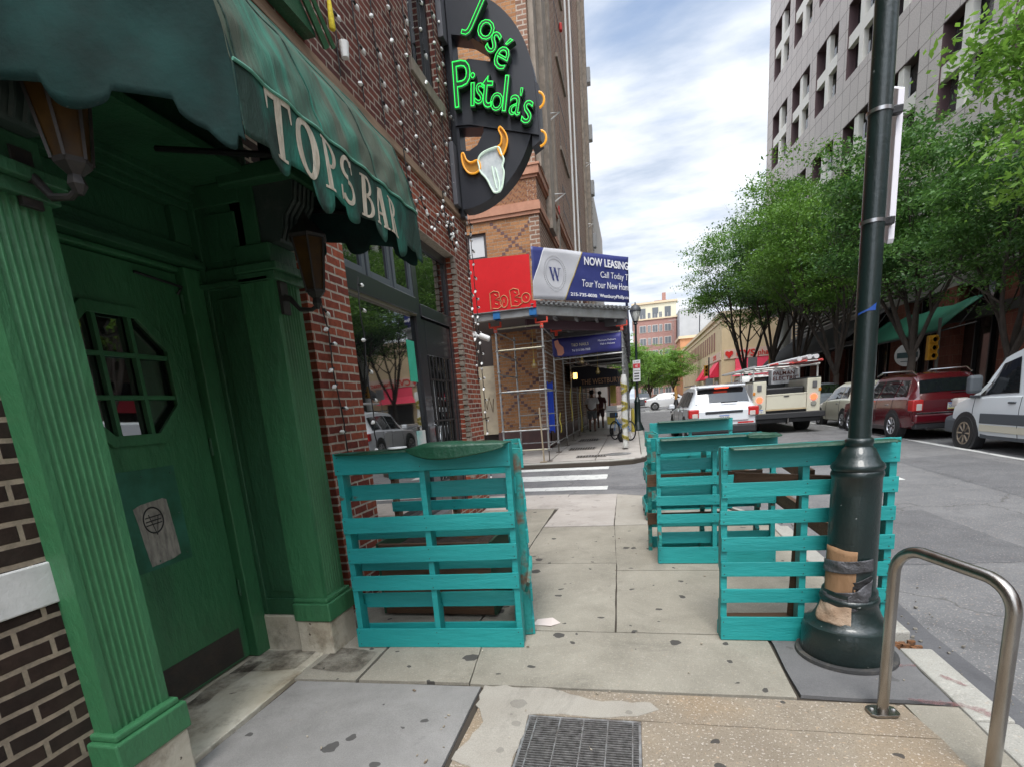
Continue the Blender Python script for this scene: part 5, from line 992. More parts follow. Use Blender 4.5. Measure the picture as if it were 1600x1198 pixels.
gl([(-.52, 4.0), (-.54, 4.38), (-.44, 4.42), (-.32, 4.38), (-.30, 4.27), (-.42, 4.22), (-.26, 4.18), (-.24, 4.06), (-.36, 4.0), (-.5, 4.02)]); gl([(-.43, 4.34), (-.38, 4.30)]); gl([(-.43, 4.13), (-.36, 4.1)])
gl([(-.14 + .11 * math.cos(a), 4.17 + .11 * math.sin(a)) for a in [i * PI / 8 for i in range(17)]]); gl([(-.14, 4.2), (-.12, 4.15)])
mb = MB()
for i in range(20): x = -2.5 + i * .13; mb.box((x, -.02, 3.93 - .0), (x + .05, .01, 3.955), M)
mb.build('bolt_strip', GM, rh)
# leasing banner
bn = thing('leasing_banner', 'navy and white leasing banner tied to the corner of the scaffold walkway', 'banner', tuple(D0 + Vector((0, 0, 4.7))))
NAVY = mat('navy_vinyl', (.030, .038, .16), .45, bump=.25, bsc=2.2, c2=(.04, .05, .19), sc=2); WHV = mat('white_vinyl', (.52, .52, .54), .5, bump=.3, bsc=2.5, c2=(.46, .46, .49), sc=1.5); LET = mat('white_lettering', (.75, .75, .77), .6)
def bpt(s, z, o=0): return D0 + DD * s + DN * (.02 + o + .008 * math.sin(s * 5 + z * 4) + .006 * math.sin(z * 13 + s * 2)) + Vector((0, 0, z))
def btop(s): return 5.30 + .02 * s
def bbot(s): return 4.12 + .02 * s
def bgrid(f0, f1, o, m, nm, n=40, k=12):
    mb = MB(); mb.grid(lambda u, v: (lambda z: bpt(f0(v) + (f1(v) - f0(v)) * u, bbot(f0(v) + (f1(v) - f0(v)) * u) * (1 - v) + btop(f0(v) + (f1(v) - f0(v)) * u) * v, o))(0), n, k); return mb.build(nm, m, bn, smooth=True, solid=.002, fix=False)
bgrid(lambda v: 0, lambda v: 3.39, 0, NAVY, 'banner_cloth')
bgrid(lambda v: -.0 + max(0, v - .33) * .6, lambda v: 1.0 + .67 * v, .006, WHV, 'white_field')
bgrid(lambda v: .98 + .67 * v, lambda v: 1.02 + .67 * v, .009, mat('gold_line', (.35, .28, .12), .5), 'gold_line', 2, 12)
def btext(s, x0, z0, w, h, m=LET, nm='lettering', off=.016, ks={}):
    vs, fs = textmesh(s, size=1, extr=.002, **ks)
    x_ = min(v.x for v in vs); X_ = max(v.x for v in vs); y_ = min(v.y for v in vs); Y_ = max(v.y for v in vs)
    mb = MB(); mb.add([bpt(x0 + (v.x - x_) / (X_ - x_) * w, z0 + (v.y - y_) / (Y_ - y_) * h, off + v.z) for v in vs], fs); return mb.build(nm, m, bn)
btext('NOW LEASING', 1.72, 5.03, 1.66, .20, ks=dict(off=.025)); btext('Call Today T', 2.30, 4.72, 1.06, .20); btext('Tour Your New Hom', 1.60, 4.50, 1.76, .17)
btext('215-735-8030', 1.20, 4.255, .93, .085, ks=dict(off=.02)); btext('WestburyPhilly.co', 2.24, 4.25, 1.12, .11, ks=dict(off=.02))
NV = mat('navy_ink', (.04, .05, .17), .6); GI = mat('grey_ink', (.36, .36, .37), .7)
mb = MB()
for q in dg(.30, 0, .0, 1, .16) + dg(.30, 0, .47, 1, .05) + dg(.72, 0, .42, 1, .16) + dg(.72, 0, .93, 1, .05) + rc(-.06, .96, .24, 1) + rc(.38, .96, .62, 1) + rc(.8, .96, 1.1, 1):
    vs = [bpt(.53 + a * .34, 4.58 + b * .30, .018) for a, b in q]; mb.add(vs, [(0, 1, 2, 3)])
mb.build('letter_w', NV, bn, solid=.002, fix=False)
mb = MB()
for rr in (.30,): mb.tube([bpt(.71 + rr * math.cos(a), 4.75 + rr * 1.12 * math.sin(a), .018) for a in [i * PI / 30 for i in range(61)]], .004, 4)
mb.build('ring_mark', GI, bn)
mb = MB()
for i in range(56):
    a = i * PI / 28; c_ = bpt(.71 + .355 * math.cos(a), 4.75 + .40 * math.sin(a), .018); mb.box((c_.x - .007, c_.y - .004, c_.z - .012), (c_.x + .007, c_.y + .002, c_.z + .012))
mb.build('ring_lettering', GI, bn).__setitem__('kind', 'stuff')
# nail salon banner under the deck
nb = thing('shop_banner', 'small dark blue banner hanging across the scaffold walkway entrance', 'banner', (-1.3, 15.86, 3.1))
mb = MB(); mb.grid(lambda u, v: (-2.27 + 1.97 * u, 15.85 + .02 * math.sin(u * 11) * (1 - v), 2.93 + .50 * v - .02 * math.sin(u * 7) * (1 - v)), 30, 4); mb.build('banner_cloth', mat('blue_vinyl', (.018, .02, .11), .5, c2=(.03, .03, .2), sc=2), nb, solid=.002, smooth=True, fix=False)
mb = MB(); mb.prism([(-2.20, 3.36), (-2.10, 3.40), (-2.06, 3.28), (-1.95, 3.18), (-1.93, 3.02), (-2.0, 2.95), (-2.12, 2.96), (-2.14, 3.12), (-2.19, 3.22)], .006, 'y', 15.815); mb.build('hand_picture', mat('peach_print', (.55, .24, .17), .7), nb)
def ntext(s, x, z, w, h, m): mb = MB(); addtext(mb, s, (x, 15.818, z), (1, 0, 0), (0, 0, 1), w=w, h=h, size=1, extr=.003); mb.build('lettering', m, nb)
ntext('T&D NAILS', -1.72, 3.17, .5, .08, mat('pale_gold', (.5, .45, .3), .6)); ntext('Tel 215-546-7808', -1.70, 3.03, .52, .06, LET); ntext('Manicure Pedicure', -.95, 3.24, .5, .05, LET); ntext('Walk-in Welcome', -.9, 3.14, .42, .05, LET)
# entrance awning behind
wa = thing('entrance_awning', 'dark navy entrance awning with worn gold capitals inside the scaffold walkway', 'awning', (-1.4, 22, 2.3))
mb = MB(); mb.add([(-2.5, 22, 2.25), (-.6, 22, 2.22), (-.6, 22, 2.75), (-2.5, 22, 3.15), (-2.5, 26, 2.25), (-.6, 26, 2.22), (-.6, 26, 2.75), (-2.5, 26, 3.15)], [(0, 1, 2, 3), (7, 6, 5, 4), (0, 4, 5, 1), (1, 5, 6, 2), (2, 6, 7, 3), (3, 7, 4, 0)]); mb.build('canopy', mat('navy_canvas', (.008, .009, .016), .8), wa)
mb = MB(); addtext(mb, 'THE WESTBURY', (-2.05, 21.99, 2.28), (1, 0, 0), (0, 0, 1), w=1.55, h=.20, size=1, extr=.004, off=.005); mb.build('lettering', mat('worn_gold', (.30, .17, .09), .7), wa)
# lit lantern, hanging work lights
wl = thing('wall_lantern', 'lit brass lantern glowing amber on the wall inside the scaffold walkway', 'lantern', (-2.1, 20, 2.6))
mb = MB(); mb.lathe([(.06, 2.44), (.075, 2.46), (.075, 2.66)], (-2.08, 20, 0), 8); mb.build('lantern_glass', mat('lit_amber_glass', (.8, .45, .12), .4, emis=(1, .55, .14), es=3), wl)
mb = MB(); mb.lathe([(.03, 2.40), (.08, 2.43), (.08, 2.45)], (-2.08, 20, 0), 8); mb.lathe([(.085, 2.665), (.085, 2.69), (.05, 2.76), (.02, 2.82)], (-2.08, 20, 0), 8)
for k in range(8): a = k * PI / 4; mb.tube([(-2.08 + .078 * math.cos(a), 20 + .078 * math.sin(a), 2.45), (-2.08 + .078 * math.cos(a), 20 + .078 * math.sin(a), 2.67)], .006, 4)
mb.tube([(-2.27, 20, 2.7), (-2.18, 20, 2.85), (-2.08, 20, 2.82)], .012, 5); mb.build('lantern_cage', BLACK, wl)
for i, (x, y, z, nm) in enumerate(((-2.62, 14.6, 2.68, 'in the left scaffold bay by the diamond brickwork'), (-1.55, 17.2, 2.85, 'under the middle of the small blue banner'), (-1.15, 18.5, 2.55, 'deepest in the walkway, before the entrance awning'))):
    t = thing('work_light', 'bare caged bulb hanging ' + nm, 'light bulb', (x, y, z), group='caged bulbs in the scaffold walkway')
    mb = MB(); mb.tube([(x, y, z + .07), (x, y, 3.6)], .006, 4); mb.lathe([(.025, .04), (.03, .10), (.02, .14)], (x, y, z), 8); mb.build('lamp_holder', mat('yellow_holder', (.45, .33, .06), .5), t)
    mb = MB(); mb.ball((x, y, z), .045, 10, 8); mb.build('bulb', mat('clear_bulb', (.55, .45, .28), .15, coat=.4), t, smooth=True)
    mb = MB()
    for k in range(4): a = k * PI / 2; mb.tube([(x + .03 * math.cos(a), y + .03 * math.sin(a), z + .06), (x + .07 * math.cos(a), y + .07 * math.sin(a), z), (x + .03 * math.cos(a), y + .03 * math.sin(a), z - .08)], .005, 4)
    mb.build('wire_cage', MATS['yellow_holder'], t)
# taped post guard, yellow tapes, blue board
cp = thing('wrapped_post', 'post wrapped in white sheet and yellow caution tape at the walkway entrance', 'post', (-.26, 15.72, gz(15.7)))
mb = MB(); r_ = random.Random(4); mb.lathe([(.07, .05), (.085, .1)] + [(.082 + r_.uniform(-.012, .012), .1 + i * .11) for i in range(1, 18)] + [(.06, 2.1)], (-.26, 15.70, gz(15.7)), 12); mb.build('white_wrap', mat('dirty_white_wrap', (.50, .50, .47), .6, dirt=.4, dsc=5, bump=.6, bsc=9), cp, smooth=True)
YEL = mat('caution_yellow', (.45, .36, .04), .5, c2=(.30, .25, .05), sc=12)
for j in range(7):
    z0 = .35 + j * .24; mb = MB(); mb.grid(lambda u, v: (-.26 + .094 * math.cos(-PI * .95 + PI * .9 * u), 15.70 + .094 * math.sin(-PI * .95 + PI * .9 * u), gz(15.7) + z0 + .10 * u * (1 if j % 2 else -1) + .10 * v), 8, 1); o = mb.build('caution_tape', YEL, cp, solid=.002)
    mb = MB()
    for k in range(5): a = -PI * .8 + k * .42; x, y, z = -.26 + .0965 * math.cos(a), 15.70 + .0965 * math.sin(a), gz(15.7) + z0 + .05 + .10 * (a + PI * .95) / (PI * .9) * (1 if j % 2 else -1); mb.box((x - .010, y - .003, z - .03), (x + .010, y + .003, z + .03))
    mb.build('tape_print', BLACK, o).__setitem__('kind', 'stuff')
bw = thing('blue_barrier', 'bright blue plastic barrier standing upright inside the scaffold', 'barrier', (-2.45, 16.6, gz(16.6)))
mb = MB(); mb.box((-2.60, 16.5, .75), (-2.57, 16.56, 2.3)); mb.box((-2.45, 16.5, .75), (-2.42, 16.56, 2.3)); mb.box((-2.57, 16.52, .8), (-2.45, 16.54, 2.25)); mb.build('barrier_panel', mat('blue_plastic', (.008, .05, .42), .4), bw)
for i, (x, y, za, zb) in enumerate(((-2.2, 16.1, .75, 1.35), (-2.0, 20.6, .5, 2.2), (-2.1, 18.3, 1.0, 2.1))):
    mb = MB(); mb.grid(lambda u, v: (x + .035 * u + .02 * math.sin(v * 7), y + .02 * u, za + (zb - za) * v), 2, 12); tag(mb.build('caution_tape', YEL, solid=.003, smooth=True), ['yellow caution tape loop on the first inner scaffold pole', 'long yellow caution tape hanging deep in the walkway under the lit lantern', 'yellow caution tape between the first and second inner scaffold poles'][i], 'tape')
# ---------------------------------------------------------------- people
SKIN = mat('skin_brown', (.16, .075, .045), .6)
def skinned(name, V, E_, m, par, sub=1, root=0):
    me = bpy.data.meshes.new(name); o3 = orgof(par); me.from_pydata([(v[0] - o3.x, v[1] - o3.y, v[2] - o3.z) for v in V], E_, []); me.materials.append(m); o = bpy.data.objects.new(name, me); COL.objects.link(o); o.parent = par
    sm = o.modifiers.new('skin', 'SKIN'); sm.use_smooth_shade = True
    if not me.skin_vertices: me.attributes.new('skin', 'FLOAT', 'POINT') if 0 else None
    bm = bmesh.new(); bm.from_mesh(me); ly = bm.verts.layers.skin.verify(); bm.verts.ensure_lookup_table()
    for i, v in enumerate(V): bm.verts[i][ly].radius = (v[3], v[4] if len(v) > 4 else v[3]); bm.verts[i][ly].use_root = (i == root)
    bm.to_mesh(me); bm.free()
    s2 = o.modifiers.new('sub', 'SUBSURF'); s2.levels = sub; s2.render_levels = sub; return o
def person(x, y, h, lab, shirt, shorts, phase, hat=False, load=None):
    g = gz(y); k = h / 1.78; t = thing('person', lab, 'person', (x, y, g)); P_ = lambda dx, dy, z, r, r2=None: (x + dx * k, y + dy * k, g + z * k, r * k, (r2 or r) * k)
    s = phase
    V = [P_(0, 0, .98, .14, .11), P_(0, 0, 1.18, .14, .11), P_(0, .03, 1.40, .155, .11), P_(0, .05, 1.50, .07), P_(0, .07, 1.58, .055), P_(0, .08, 1.66, .085, .10), P_(0, .08, 1.735, .07, .085),
         P_(-.19, .03, 1.41, .06), P_(-.26, 0, 1.18, .045), P_(-.22, .16, 1.02, .035), P_(-.15, .26, 1.05, .03), P_(.19, .03, 1.41, .06), P_(.26, -.02 * s, 1.16, .045), P_(.25, .10 * s, .93, .034), P_(.24, .14 * s, .85, .03),
         P_(-.10, 0, .90, .095), P_(-.11, .10 * s, .50, .06), P_(-.11, -.08 * s, .10, .042), P_(-.11, .02 - .08 * s, .035, .035), P_(-.11, .16 - .08 * s, .03, .03),
         P_(.10, 0, .90, .095), P_(.11, -.06 * s, .50, .06), P_(.11, -.22 * s, .14, .042), P_(.11, -.20 * s, .06, .035), P_(.11, -.06 * s, .03, .03)]
    E_ = [(0, 1), (1, 2), (2, 3), (3, 4), (4, 5), (5, 6), (2, 7), (7, 8), (8, 9), (9, 10), (2, 11), (11, 12), (12, 13), (13, 14), (0, 15), (15, 16), (16, 17), (17, 18), (18, 19), (0, 20), (20, 21), (21, 22), (22, 23), (23, 24)]
    skinned('body', V, E_, SKIN, t, 2)
    V = [P_(0, 0, .90, .19, .15), P_(0, 0, 1.15, .20, .155), P_(0, .03, 1.38, .19, .135), P_(0, .05, 1.46, .11), P_(-.21, .03, 1.40, .09), P_(-.27, 0, 1.20, .085), P_(.21, .03, 1.40, .09), P_(.27, -.02, 1.18, .085)]
    skinned('shirt', V, [(0, 1), (1, 2), (2, 3), (2, 4), (4, 5), (2, 6), (6, 7)], shirt, t, 2)
    V = [P_(0, 0, .93, .17, .14), P_(-.10, 0, .84, .125), P_(-.12, .06 * s, .52, .095), P_(.10, 0, .84, .125), P_(.12, -.04 * s, .52, .095)]
    skinned('shorts', V, [(0, 1), (1, 2), (0, 3), (3, 4)], shorts, t, 2)
    for sx_, dy in ((-.11, .03 - .08 * s), (.11, -.12 * s)): mb = MB(); mb.ball((x + sx_ * k, y + dy * k + .03, g + .045), .06, 8, 6, (.8, 2.0, .75)); mb.build('shoe', mat('dark_shoe', (.02, .02, .02), .7), t, smooth=True)
    mb = MB(); mb.ball((x, y + .075 * k, g + 1.70 * k), .102 * k, 12, 8, (.95, 1.05, .95)); mb.build('hair', mat('black_hair', (.01, .009, .008), .8), t, smooth=True)
    if hat:
        mb = MB(); mb.lathe([(.17 * k, 0), (.165 * k, .012), (.10 * k, .02), (.098 * k, .09), (.05 * k, .115), (.001, .118)], (x, y + .08 * k, g + 1.715 * k), 16); mb.build('bucket_hat', mat('black_hat', (.012, .012, .014), .9), t, smooth=True)
    return t
person(-1.86, 24.6, 1.80, 'person in a loose white shirt, grey shorts and black hat walking away under the scaffold', mat('white_shirt', (.78, .78, .8), .85, c2=(.68, .68, .7), sc=6), mat('grey_shorts', (.16, .165, .17), .9, c2=(.11, .12, .13), sc=14), 1, True)
person(-1.62, 26.6, 1.78, 'person in dark red clothes walking just ahead of the one in the white shirt', mat('dark_red_shirt', (.06, .015, .018), .85), mat('dark_shorts', (.05, .02, .02), .9), -1)
# ---------------------------------------------------------------- bicycle and street bits by the walkway
bk = thing('bicycle', 'blue bicycle with black wheels and a front basket leaning at the walkway edge', 'bicycle', (-.55, 19.2, gz(19.2)), 0)
g = gz(19.2); MW = Matrix.Rotation(PI / 2, 4, 'X') @ Matrix.Rotation(.0, 4, 'Z')
bx, by = -.62, 19.2
dirb = Vector((.55, -.83, 0)).normalized()
def bp(s, z): return Vector((bx, by, g + z)) + dirb * s
for s in (-.12, .88):
    c = bp(s, .33); mb = MB(); mb.tube([c + dirb * (.31 * math.cos(a)) + Vector((0, 0, .31 * math.sin(a))) for a in [i * PI / 14 for i in range(29)]], .024, 8); wh = mb.build('wheel', TYRE, bk, smooth=True)
    mb = MB()
    for k in range(12): a = k * PI / 6; mb.tube([c, c + dirb * (.3 * math.cos(a)) + Vector((0, 0, .3 * math.sin(a)))], .002, 3)
    mb.build('spokes', CHROME, wh)
mb = MB()
for a, b, r in ((bp(-.12, .33), bp(.0, .95), .016), (bp(.03, .72), bp(.42, .30), .02), (bp(.42, .30), bp(.50, .82), .018), (bp(.42, .30), bp(.88, .33), .012), (bp(.50, .75), bp(.88, .33), .012), (bp(.03, .6), bp(.48, .5), .018)): mb.tube([a, b], r, 6)
mb.build('frame', mat('blue_bike_paint', (.012, .16, .42), .35, coat=.4), bk, smooth=True)
mb = MB(); pv = Vector((-dirb.y, dirb.x, 0)); mb.tube([bp(-.08, 1.02) - pv * .3, bp(.02, 1.0) - pv * .1, bp(.02, 1.0) + pv * .1, bp(-.08, 1.02) + pv * .3], .012, 6); mb.build('handlebar', BLACK, bk)
mb = MB(); mb.ball(bp(.52, .9), .1, 8, 6, (1, 1.1, .45)); mb.build('saddle', BLACK, bk, smooth=True)
c = bp(-.15, .86); mb = MB(); mb.box((c.x - .14, c.y - .12, c.z - .08), (c.x + .14, c.y + .12, c.z + .1)); mb.build('basket', BLACK, bk, bevel=.02)
for x, y, lab in ((-.85, 21.3, 'yellow and white newspaper box behind the bicycle'),):
    t = thing('newspaper_box', lab, 'news box', (x, y, gz(y))); mb = MB(); mb.box((x - .2, y - .2, gz(y) + .3), (x + .2, y + .2, gz(y) + 1.15)); mb.build('box_body', mat('white_box', (.5, .5, .48), .5), t, bevel=.02)
    mb = MB(); mb.box((x - .17, y - .215, gz(y) + .45), (x + .17, y - .201, gz(y) + .75)); mb.build('yellow_front', YEL, t); mb = MB(); mb.tube([(x, y, gz(y)), (x, y, gz(y) + .3)], .05, 8); mb.box((x - .2, y - .2, gz(y)), (x + .2, y + .2, gz(y) + .03)); mb.build('pedestal', BLACK, t)
t = thing('street_clutter_board', 'yellow sign board standing beyond the bicycle', 'sign', (-.8, 24, gz(24))); mb = MB(); mb.box((-1.0, 24, gz(24) + 1.2), (-.75, 24.05, gz(24) + 2.0)); mb.build('yellow_board', YEL, t); mb = MB(); mb.box((-1.06, 24.0, gz(24)), (-1.01, 24.05, gz(24) + 2.1)); mb.build('post', BLACK, t)
t = thing('bollard', 'short yellow bollard beside the far lamp post', 'bollard', (-.05, 22.6, gz(22.6))); mb = MB(); mb.lathe([(.07, 0), (.07, .85), (.06, .93), (.02, .96)], (-.05, 22.6, gz(22.6)), 12); mb.build('bollard_tube', YEL, t, smooth=True)
mb = MB(); mb.ball((-.40, 18.2, gz(18.2) + .18), .22, 10, 8, (.8, .8, .85)); mb.ball((-.40, 18.2, gz(18.2) + .38), .07, 8, 6); tag(mb.build('rubbish_bag', mat('black_bag', (.012, .012, .013), .3, bump=.8, bsc=14), smooth=True), 'black rubbish bag on the pavement by the bicycle', 'bag')
# far lamp post
def farlamp(x, y, h, lab):
    g = gz(y); t = thing('street_lamp', lab, 'lamp post', (x, y, g))
    mb = MB(); mb.lathe([(.27, 0), (.27, .06), (.14, .35), (.13, .38), (.12, 1.15), (.14, 1.2), (.09, 1.32), (.06, 1.4)], (x, y, g), 16); mb.build('pedestal', DGRN, t, smooth=True)
    mb = MB(); mb.tube([(x, y, g + 1.38), (x, y, g + h - .75)], [.055, .045], 12); mb.lathe([(.05, h - .8), (.10, h - .76), (.06, h - .7), (.10, h - .66)], (x, y, g), 12); mb.build('shaft', DGRN, t, smooth=True)
    mb = MB(); mb.lathe([(.09, h - .65), (.17, h - .45), (.20, h - .28)], (x, y, g), 12); mb.build('lantern_globe', mat('frosted_globe', (.55, .55, .5), .3), t, smooth=True)
    mb = MB(); mb.lathe([(.22, h - .28), (.23, h - .25), (.21, h - .14), (.12, h - .05), (.03, h), (.02, h + .08)], (x, y, g), 14)
    for k in range(6): a = k * PI / 3; mb.tube([(x + .10 * math.cos(a), y + .10 * math.sin(a), g + h - .66), (x + .21 * math.cos(a), y + .21 * math.sin(a), g + h - .27)], .01, 4)
    mb.build('lantern_cap', mat('lamp_cap_grey', (.07, .075, .08), .5), t, smooth=True); return t
farlamp(.15, 23.3, 5.05, 'slender dark green lamp post with parking signs at the far kerb')
ps = thing('parking_sign', 'pair of red and white parking signs on the far lamp post', 'sign', (.15, 23.2, 3))
SW = mat('sign_white_face', (.62, .62, .62), .5); SR = mat('sign_red', (.5, .03, .04), .5); SK = mat('sign_ink', (.05, .05, .05), .6)
mb = MB(); mb.box((0.0, 23.17, 2.70), (.30, 23.19, 3.12)); a = mb.build('upper_sign', SW, ps); mb = MB(); mb.box((.01, 23.163, 2.80), (.29, 23.169, 2.98)); mb.build('red_band', SR, a)
mb = MB(); addtext(mb, 'NO', (.10, 23.161, 2.84), (1, 0, 0), (0, 0, 1), w=.1, h=.09, size=1, extr=.001); mb.build('lettering', LET, a); mb = MB(); addtext(mb, '2 HR', (.05, 23.168, 3.01), (1, 0, 0), (0, 0, 1), w=.2, h=.07, size=1, extr=.001); mb.build('lettering', SK, a)
mb = MB(); mb.box((0.0, 23.17, 2.27), (.30, 23.19, 2.68)); a = mb.build('lower_sign', SW, ps); mb = MB()
for z in (2.56, 2.45, 2.34): mb.box((.05, 23.165, z), (.25, 23.169, z + .05))
mb.build('sign_print', SK, a).__setitem__('kind', 'stuff')
# ---------------------------------------------------------------- office tower on the right
K = 1.1; ot = thing('office_tower', 'tall pale grey panelled office tower with grouped square windows above the street trees', 'building', (14.85, 15.4, 0), math.radians(95.5))
TP = brick('tower_panel', (.52, .49, .475), (.56, .53, .51), (.27, .25, .24), bw=.93, bh=1.02, ms=.026, stain=.06, bump=.3, bias=0); 
TPn = [n for n in TP.node_tree.nodes if n.type == 'TEX_BRICK'][0]; TPn.offset = 0
CRM = mat('cream_mullion', (.66, .64, .58), .6, dirt=.1, dsc=2); DG = mat('tower_glass', (.015, .014, .018), .06, spec=.9, c2=(.10, .095, .095), sc=.55, lo=.45, hi=.6); DG.node_tree.nodes['Principled BSDF'].inputs['IOR'].default_value = 1.8; REV = mat('purple_reveal', (.075, .042, .045), .6)
zs = lambda z: 1.6 + K * (z - 1.6)
colsx = [(r - 2.78, r) for r in (32.92, 29.3, 25.6, 21.76, 17.85, 13.62, 9.8, 5.95, 2.1, -1.75, -5.6)]
rowz = [(5.8, 9.35), (11.45, 15.0), (17.2, 20.65), (22.86, 26.27), (28.5, 31.95), (34.2, 37.6)]
E0, E1, ZB, ZT, TH = -12, 34.0 * K, 7.6, 46, 1.2
mb = MB(); cx = sorted([(a * K, b * K) for a, b in colsx]); xs = [E0] + [v for p in cx for v in p] + [E1]
for i in range(0, len(xs), 2): mb.box((xs[i], -TH, ZB), (xs[i + 1], 0, ZT))
zl = [ZB] + [zs(v) for p in rowz for v in p] + [ZT]
for (a, b) in cx:
    for j in range(0, len(zl), 2):
        if zl[j + 1] > zl[j]: mb.box((a, -TH, zl[j]), (b, 0, zl[j + 1]))
mb.build('panelled_wall', TP, ot, local=True)
mb = MB(); mb.box((E0, -16, ZB), (E1 - .01, -TH - .001, ZT)); mb.build('core', DG, ot, local=True)
mb = MB(); mb.box((E1 + .001, -16, ZB), (E1 + .05, 0, ZT)); mb.build('end_wall', TP, ot, local=True)
def wingroup(a, b, z0, z1):
    mb = MB(); m = (a + b) / 2; zm = (z0 + z1) / 2; y0, y1 = -.34, -.06
    mb.box((m - .24, y0, z0), (m + .24, y1, z1)); mb.box((a, y0 + .002, zm - .30), (b, y1 - .002, zm + .30))
    w = mb.build('window_group', CRM, ot, local=True)
    mb = MB(); mb.box((a, -.52, z0), (b, -.50, z1)); mb.build('pane', DG, w, local=True)
    mb = MB(); mb.box((b - .04, -TH, z0), (b - .002, -.012, z1)); mb.box((a + .002, -TH, z0), (a + .04, -.012, z1)); mb.box((a + .04, -TH, z1 - .04), (b - .04, -.012, z1 - .002)); mb.build('reveal', REV, w, local=True)
for (a, b) in cx:
    for (z0, z1) in rowz[1:5]: wingroup(a, b, zs(z0), zs(z1))
# podium
PX_ = 13.5
pod = thing('office_podium', 'dark red brick ground floor with louvres under the grey office tower', 'building', (13.5, 30, 0))
mb = MB(); mb.box((PX_ + .35, -12, 0), (30, 51.5, 5.2)); mb.build('glazing_wall', mat('shop_glass_dark', (.02, .018, .018), .08, spec=.8, c2=(.05, .03, .025), sc=.4), pod)
for y in [-8 + i * 4.4 for i in range(14)]:
    mb = MB(); mb.box((PX_ - .1, y, 0), (PX_ + .34, y + 1.3, 5.2)); mb.build('brick_column', B_POD, pod)
    for dy in (1.3 + 1.03, 1.3 + 2.06): mb = MB(); mb.box((PX_ + .2, y + dy, .1), (PX_ + .34, y + dy + .08, 5.2)); mb.build('mullion', BLACK, pod)
mb = MB(); mb.box((PX_ - .15, -12, 3.7), (PX_ + .19, 51.5, 4.1)); mb.build('transom_beam', mat('dark_beam', (.03, .028, .026), .6), pod)
mb = MB()
mb.box((PX_ + .4, -12, 5.2), (30, 51.5, 7.0)); mb.build('louvre_backing', mat('louvre_dark', (.03, .03, .03), .8), pod)  # near-black box behind the louvre blades
LV = mat('louvre_grey', (.38, .37, .34), .6)
mb = MB()
for i in range(6): z = 5.55 + i * .24; mb.box((PX_, -12, z), (PX_ + .39, 51.5, z + .09))
o = mb.build('louvres', LV, pod); o['kind'] = 'stuff'
mb = MB(); mb.box((PX_ - .1, -12, 5.2), (PX_ + .39, 51.6, 5.5)); mb.box((PX_ - .05, -12, 7.0), (30, 51.6, 7.62)); mb.build('concrete_band', mat('podium_concrete', (.26, .25, .23), .8, c2=(.2, .19, .175), sc=2, dirt=.3, dsc=1), pod)
mb = MB(); mb.lathe([(.55, 0), (.55, 8.2)], (13.1, 52.6, 0), 20); mb.build('round_column', mat('pale_column', (.5, .5, .47), .7), pod, smooth=True)
mb = MB(); mb.box((PX_ - .12, 14.5, 2.6), (PX_ - .101, 18.0, 3.15)); mb.build('shop_fascia', mat('pink_red_fascia', (.42, .03, .06), .5), pod)
OP = mat('orange_pillar', (.42, .21, .07), .7)
pl_ = thing('sign_pillar', 'orange pillar sign with dark vertical letters behind the white van', 'sign', (13.0, 17.0, 0))
mb = MB(); mb.box((12.78, 17.2, 0), (13.25, 17.5, 4.4)); mb.build('pillar', OP, pl_)
for ch, z in (('H', 3.75), ('O', 3.45), ('T', 3.15), ('E', 2.85), ('L', 2.52)):
    if ch in 'EL': mb = MB(); addtext(mb, ch, (12.93, 17.19, z), (1, 0, 0), (0, 0, 1), h=.2, size=1, extr=.004); mb.build('lettering', SK, pl_)
mb = MB(); mb.box((12.88, 17.185, 3.2), (13.15, 17.199, 3.42)); mb.build('red_blue_patch', SR, pl_)
def canopy(name, lab, y0, y1, x0, x1, z0, z1, m, arch=0):
    t = thing(name, lab, 'canopy', (x0, (y0 + y1) / 2, z0)); n = 12; mb = MB()
    def f(u, v): x = x0 + (x1 - x0) * v; z = z0 + (z1 - z0) * (v ** .8); return (x, y0 + (y1 - y0) * u, z + .05 * math.sin(u * 20) * v)
    mb.grid(f, 16, n); mb.build('canopy_sheet', m, t, smooth=True, solid=.05, fix=False)
    mb = MB(); mb.prism([(x0, z0)] + [(x0 + (x1 - x0) * k / 8, z0 + (z1 - z0) * ((k / 8) ** .8) - .03) for k in range(1, 9)] + [(x1, z0)], .02, 'y', y0 + .02); 
    mb = MB()
    for k in range(5): y = y0 + .1 + (y1 - y0 - .2) * k / 4; mb.tube([(x0, y, z0 - .02), (x1, y, z0 + .25)], .03, 5); mb.tube([(x0 + (x1 - x0) * .5, y, z0 + .1), (x1, y, z1)], .02, 5)
    mb.build('frame', BLACK, t).__setitem__('kind', 'stuff'); mb = MB(); mb.tube([(x0, y0, z0), (x0, y1, z0)], .04, 6); mb.build('front_rail', BLACK, t); return t
canopy('entrance_canopy', 'long black canopy sweeping down from the office tower towards the corner', 33, 50.5, 10.9, 13.45, 3.45, 5.3, mat('black_canopy', (.012, .012, .013), .8))
canopy('shop_canopy', 'dark green sloping canopy on the office tower front above the red car', 25.4, 33.5, 12.0, 13.45, 3.3, 4.5, mat('green_canopy', (.008, .10, .06), .7))
t = thing('round_sign', 'round white shop sign hanging under the green canopy', 'sign', (11.75, 27.2, 2.55)); t['_org'] = (11.75, 25.0, 2.95); M_ = Matrix.Rotation(PI / 2, 4, 'X')
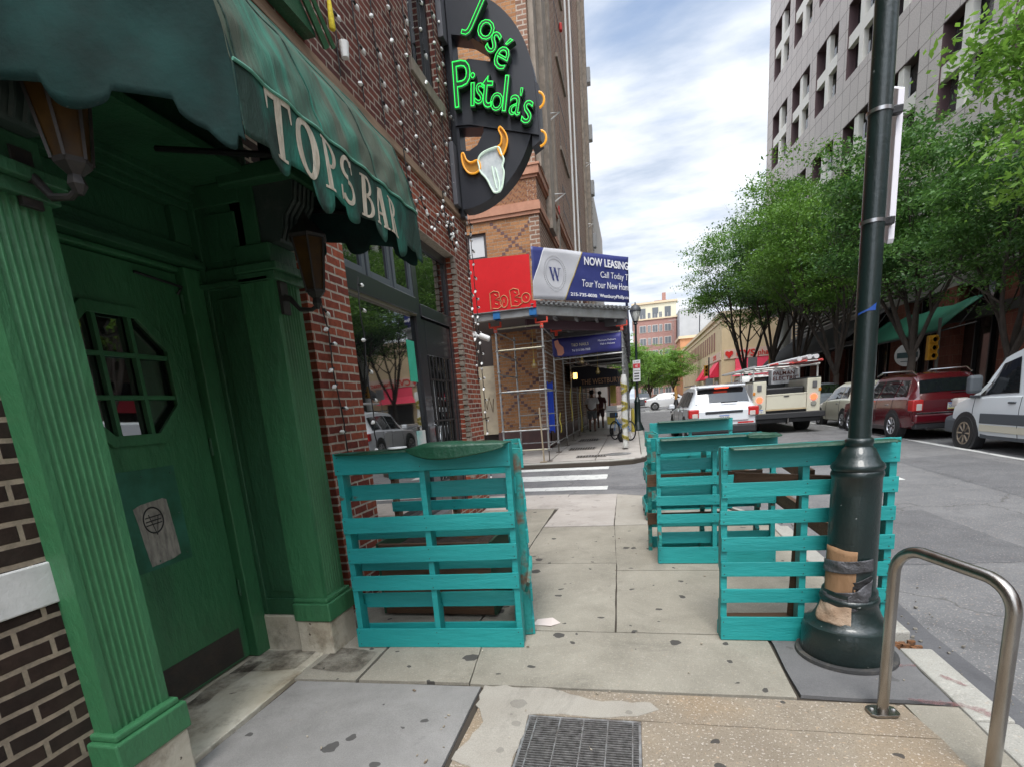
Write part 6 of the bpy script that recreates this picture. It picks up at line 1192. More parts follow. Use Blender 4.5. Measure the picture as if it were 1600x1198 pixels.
mb = MB(); mb.lathe([(.001, -.03), (.48, -.03), (.48, .03), (.001, .03)], (11.75, 25.0, 2.95), 24, M_); mb.build('sign_disc', SW, t); mb = MB(); mb.box((11.35, 24.955, 2.82), (12.15, 24.969, 3.05)); mb.box((11.5, 24.955, 2.66), (12.0, 24.968, 2.69)); mb.prism([(11.9, 3.24), (12.05, 3.24), (11.98, 3.1)], .01, 'y', 24.955); mb.build('sign_print', mat('teal_ink', (.05, .09, .10), .6), t).__setitem__('kind', 'stuff')
def tsignal(x, y, z, lab, col='y', post=True):
    t = thing('traffic_signal', lab, 'traffic light', (x, y, 0)); YS = mat('signal_yellow', (.60, .30, .015), .5)
    mb = MB(); mb.box((x - .17, y - .1, z), (x + .17, y + .12, z + .95)); mb.build('signal_housing', YS, t, bevel=.03)
    for i in range(3):
        mb = MB(); mb.lathe([(.12, 0), (.12, .16), (.10, .16), (.10, 0)], (x, y - .1, z + .16 + i * .31), 12, Matrix.Rotation(PI / 2, 4, 'X')); v = mb.build('visor', YS, t, smooth=True)
        mb = MB(); mb.lathe([(.001, .01), (.095, .01)], (x, y - .1, z + .16 + i * .31), 12, Matrix.Rotation(PI / 2, 4, 'X')); mb.build('lens', mat('dark_lens', (.03, .02, .02), .3), t)
    if post: mb = MB(); mb.tube([(x + .25, y + .1, gz(y)), (x + .25, y + .1, z + 1.6)], .06, 8); mb.build('post', mat('signal_post', (.10, .10, .09), .6), t, smooth=True)
    return t
tsignal(5.35 + 1.0, 49.0 + 2, 3.0, 'yellow traffic signal on a thin post near the far corner, left of the pharmacy sign')
tsignal(10.1, 44.0, 3.3, 'yellow traffic signal beside the red pharmacy awning under the trees')
tsignal(11.75, 25.2, 2.2, 'yellow traffic signal seen under the green canopy above the red car')
# pharmacy on the far corner
ph = thing('corner_pharmacy', 'cream corner pharmacy with red awnings beyond the second crossing', 'building', (9.6, 64, 0))
PHW = mat('cream_stucco', (.62, .49, .30), .8, c2=(.56, .43, .26), sc=.8, dirt=.12, dsc=1); PHT = mat('cream_trim', (.58, .47, .32), .8)
hx, hy = 9.6, 64
mb = MB(); mb.box((hx, hy, 0), (36, 112, 9.6)); mb.build('wall', PHW, ph)
mb = MB(); mb.box((hx - .25, hy - .25, 9.6), (36.2, 112.2, 10.0)); mb.box((hx - .12, hy - .12, 9.0), (36.1, 112.1, 9.2)); mb.build('cornice', PHT, ph)
mb = MB(); mb.box((hx + .25, hy - .12, 5.0), (30, hy - .001, 6.0)); mb.box((hx - .12, hy + .25, 5.0), (hx - .001, hy + 10, 5.9)); mb.build('sign_band', mat('pink_sign_band', (.62, .46, .36), .7), ph)
RAW = mat('red_awning', (.62, .02, .06), .6)
def rawn(pts, nm='awning_cloth'): mb = MB(); mb.add(pts, [(0, 1, 2, 3), (0, 3, 5, 4) if 0 else (0, 3, 2, 1)][:1]); return mb
for k in range(3):
    x0 = 11.0 + k * 5.2; mb = MB(); mb.add([(x0, hy - .05, 5.0), (x0 + 3.6, hy - .05, 5.0), (x0 + 4.1, hy - 1.3, 3.1), (x0 - .5, hy - 1.3, 3.1), (x0, hy - .02, 3.2), (x0 + 3.6, hy - .02, 3.2), (x0 + .0, hy - .5, 3.9), (x0 + 3.6, hy - .5, 3.9)], [(0, 1, 7, 6), (6, 7, 2, 3), (0, 6, 4), (6, 3, 4), (1, 5, 7), (7, 5, 2)]); mb.build('awning', RAW, ph)
    mb = MB(); mb.box((x0 + .3, hy - .03, .5), (x0 + 3.3, hy - .01, 3.0)); mb.build('window', mat('far_glass', (.05, .05, .05), .1), ph)
for k in range(2):
    y0 = hy + 1.6 + k * 9; mb = MB(); mb.add([(hx - .05, y0, 4.9), (hx - .05, y0 + 4, 4.9), (hx - 1.2, y0 + 4.3, 3.2), (hx - 1.2, y0 - .3, 3.2), (hx - .02, y0, 3.2), (hx - .02, y0 + 4, 3.2)], [(0, 1, 2, 3), (0, 3, 4), (1, 5, 2)]); mb.build('awning', RAW, ph)
    mb = MB(); mb.box((hx - .04, y0 + .4, .6), (hx - .01, y0 + 3.6, 3.0)); mb.build('window', mat('far_glass', (.05, .05, .05), .1), ph)
for k in range(22): y = hy + 5 + k * 2.0; mb = MB(); mb.box((hx - .04, y, 6.3), (hx - .01, y + 1.1, 8.4)); mb.build('upper_window', mat('rust_panel', (.26, .12, .08), .6), ph)
for k in range(8): y = hy + 12 + k * 4.5; mb = MB(); mb.box((hx - .10, y, .2), (hx - .01, y + .5, 5.6)); mb.build('wall_rib', PHT, ph)
PR = mat('pharmacy_red', (.60, .02, .015), .5)
mb = MB(); addtext(mb, 'CVS', (11.1, hy - .14, 5.12), (1, 0, 0), (0, 0, 1), w=1.9, h=.72, size=1, extr=.03, off=.02); mb.build('lettering', PR, ph)
mb = MB(); addtext(mb, 'pharmacy', (13.3, hy - .14, 5.0), (1, 0, 0), (0, 0, 1), w=3.0, h=.72, size=1, extr=.03); mb.build('lettering', PR, ph)
mb = MB(); mb.prism([(10.35, 5.05), (10.75, 5.5), (10.75, 5.72), (10.6, 5.84), (10.45, 5.80), (10.35, 5.70), (10.25, 5.80), (10.1, 5.84), (9.95, 5.72), (9.95, 5.5)], .05, 'y', hy - .18); mb.build('heart_emblem', PR, ph)
mb = MB(); addtext(mb, 'CVS', (hx - .14, hy + 5.6, 5.2), (0, -1, 0), (0, 0, 1), w=2.4, h=.5, size=1, extr=.02); mb.build('lettering', PR, ph)
mb = MB(); addtext(mb, 'Open 24 Hours', (hx - .16, hy + 30, 5.9), (0, -1, 0), (0, 0, 1), w=14, h=.8, size=1, extr=.03); mb.build('lettering', SW, ph) if 0 else None
def block_b(name, lab, x0, y0, x1, y1, h, m, wins=None, cap=None, par=None):
    t = thing(name, lab, 'building', (x0, y0, 0)); mb = MB(); mb.box((x0, y0, 0), (x1, y1, h)); mb.build('wall', m, t)
    if cap: mb = MB(); mb.box((x0 - .3, y0 - .3, h), (x1 + .3, y1 + .3, h + .5)); mb.build('cornice', cap, t)
    for (wx, wz, ww, wh) in (wins or []):
        f = MB(); f.box((wx - .08, y0 - .06, wz - .08), (wx + ww + .08, y0 - .01, wz + wh + .08)); w = f.build('window', mat('white_trim', (.6, .58, .52), .7), t)
        p = MB(); p.box((wx, y0 - .09, wz), (wx + ww / 2 - .03, y0 - .061, wz + wh)); p.build('pane', mat('far_pane', (.12, .13, .14), .15), w); p = MB(); p.box((wx + ww / 2 + .03, y0 - .09, wz), (wx + ww, y0 - .061, wz + wh)); p.build('pane', MATS['far_pane'], w)
    return t
ORS = mat('orange_stucco', (.50, .24, .12), .85, c2=(.44, .21, .1), sc=.6); YLS = mat('yellow_stucco', (.60, .38, .12), .85); GRS = mat('light_grey_stucco', (.40, .41, .42), .85, c2=(.34, .35, .36), sc=.4)
block_b('row_building', 'orange stucco building directly behind the corner pharmacy', 9.2, 113, 30, 122, 12.2, ORS, cap=PHT)
block_b('row_building', 'light grey blank-walled building above the pharmacy roof', 10.0, 124, 14.0, 140, 19.4, GRS); block_b('row_building', 'lower grey building right of the blank grey wall', 14.2, 124, 36, 140, 18.0, GRS)
t = block_b('row_building', 'yellow stucco building with dark cornice left of the light grey one', 7.6, 134, 12, 150, 18.5, YLS, cap=mat('dark_cornice', (.05, .05, .05), .7))
FBX = []
for r_i in range(7):
    z = 2.2 + r_i * 2.75
    for x, w_ in ((1.8, 1.3), (3.6, .55), (4.6, 1.1), (6.1, .55), (7.3, 1.3)): FBX.append((x, z, w_, 1.4))
ft = block_b('brick_apartment_tower', 'distant red brick apartment tower with cream top storey closing the street', .3, 130, 9.8, 148, 18.6, B_FAR, FBX)
mb = MB(); mb.box((.1, 129.8, 18.601), (10.0, 148.2, 18.9)); mb.build('string_course', PHT, ft); mb = MB(); mb.box((.3, 130, 18.901), (9.8, 148, 22.0)); mb.build('top_storey', mat('cream_storey', (.60, .56, .42), .8), ft); mb = MB(); mb.box((0, 129.7, 22.001), (10.1, 148.3, 22.4)); mb.build('cornice', PHT, ft)
for x in (1.8, 4.6, 7.3): mb = MB(); mb.box((x, 129.9, 19.8), (x + 1.3, 129.96, 21.1)); mb.build('window', MATS['far_pane'], ft)
mb = MB(); mb.box((5.2, 134, 22.401), (8.0, 140, 23.2)); mb.box((7.0, 134.2, 23.201), (7.8, 135.2, 24.8)); mb.build('chimney', B_FAR, ft)
for i, (x0, y0, x1, y1, h, m) in enumerate(((-14, 64, -3.0, 80, 9, B_FAR), (-14, 80.5, -3.0, 100, 11, B_TAN), (-14, 100.5, -2.5, 128, 13, B_FAR))):
    block_b('row_house', ['brick row building just past the second crossing, hidden by street trees', 'tan row building behind the left street trees', 'farthest brick row building on the left side'][i], x0, y0, x1, y1, h, m)
block_b('back_block', 'brick block filling the view at the end of the side street', -60, 16, -40, 60, 12, B_FAR)
# buildings on the camera side, for reflections and other viewpoints
block_b('street_block', 'plain tan block on the right behind the camera', 14.5, -60, 30, -13, 18, B_TAN)
# ---------------------------------------------------------------- trees
import numpy as np
def leafmat(name, a, b, c):
    m = bpy.data.materials.new(name); m.use_nodes = True; t = m.node_tree; l = t.links; pb = t.nodes['Principled BSDF']; out = t.nodes['Material Output']
    tcn = t.nodes.new('ShaderNodeTexCoord'); n = t.nodes.new('ShaderNodeTexNoise'); n.inputs['Scale'].default_value = .9; n.inputs['Detail'].default_value = 4; l.new(tcn.outputs['Object'], n.inputs[0])
    r = t.nodes.new('ShaderNodeValToRGB'); r.color_ramp.elements[0].position = .35; r.color_ramp.elements[0].color = (*a, 1); r.color_ramp.elements[1].position = .65; r.color_ramp.elements[1].color = (*b, 1); l.new(n.outputs[0], r.inputs[0])
    n2 = t.nodes.new('ShaderNodeTexNoise'); n2.inputs['Scale'].default_value = 9; l.new(tcn.outputs['Object'], n2.inputs[0]); r2 = t.nodes.new('ShaderNodeValToRGB'); r2.color_ramp.elements[0].position = .55; r2.color_ramp.elements[1].position = .75; l.new(n2.outputs[0], r2.inputs[0])
    mx = t.nodes.new('ShaderNodeMix'); mx.data_type = 'RGBA'; l.new(r2.outputs[0], mx.inputs[0]); l.new(r.outputs[0], mx.inputs[6]); mx.inputs[7].default_value = (*c, 1); l.new(mx.outputs[2], pb.inputs['Base Color']); pb.inputs['Roughness'].default_value = .45
    tr = t.nodes.new('ShaderNodeBsdfTranslucent'); l.new(mx.outputs[2], tr.inputs[0]); ms = t.nodes.new('ShaderNodeMixShader'); ms.inputs[0].default_value = .42; l.new(pb.outputs[0], ms.inputs[1]); l.new(tr.outputs[0], ms.inputs[2]); l.new(ms.outputs[0], out.inputs[0]); return m
LEAF = leafmat('leaf_green', (.07, .165, .025), (.15, .30, .042), (.24, .42, .065)); LEAFD = leafmat('leaf_deep_green', (.040, .11, .028), (.09, .20, .038), (.16, .30, .055)); LEAFY = leafmat('leaf_yellow_green', (.12, .25, .035), (.20, .36, .05), (.28, .46, .08))
BARK = mat('bark', (.045, .036, .030), .9, c2=(.075, .06, .05), sc=8, stretch=(1, 1, .25), bump=.8, bsc=18)
def leaves(name, cl, per, size, m, par, seed, spread=.38):
    g = np.random.default_rng(seed); C0 = np.repeat(np.array(cl), per, axis=0); n = len(C0)
    off = g.normal(0, 1, (n, 3)) * np.array([spread, spread, spread * .26]); P = C0 + off
    yaw = g.uniform(0, 2 * np.pi, n); pit = g.normal(-.25, .5, n); rol = g.normal(0, .5, n); s = size * g.uniform(.6, 1.35, n)
    d = np.stack([np.cos(yaw) * np.cos(pit), np.sin(yaw) * np.cos(pit), np.sin(pit)], 1); sd = np.stack([-np.sin(yaw), np.cos(yaw), np.zeros(n)], 1); up = np.cross(d, sd); w = sd * np.cos(rol)[:, None] + up * np.sin(rol)[:, None]
    s = s[:, None]; V = np.stack([P, P + d * s * .55 + w * s * .24, P + d * s, P + d * s * .55 - w * s * .24], 1).reshape(-1, 3)
    me = bpy.data.meshes.new(name); me.vertices.add(4 * n); me.vertices.foreach_set('co', V.astype(np.float32).ravel()); me.loops.add(4 * n); me.loops.foreach_set('vertex_index', np.arange(4 * n, dtype=np.int32)); me.polygons.add(n); me.polygons.foreach_set('loop_start', np.arange(0, 4 * n, 4, dtype=np.int32)); me.polygons.foreach_set('loop_total', np.full(n, 4, dtype=np.int32)); me.update(); me.materials.append(m)
    o = bpy.data.objects.new(name, me); COL.objects.link(o); o.parent = par; return o
def tree(name, lab, loc, h, rad, seed, m, grp, ncl=270, per=100, size=.155, zb=.33, split=.16, squash=1.0, rz=0, nl=6, gap=.04):
    t = thing(name, lab, 'tree', loc, rz, grp); r = random.Random(seed); mb = MB(); tips = []
    def limb(p, d, L_, r0, dep):
        pts = [p]; rs = [r0]; n = 5
        for i in range(n):
            d = (d + Vector((r.uniform(-.16, .16), r.uniform(-.16, .16), r.uniform(-.02, .12)))).normalized(); p = p + d * (L_ / n); pts.append(p); rs.append(r0 * (1 - .55 * (i + 1) / n))
            if dep < 3 and i >= 1:
                for _ in range(1 if dep else 2):
                    if r.random() < .75: a = r.uniform(0, 2 * PI); dd = (d * .75 + Vector((math.cos(a), math.sin(a), r.uniform(-.05, .35))) * .75).normalized(); limb(p, dd, L_ * r.uniform(.38, .62), rs[-1] * .55, dep + 1)
        mb.tube(pts, rs, 7 if dep < 2 else 4); tips.append(p)
        if dep >= 1: tips.extend(pts[2:])
    z0 = h * split; mb.tube([(0, 0, -.3), (.0, .0, .3), (.03, .02, z0)], [.2, .145, .12], 10)
    for k in range(nl):
        a = 2 * PI * k / nl + r.uniform(-.4, .4); e = r.uniform(.28, .62) if k else .05; limb(Vector((0, 0, z0 - .1)), Vector((math.cos(a) * e, math.sin(a) * e, 1)).normalized(), h * r.uniform(.36, .52), .085, 0)
    mb.build('trunk', BARK, t, smooth=True, local=True)
    cl = []; g = random.Random(seed + 5); zc = h * (zb + (1 - zb) / 2); hz = h * (1 - zb) / 2
    lobes = [(Vector((g.uniform(-.68, .68) * rad, g.uniform(-.68, .68) * rad, zc + g.uniform(-.7, .72) * hz)), g.uniform(.22, .42) * rad) for _ in range(17)]
    tr = 0
    while len(cl) < ncl and tr < 60000:
        tr += 1
        if g.random() < .45 and tips:
            p = g.choice(tips) + Vector((g.gauss(0, .3), g.gauss(0, .3), g.gauss(0, .2)))
            if p.z < h * zb * .9: continue
        else:
            c, lr = g.choice(lobes); v = Vector((g.gauss(0, 1), g.gauss(0, 1), g.gauss(0, 1))).normalized() * lr * (g.random() ** .35); p = c + Vector((v.x, v.y, v.z * .75))
        q = math.hypot(p.x, p.y) / rad; zz = (p.z - zc) / hz
        if q > 1.12 or abs(zz) > 1.05 or q * q + zz * zz * .8 > 1.25: continue
        if math.sin(p.x * 2.1 + seed) * math.sin(p.y * 1.9 + 2 * seed) * math.sin(p.z * 2.4 + 3) > gap: continue
        cl.append((p.x, p.y, p.z * squash))
    leaves('crown', cl, per, size, m, t, seed); return t
GT = 'street trees in front of the grey office tower'
tA = tree('street_tree', 'big multi-stemmed street tree behind the cream hatchback', (9.9, 30, gz(30)), 12.2, 4.3, 3, LEAF, GT, zb=.40, split=.14)
tB = tree('street_tree', 'spreading street tree behind the red car, between lamp post and van', (10.0, 22.8, gz(22.6)), 9.9, 3.6, 8, LEAFD, GT, zb=.40, split=.22, ncl=290)
dup(tA, (9.7, 36, gz(36)), 2.1, 'street tree rising right of the utility truck ladders, its trunk split low', GT).scale = (1.1, 1.1, 1.15)
dup(tB, (9.6, 41.5, gz(41)), 4.0, 'street tree whose crown overhangs the utility truck cab', GT).scale = (1.2, 1.2, 1.42)
dup(tA, (8.9, 47, gz(47)), 1.2, 'leftmost street tree of the row, in front of the pharmacy sign', GT).scale = (1.15, 1.15, 1.25)
dup(tB, (10.2, 17.8, gz(17.6)), 2.6, 'nearest street tree, its trunk behind the white van roof', GT).scale = (.84, .84, .80)
tY = tree('street_tree', 'bright yellow-green tree reaching in at the right edge above the van', (9.9, 12.7, gz(12)), 9.4, 3.2, 21, LEAFY, GT, zb=.42, ncl=240, per=90)
GF_ = 'street trees beyond the second crossing'
tC = tree('street_tree', 'low bright green street tree left of the far lamp post, beyond the crossing', (-.6, 66, gz(55)), 8.0, 3.4, 12, LEAFY, GF_, zb=.28, ncl=240, per=60, size=.22, split=.2)
dup(tC, (2.2, 80, gz(55)), 1.7, 'bright green tree in the middle of the far foliage', GF_)
dup(tC, (6.0, 84, gz(55)), 3.0, 'bright green tree at the right of the far foliage by the pharmacy side', GF_)
dup(tC, (3.0, 100, gz(55)), 4.4, 'farthest green tree in front of the distant brick tower', GF_)
# ---------------------------------------------------------------- vehicles
def lerp(a, b, t): return a + (b - a) * t
def car(lab, cat, name, loc, rz, L_, hw, st, paint, wheels, wr_=.34, win=(), rear=None, front=None, group=None, trimz=None):
    # st stations: (y, zbot, zbelt, ztop, wbody, wroof)
    t = thing(name, lab, cat, loc, rz, group); ys = [s[0] for s in st]
    def at(y):
        y = max(ys[0], min(ys[-1], y))
        for a, b in zip(st[:-1], st[1:]):
            if a[0] <= y <= b[0]: k = (y - a[0]) / max(1e-6, b[0] - a[0]); k = k; return [lerp(a[i], b[i], k) for i in range(1, 6)]
    def sec(y):
        zb, zl, zt, w, wr = at(y); zl = min(zl, zt - .02); s = (zt - zl); dz = min(.08, s * .5)
        return [(0, zb), (.84 * w, zb), (.965 * w, zb + .05), (w, zb + .34 * (zl - zb)), (w * .998, zb + .72 * (zl - zb)), (.972 * w, zl - .02), (.945 * w, zl), (wr, zt - dz), (wr - .09, zt - dz * .28), (wr * .5, zt - .004), (0, zt)]
    N_ = 44; yy = sorted(set([round(ys[0] + (ys[-1] - ys[0]) * i / N_, 3) for i in range(N_ + 1)] + ys)); mb = MB(); n = 11; m = 2 * n - 2
    for y in yy:
        s = sec(y); full = [(x, z) for x, z in s] + [(-x, z) for x, z in s[-2:0:-1]]; mb.v += [(x, y, z) for x, z in full]
    for i in range(len(yy) - 1):
        for j in range(m): a = i * m + j; b = i * m + (j + 1) % m; mb.f.append((a, b, b + m, a + m))
    mb.f.append(tuple(range(m))); mb.f.append(tuple((len(yy) - 1) * m + j for j in reversed(range(m))))
    body = mb.build('body', paint, t, smooth=True, local=True, ang=32)
    def sp(y, s_, side, off=.010):
        q = sec(y); a, b = q[6], q[7]; x = lerp(a[0], b[0], s_); z = lerp(a[1], b[1], s_); return (side * (x + off), y, z + off * .3)
    for side in (-1, 1):
        for (yb0, yb1, yt0, yt1, s0, s1) in win:
            mb = MB(); mb.grid(lambda u, v: sp(lerp(lerp(yb0, yb1, u), lerp(yt0, yt1, u), v), lerp(s0, s1, v), side), 6, 3); mb.build('side_window', CARG, t, local=True, solid=.004, fix=False)
    def topg(y0, y1, f, nm, m=CARG, off=.010):
        mb = MB(); mb.grid(lambda u, v: (lerp(-1, 1, u) * (at(lerp(y0, y1, v))[4] * f), lerp(y0, y1, v) + (-off if y0 < L_ * .4 else off), at(lerp(y0, y1, v))[2] - (abs(lerp(-1, 1, u)) ** 2) * .02 + off), 8, 8); mb.build(nm, m, t, local=True, solid=.006, fix=False)
    if rear: topg(*rear, 'rear_window')
    if front: topg(*front, 'windscreen')
    for (wy, ) in [(w,) for w in wheels]:
        for side in (-1, 1):
            M_ = Matrix.Rotation(PI / 2 * side, 4, 'Y'); X = side * (hw - .19)
            mb = MB(); mb.lathe([(wr_ + .065, .0), (wr_ + .065, .193), (wr_ - .02, .194)], (X, wy, wr_ + .02), 28, M_); mb.build('wheel_arch', TRIMB, t, local=True, smooth=True)
            mb = MB(); mb.lathe([(wr_ * .6, 0), (wr_ * .94, 0), (wr_, .04), (wr_, .17), (wr_ * .95, .205), (wr_ * .68, .21), (wr_ * .66, .19)], (X, wy, wr_), 28, M_); w_ = mb.build('wheel', TYRE, t, local=True, smooth=True)
            mb = MB(); mb.lathe([(.001, .175), (wr_ * .62, .165), (wr_ * .66, .205), (wr_ * .60, .212), (wr_ * .56, .18)], (X, wy, wr_), 20, M_)
            for k in range(8):
                a = k * PI / 4; c, s = math.cos(a), math.sin(a); x0 = X + side * .185; mb.tube([(x0, wy + .05 * c, wr_ + .05 * s), (x0 + side * .012, wy + wr_ * .6 * c, wr_ + wr_ * .6 * s)], .022, 4)
            mb.build('rim', RIM, w_, local=True, smooth=True)
    return t, at, sec
def part(t, nm, boxes, m, bevel=.01, sm=False):
    mb = MB()
    for b in boxes: mb.box(*b)
    return mb.build(nm, m, t, local=True, bevel=bevel, smooth=sm)
def handles(t, ys_, x, z, m):
    for y in ys_:
        for s in (-1, 1): part(t, 'door_handle', [((s * x - .02, y, z), (s * x + .02, y + .2, z + .035))], m, .008)
def seams(t, sec, ylist, zmax=None):
    for y in ylist:
        for s in (-1, 1):
            q = sec(y)[2:7]; mb = MB(); mb.tube([(s * (x + .001), y, z) for x, z in q], .006, 4); mb.build('door_seam', TRIMB, t, local=True)
def plate(t, x, y, z, txt, col=(.05, .06, .25), w=.31):
    p = part(t, 'licence_plate', [((x - w / 2, y - .012, z), (x + w / 2, y, z + .155))], PLATE, .004); mb = MB(); addtext(mb, txt, (x - w * .40, y - .014, z + .04), (1, 0, 0), (0, 0, 1), w=w * .8, h=.075, size=1, extr=.001); mb.build('plate_number', mat('plate_ink', col, .6), p, local=True)
    part(p, 'plate_stripe', [((x - w / 2 + .01, y - .0135, z + .125), (x + w / 2 - .01, y - .0121, z + .15))], mat('plate_blue', (.05, .12, .4), .5), 0); part(p, 'plate_stripe', [((x - w / 2 + .01, y - .0135, z + .005), (x + w / 2 - .01, y - .0121, z + .025))], mat('plate_yellow', (.6, .45, .05), .5), 0)
# white SUV
t, at, sec = car('white SUV with dark rear glass seen from behind, nearest the far teal pallets', 'SUV', 'parked_car', (2.62, 17.05, F(17)), .055, 5.0, 1.0,
    [(0, .32, .98, 1.02, .90, .80), (.10, .28, 1.05, 1.12, .96, .80), (.22, .26, 1.08, 1.30, .985, .77), (.46, .25, 1.09, 1.66, 1.0, .72), (.75, .24, 1.09, 1.74, 1.0, .70), (2.0, .22, 1.07, 1.78, 1.0, .70), (3.0, .22, 1.04, 1.72, 1.0, .70), (3.75, .22, 1.01, 1.12, 1.0, .78), (4.6, .24, .95, 1.02, .96, .72), (5.0, .35, .7, .78, .85, .6)],
    WHITEP, (.98, 3.95), .39, win=((.55, 1.25, .70, 1.22, .10, .86), (1.33, 2.15, 1.30, 2.12, .08, .86), (2.23, 3.3, 2.20, 2.95, .08, .86)), rear=(.17, .44, .98), front=(3.05, 3.7, .92))
part(t, 'rear_bumper', [((-.95, -.07, .30), (.95, .12, .56))], TRIMB, .05); part(t, 'hatch_panel', [((-.72, -.035, .66), (.72, .05, 1.0))], WHITEP, .03)
part(t, 'hatch_trim', [((-.52, -.055, .90), (.55, -.03, .975))], BLACKG, .012); plate(t, .02, -.045, .70, 'ZGR 4129')
for s in (-1, 1):
    part(t, 'tail_light', [((min(s * .70, s * 1.005), -.045, .80), (max(s * .70, s * 1.005), .20, 1.06))], TLIGHT, .03); part(t, 'tail_light_lens', [((min(s * .74, s * .90), -.06, .80), (max(s * .74, s * .90), -.04, .93))], mat('clear_lens', (.5, .45, .42), .2), .01)
    part(t, 'reflector', [((min(s * .40, s * .85), -.085, .58), (max(s * .40, s * .85), -.06, .63))], TLIGHT, .005)
    part(t, 'roof_rail', [((s * .68 - .02, .8, 1.76), (s * .68 + .02, 3.0, 1.80))], CHROME, .012); part(t, 'wing_mirror', [((min(s * 1.0, s * 1.2), 3.2, 1.05), (max(s * 1.0, s * 1.2), 3.32, 1.22))], WHITEP, .04)
part(t, 'rear_spoiler', [((-.68, .25, 1.66), (.68, .6, 1.72))], WHITEP, .02); part(t, 'rear_wiper', [((-.05, .075, 1.20), (.42, .10, 1.23))], TRIMB, .004); part(t, 'brake_lamp', [((-.2, .28, 1.635), (.2, .32, 1.655))], TLIT, .004)
seams(t, sec, (1.29, 2.19, 3.35)); handles(t, (1.45, 2.35), .985, .98, WHITEP); part(t, 'badge', [((-.74, -.04, .71), (-.6, -.034, .75)), ], CHROME, .002)
# utility truck
ut = thing('utility_truck', 'cream utility truck with tool boxes, ladders on the rack and lit brake lights', 'truck', (4.95, 19.4, F(19.4)), .0)
CRP = mat('cream_truck_paint', (.56, .53, .42), .4, coat=.3, dirt=.15, dsc=3, dcol=(.3, .27, .2)); WTP = mat('white_truck_paint', (.58, .58, .56), .35, coat=.4); ALU = mat('dull_aluminium', (.40, .40, .40), .5, .4)
def up_(nm, bx, m, bv=.015, par=ut, sm=False): return part(par, nm, bx, m, bv)
for s in (-1, 1):
    a, b = (min(s * .62, s * 1.03), max(s * .62, s * 1.03)); sbx = up_('side_box', [((a, 0, .62), (b, 2.7, 1.72))], CRP, .02)
    up_('box_top', [((a, .02, 1.721), (b, 2.7, 1.76))], BLACK, .01)
    for y0 in (.05, .95, 1.85): part(sbx, 'tool_door', [((s * 1.03 - .012 if s > 0 else -1.042, y0, .95), (1.042 if s > 0 else -1.03 + .012, y0 + .84, 1.66))], WTP, .008)
    part(sbx, 'grab_handle', [((s * .84 - .07, -.03, 1.42), (s * .84 + .07, -.005, 1.62))], mat('handle_dark', (.12, .12, .12), .4), .02)
    part(sbx, 'marker_light', [((s * 1.0 - .04, -.02, 1.30), (s * 1.0 + .04, .0, 1.40))], mat('amber_lens', (.55, .2, .02), .3), .01)
    mb = MB(); mb.lathe([(.001, .03), (.085, .03), (.10, .0)], (s * .83, 0, 1.13), 16, Matrix.Rotation(PI / 2, 4, 'X')); mb.build('brake_lamp', TLIT, sbx, local=True, smooth=True)
    mb = MB(); mb.lathe([(.001, .03), (.075, .03), (.09, .0)], (s * .83, 0, .92), 16, Matrix.Rotation(PI / 2, 4, 'X')); mb.build('reverse_lamp', mat('grey_lens', (.25, .25, .22), .2), sbx, local=True, smooth=True)
up_('tailgate', [((-.61, 0, .80), (.61, .05, 1.24))], CRP, .012); up_('tailgate_lip', [((-.62, -.02, .76), (.62, .05, .80)), ], mat('rusty_cream', (.42, .33, .2), .6), .004); up_('tailgate_rail', [((-.61, -.01, 1.24), (.61, .06, 1.29))], CRP, .01); up_('latch', [((-.08, -.02, 1.19), (.08, .0, 1.22))], TRIMB, .004)
up_('bed_load', [((-.60, .2, 1.0), (.60, 2.5, 1.50))], BLACK, .05); up_('bed_floor', [((-.61, .05, .62), (.61, 2.7, .79))], TRIMB, .01)
up_('rear_bumper', [((-1.08, -.32, .50), (1.10, -.02, .68))], mat('bumper_black', (.02, .02, .022), .6), .02); up_('bumper_skirt', [((-.98, -.2, .36), (1.0, -.02, .499))], BLACK, .02)
mb = MB(); mb.tube([(.0, -.33, .50), (.0, -.33, .36), (.0, -.1, .34)], .03, 8); mb.build('tow_hitch', STEEL, ut, local=True); plate(ut, -.86, -.01, .66, 'ZG-40126')
# cab: shaped profile
cabp = [(2.75, .45), (2.75, 1.45), (2.85, 1.92), (3.05, 2.02), (3.95, 2.0), (4.25, 1.9), (4.85, 1.35), (5.9, 1.2), (6.15, 1.05), (6.2, .5)]
mb = MB(); 
for s_, w_ in ((0, 1.0),): mb.prism([(y, z) for y, z in cabp], 1.9, 'x', -.95)
mb.build('cab', WTP, ut, local=True, bevel=.12); mb = MB(); mb.prism([(-.66, 1.50), (-.62, 1.86), (-.5, 1.93), (.5, 1.93), (.62, 1.86), (.66, 1.50)], .02, 'y', 2.70, Matrix.Translation((0, -.0, 0))); mb.build('rear_cab_window', CARG, ut, local=True)
for s in (-1, 1): mb = MB(); mb.prism([(3.15, 1.45), (3.2, 1.88), (3.9, 1.88), (4.35, 1.45)], .02, 'x', s * .955 - .01); mb.build('side_window', CARG, ut, local=True); up_('wing_mirror', [((min(s * 1.0, s * 1.28), 4.3, 1.35), (max(s * 1.0, s * 1.28), 4.4, 1.75))], BLACK, .03)
up_('cab_brake_lamp', [((-.15, 2.66, 1.965), (.15, 2.70, 1.995))], TLIGHT, .006)
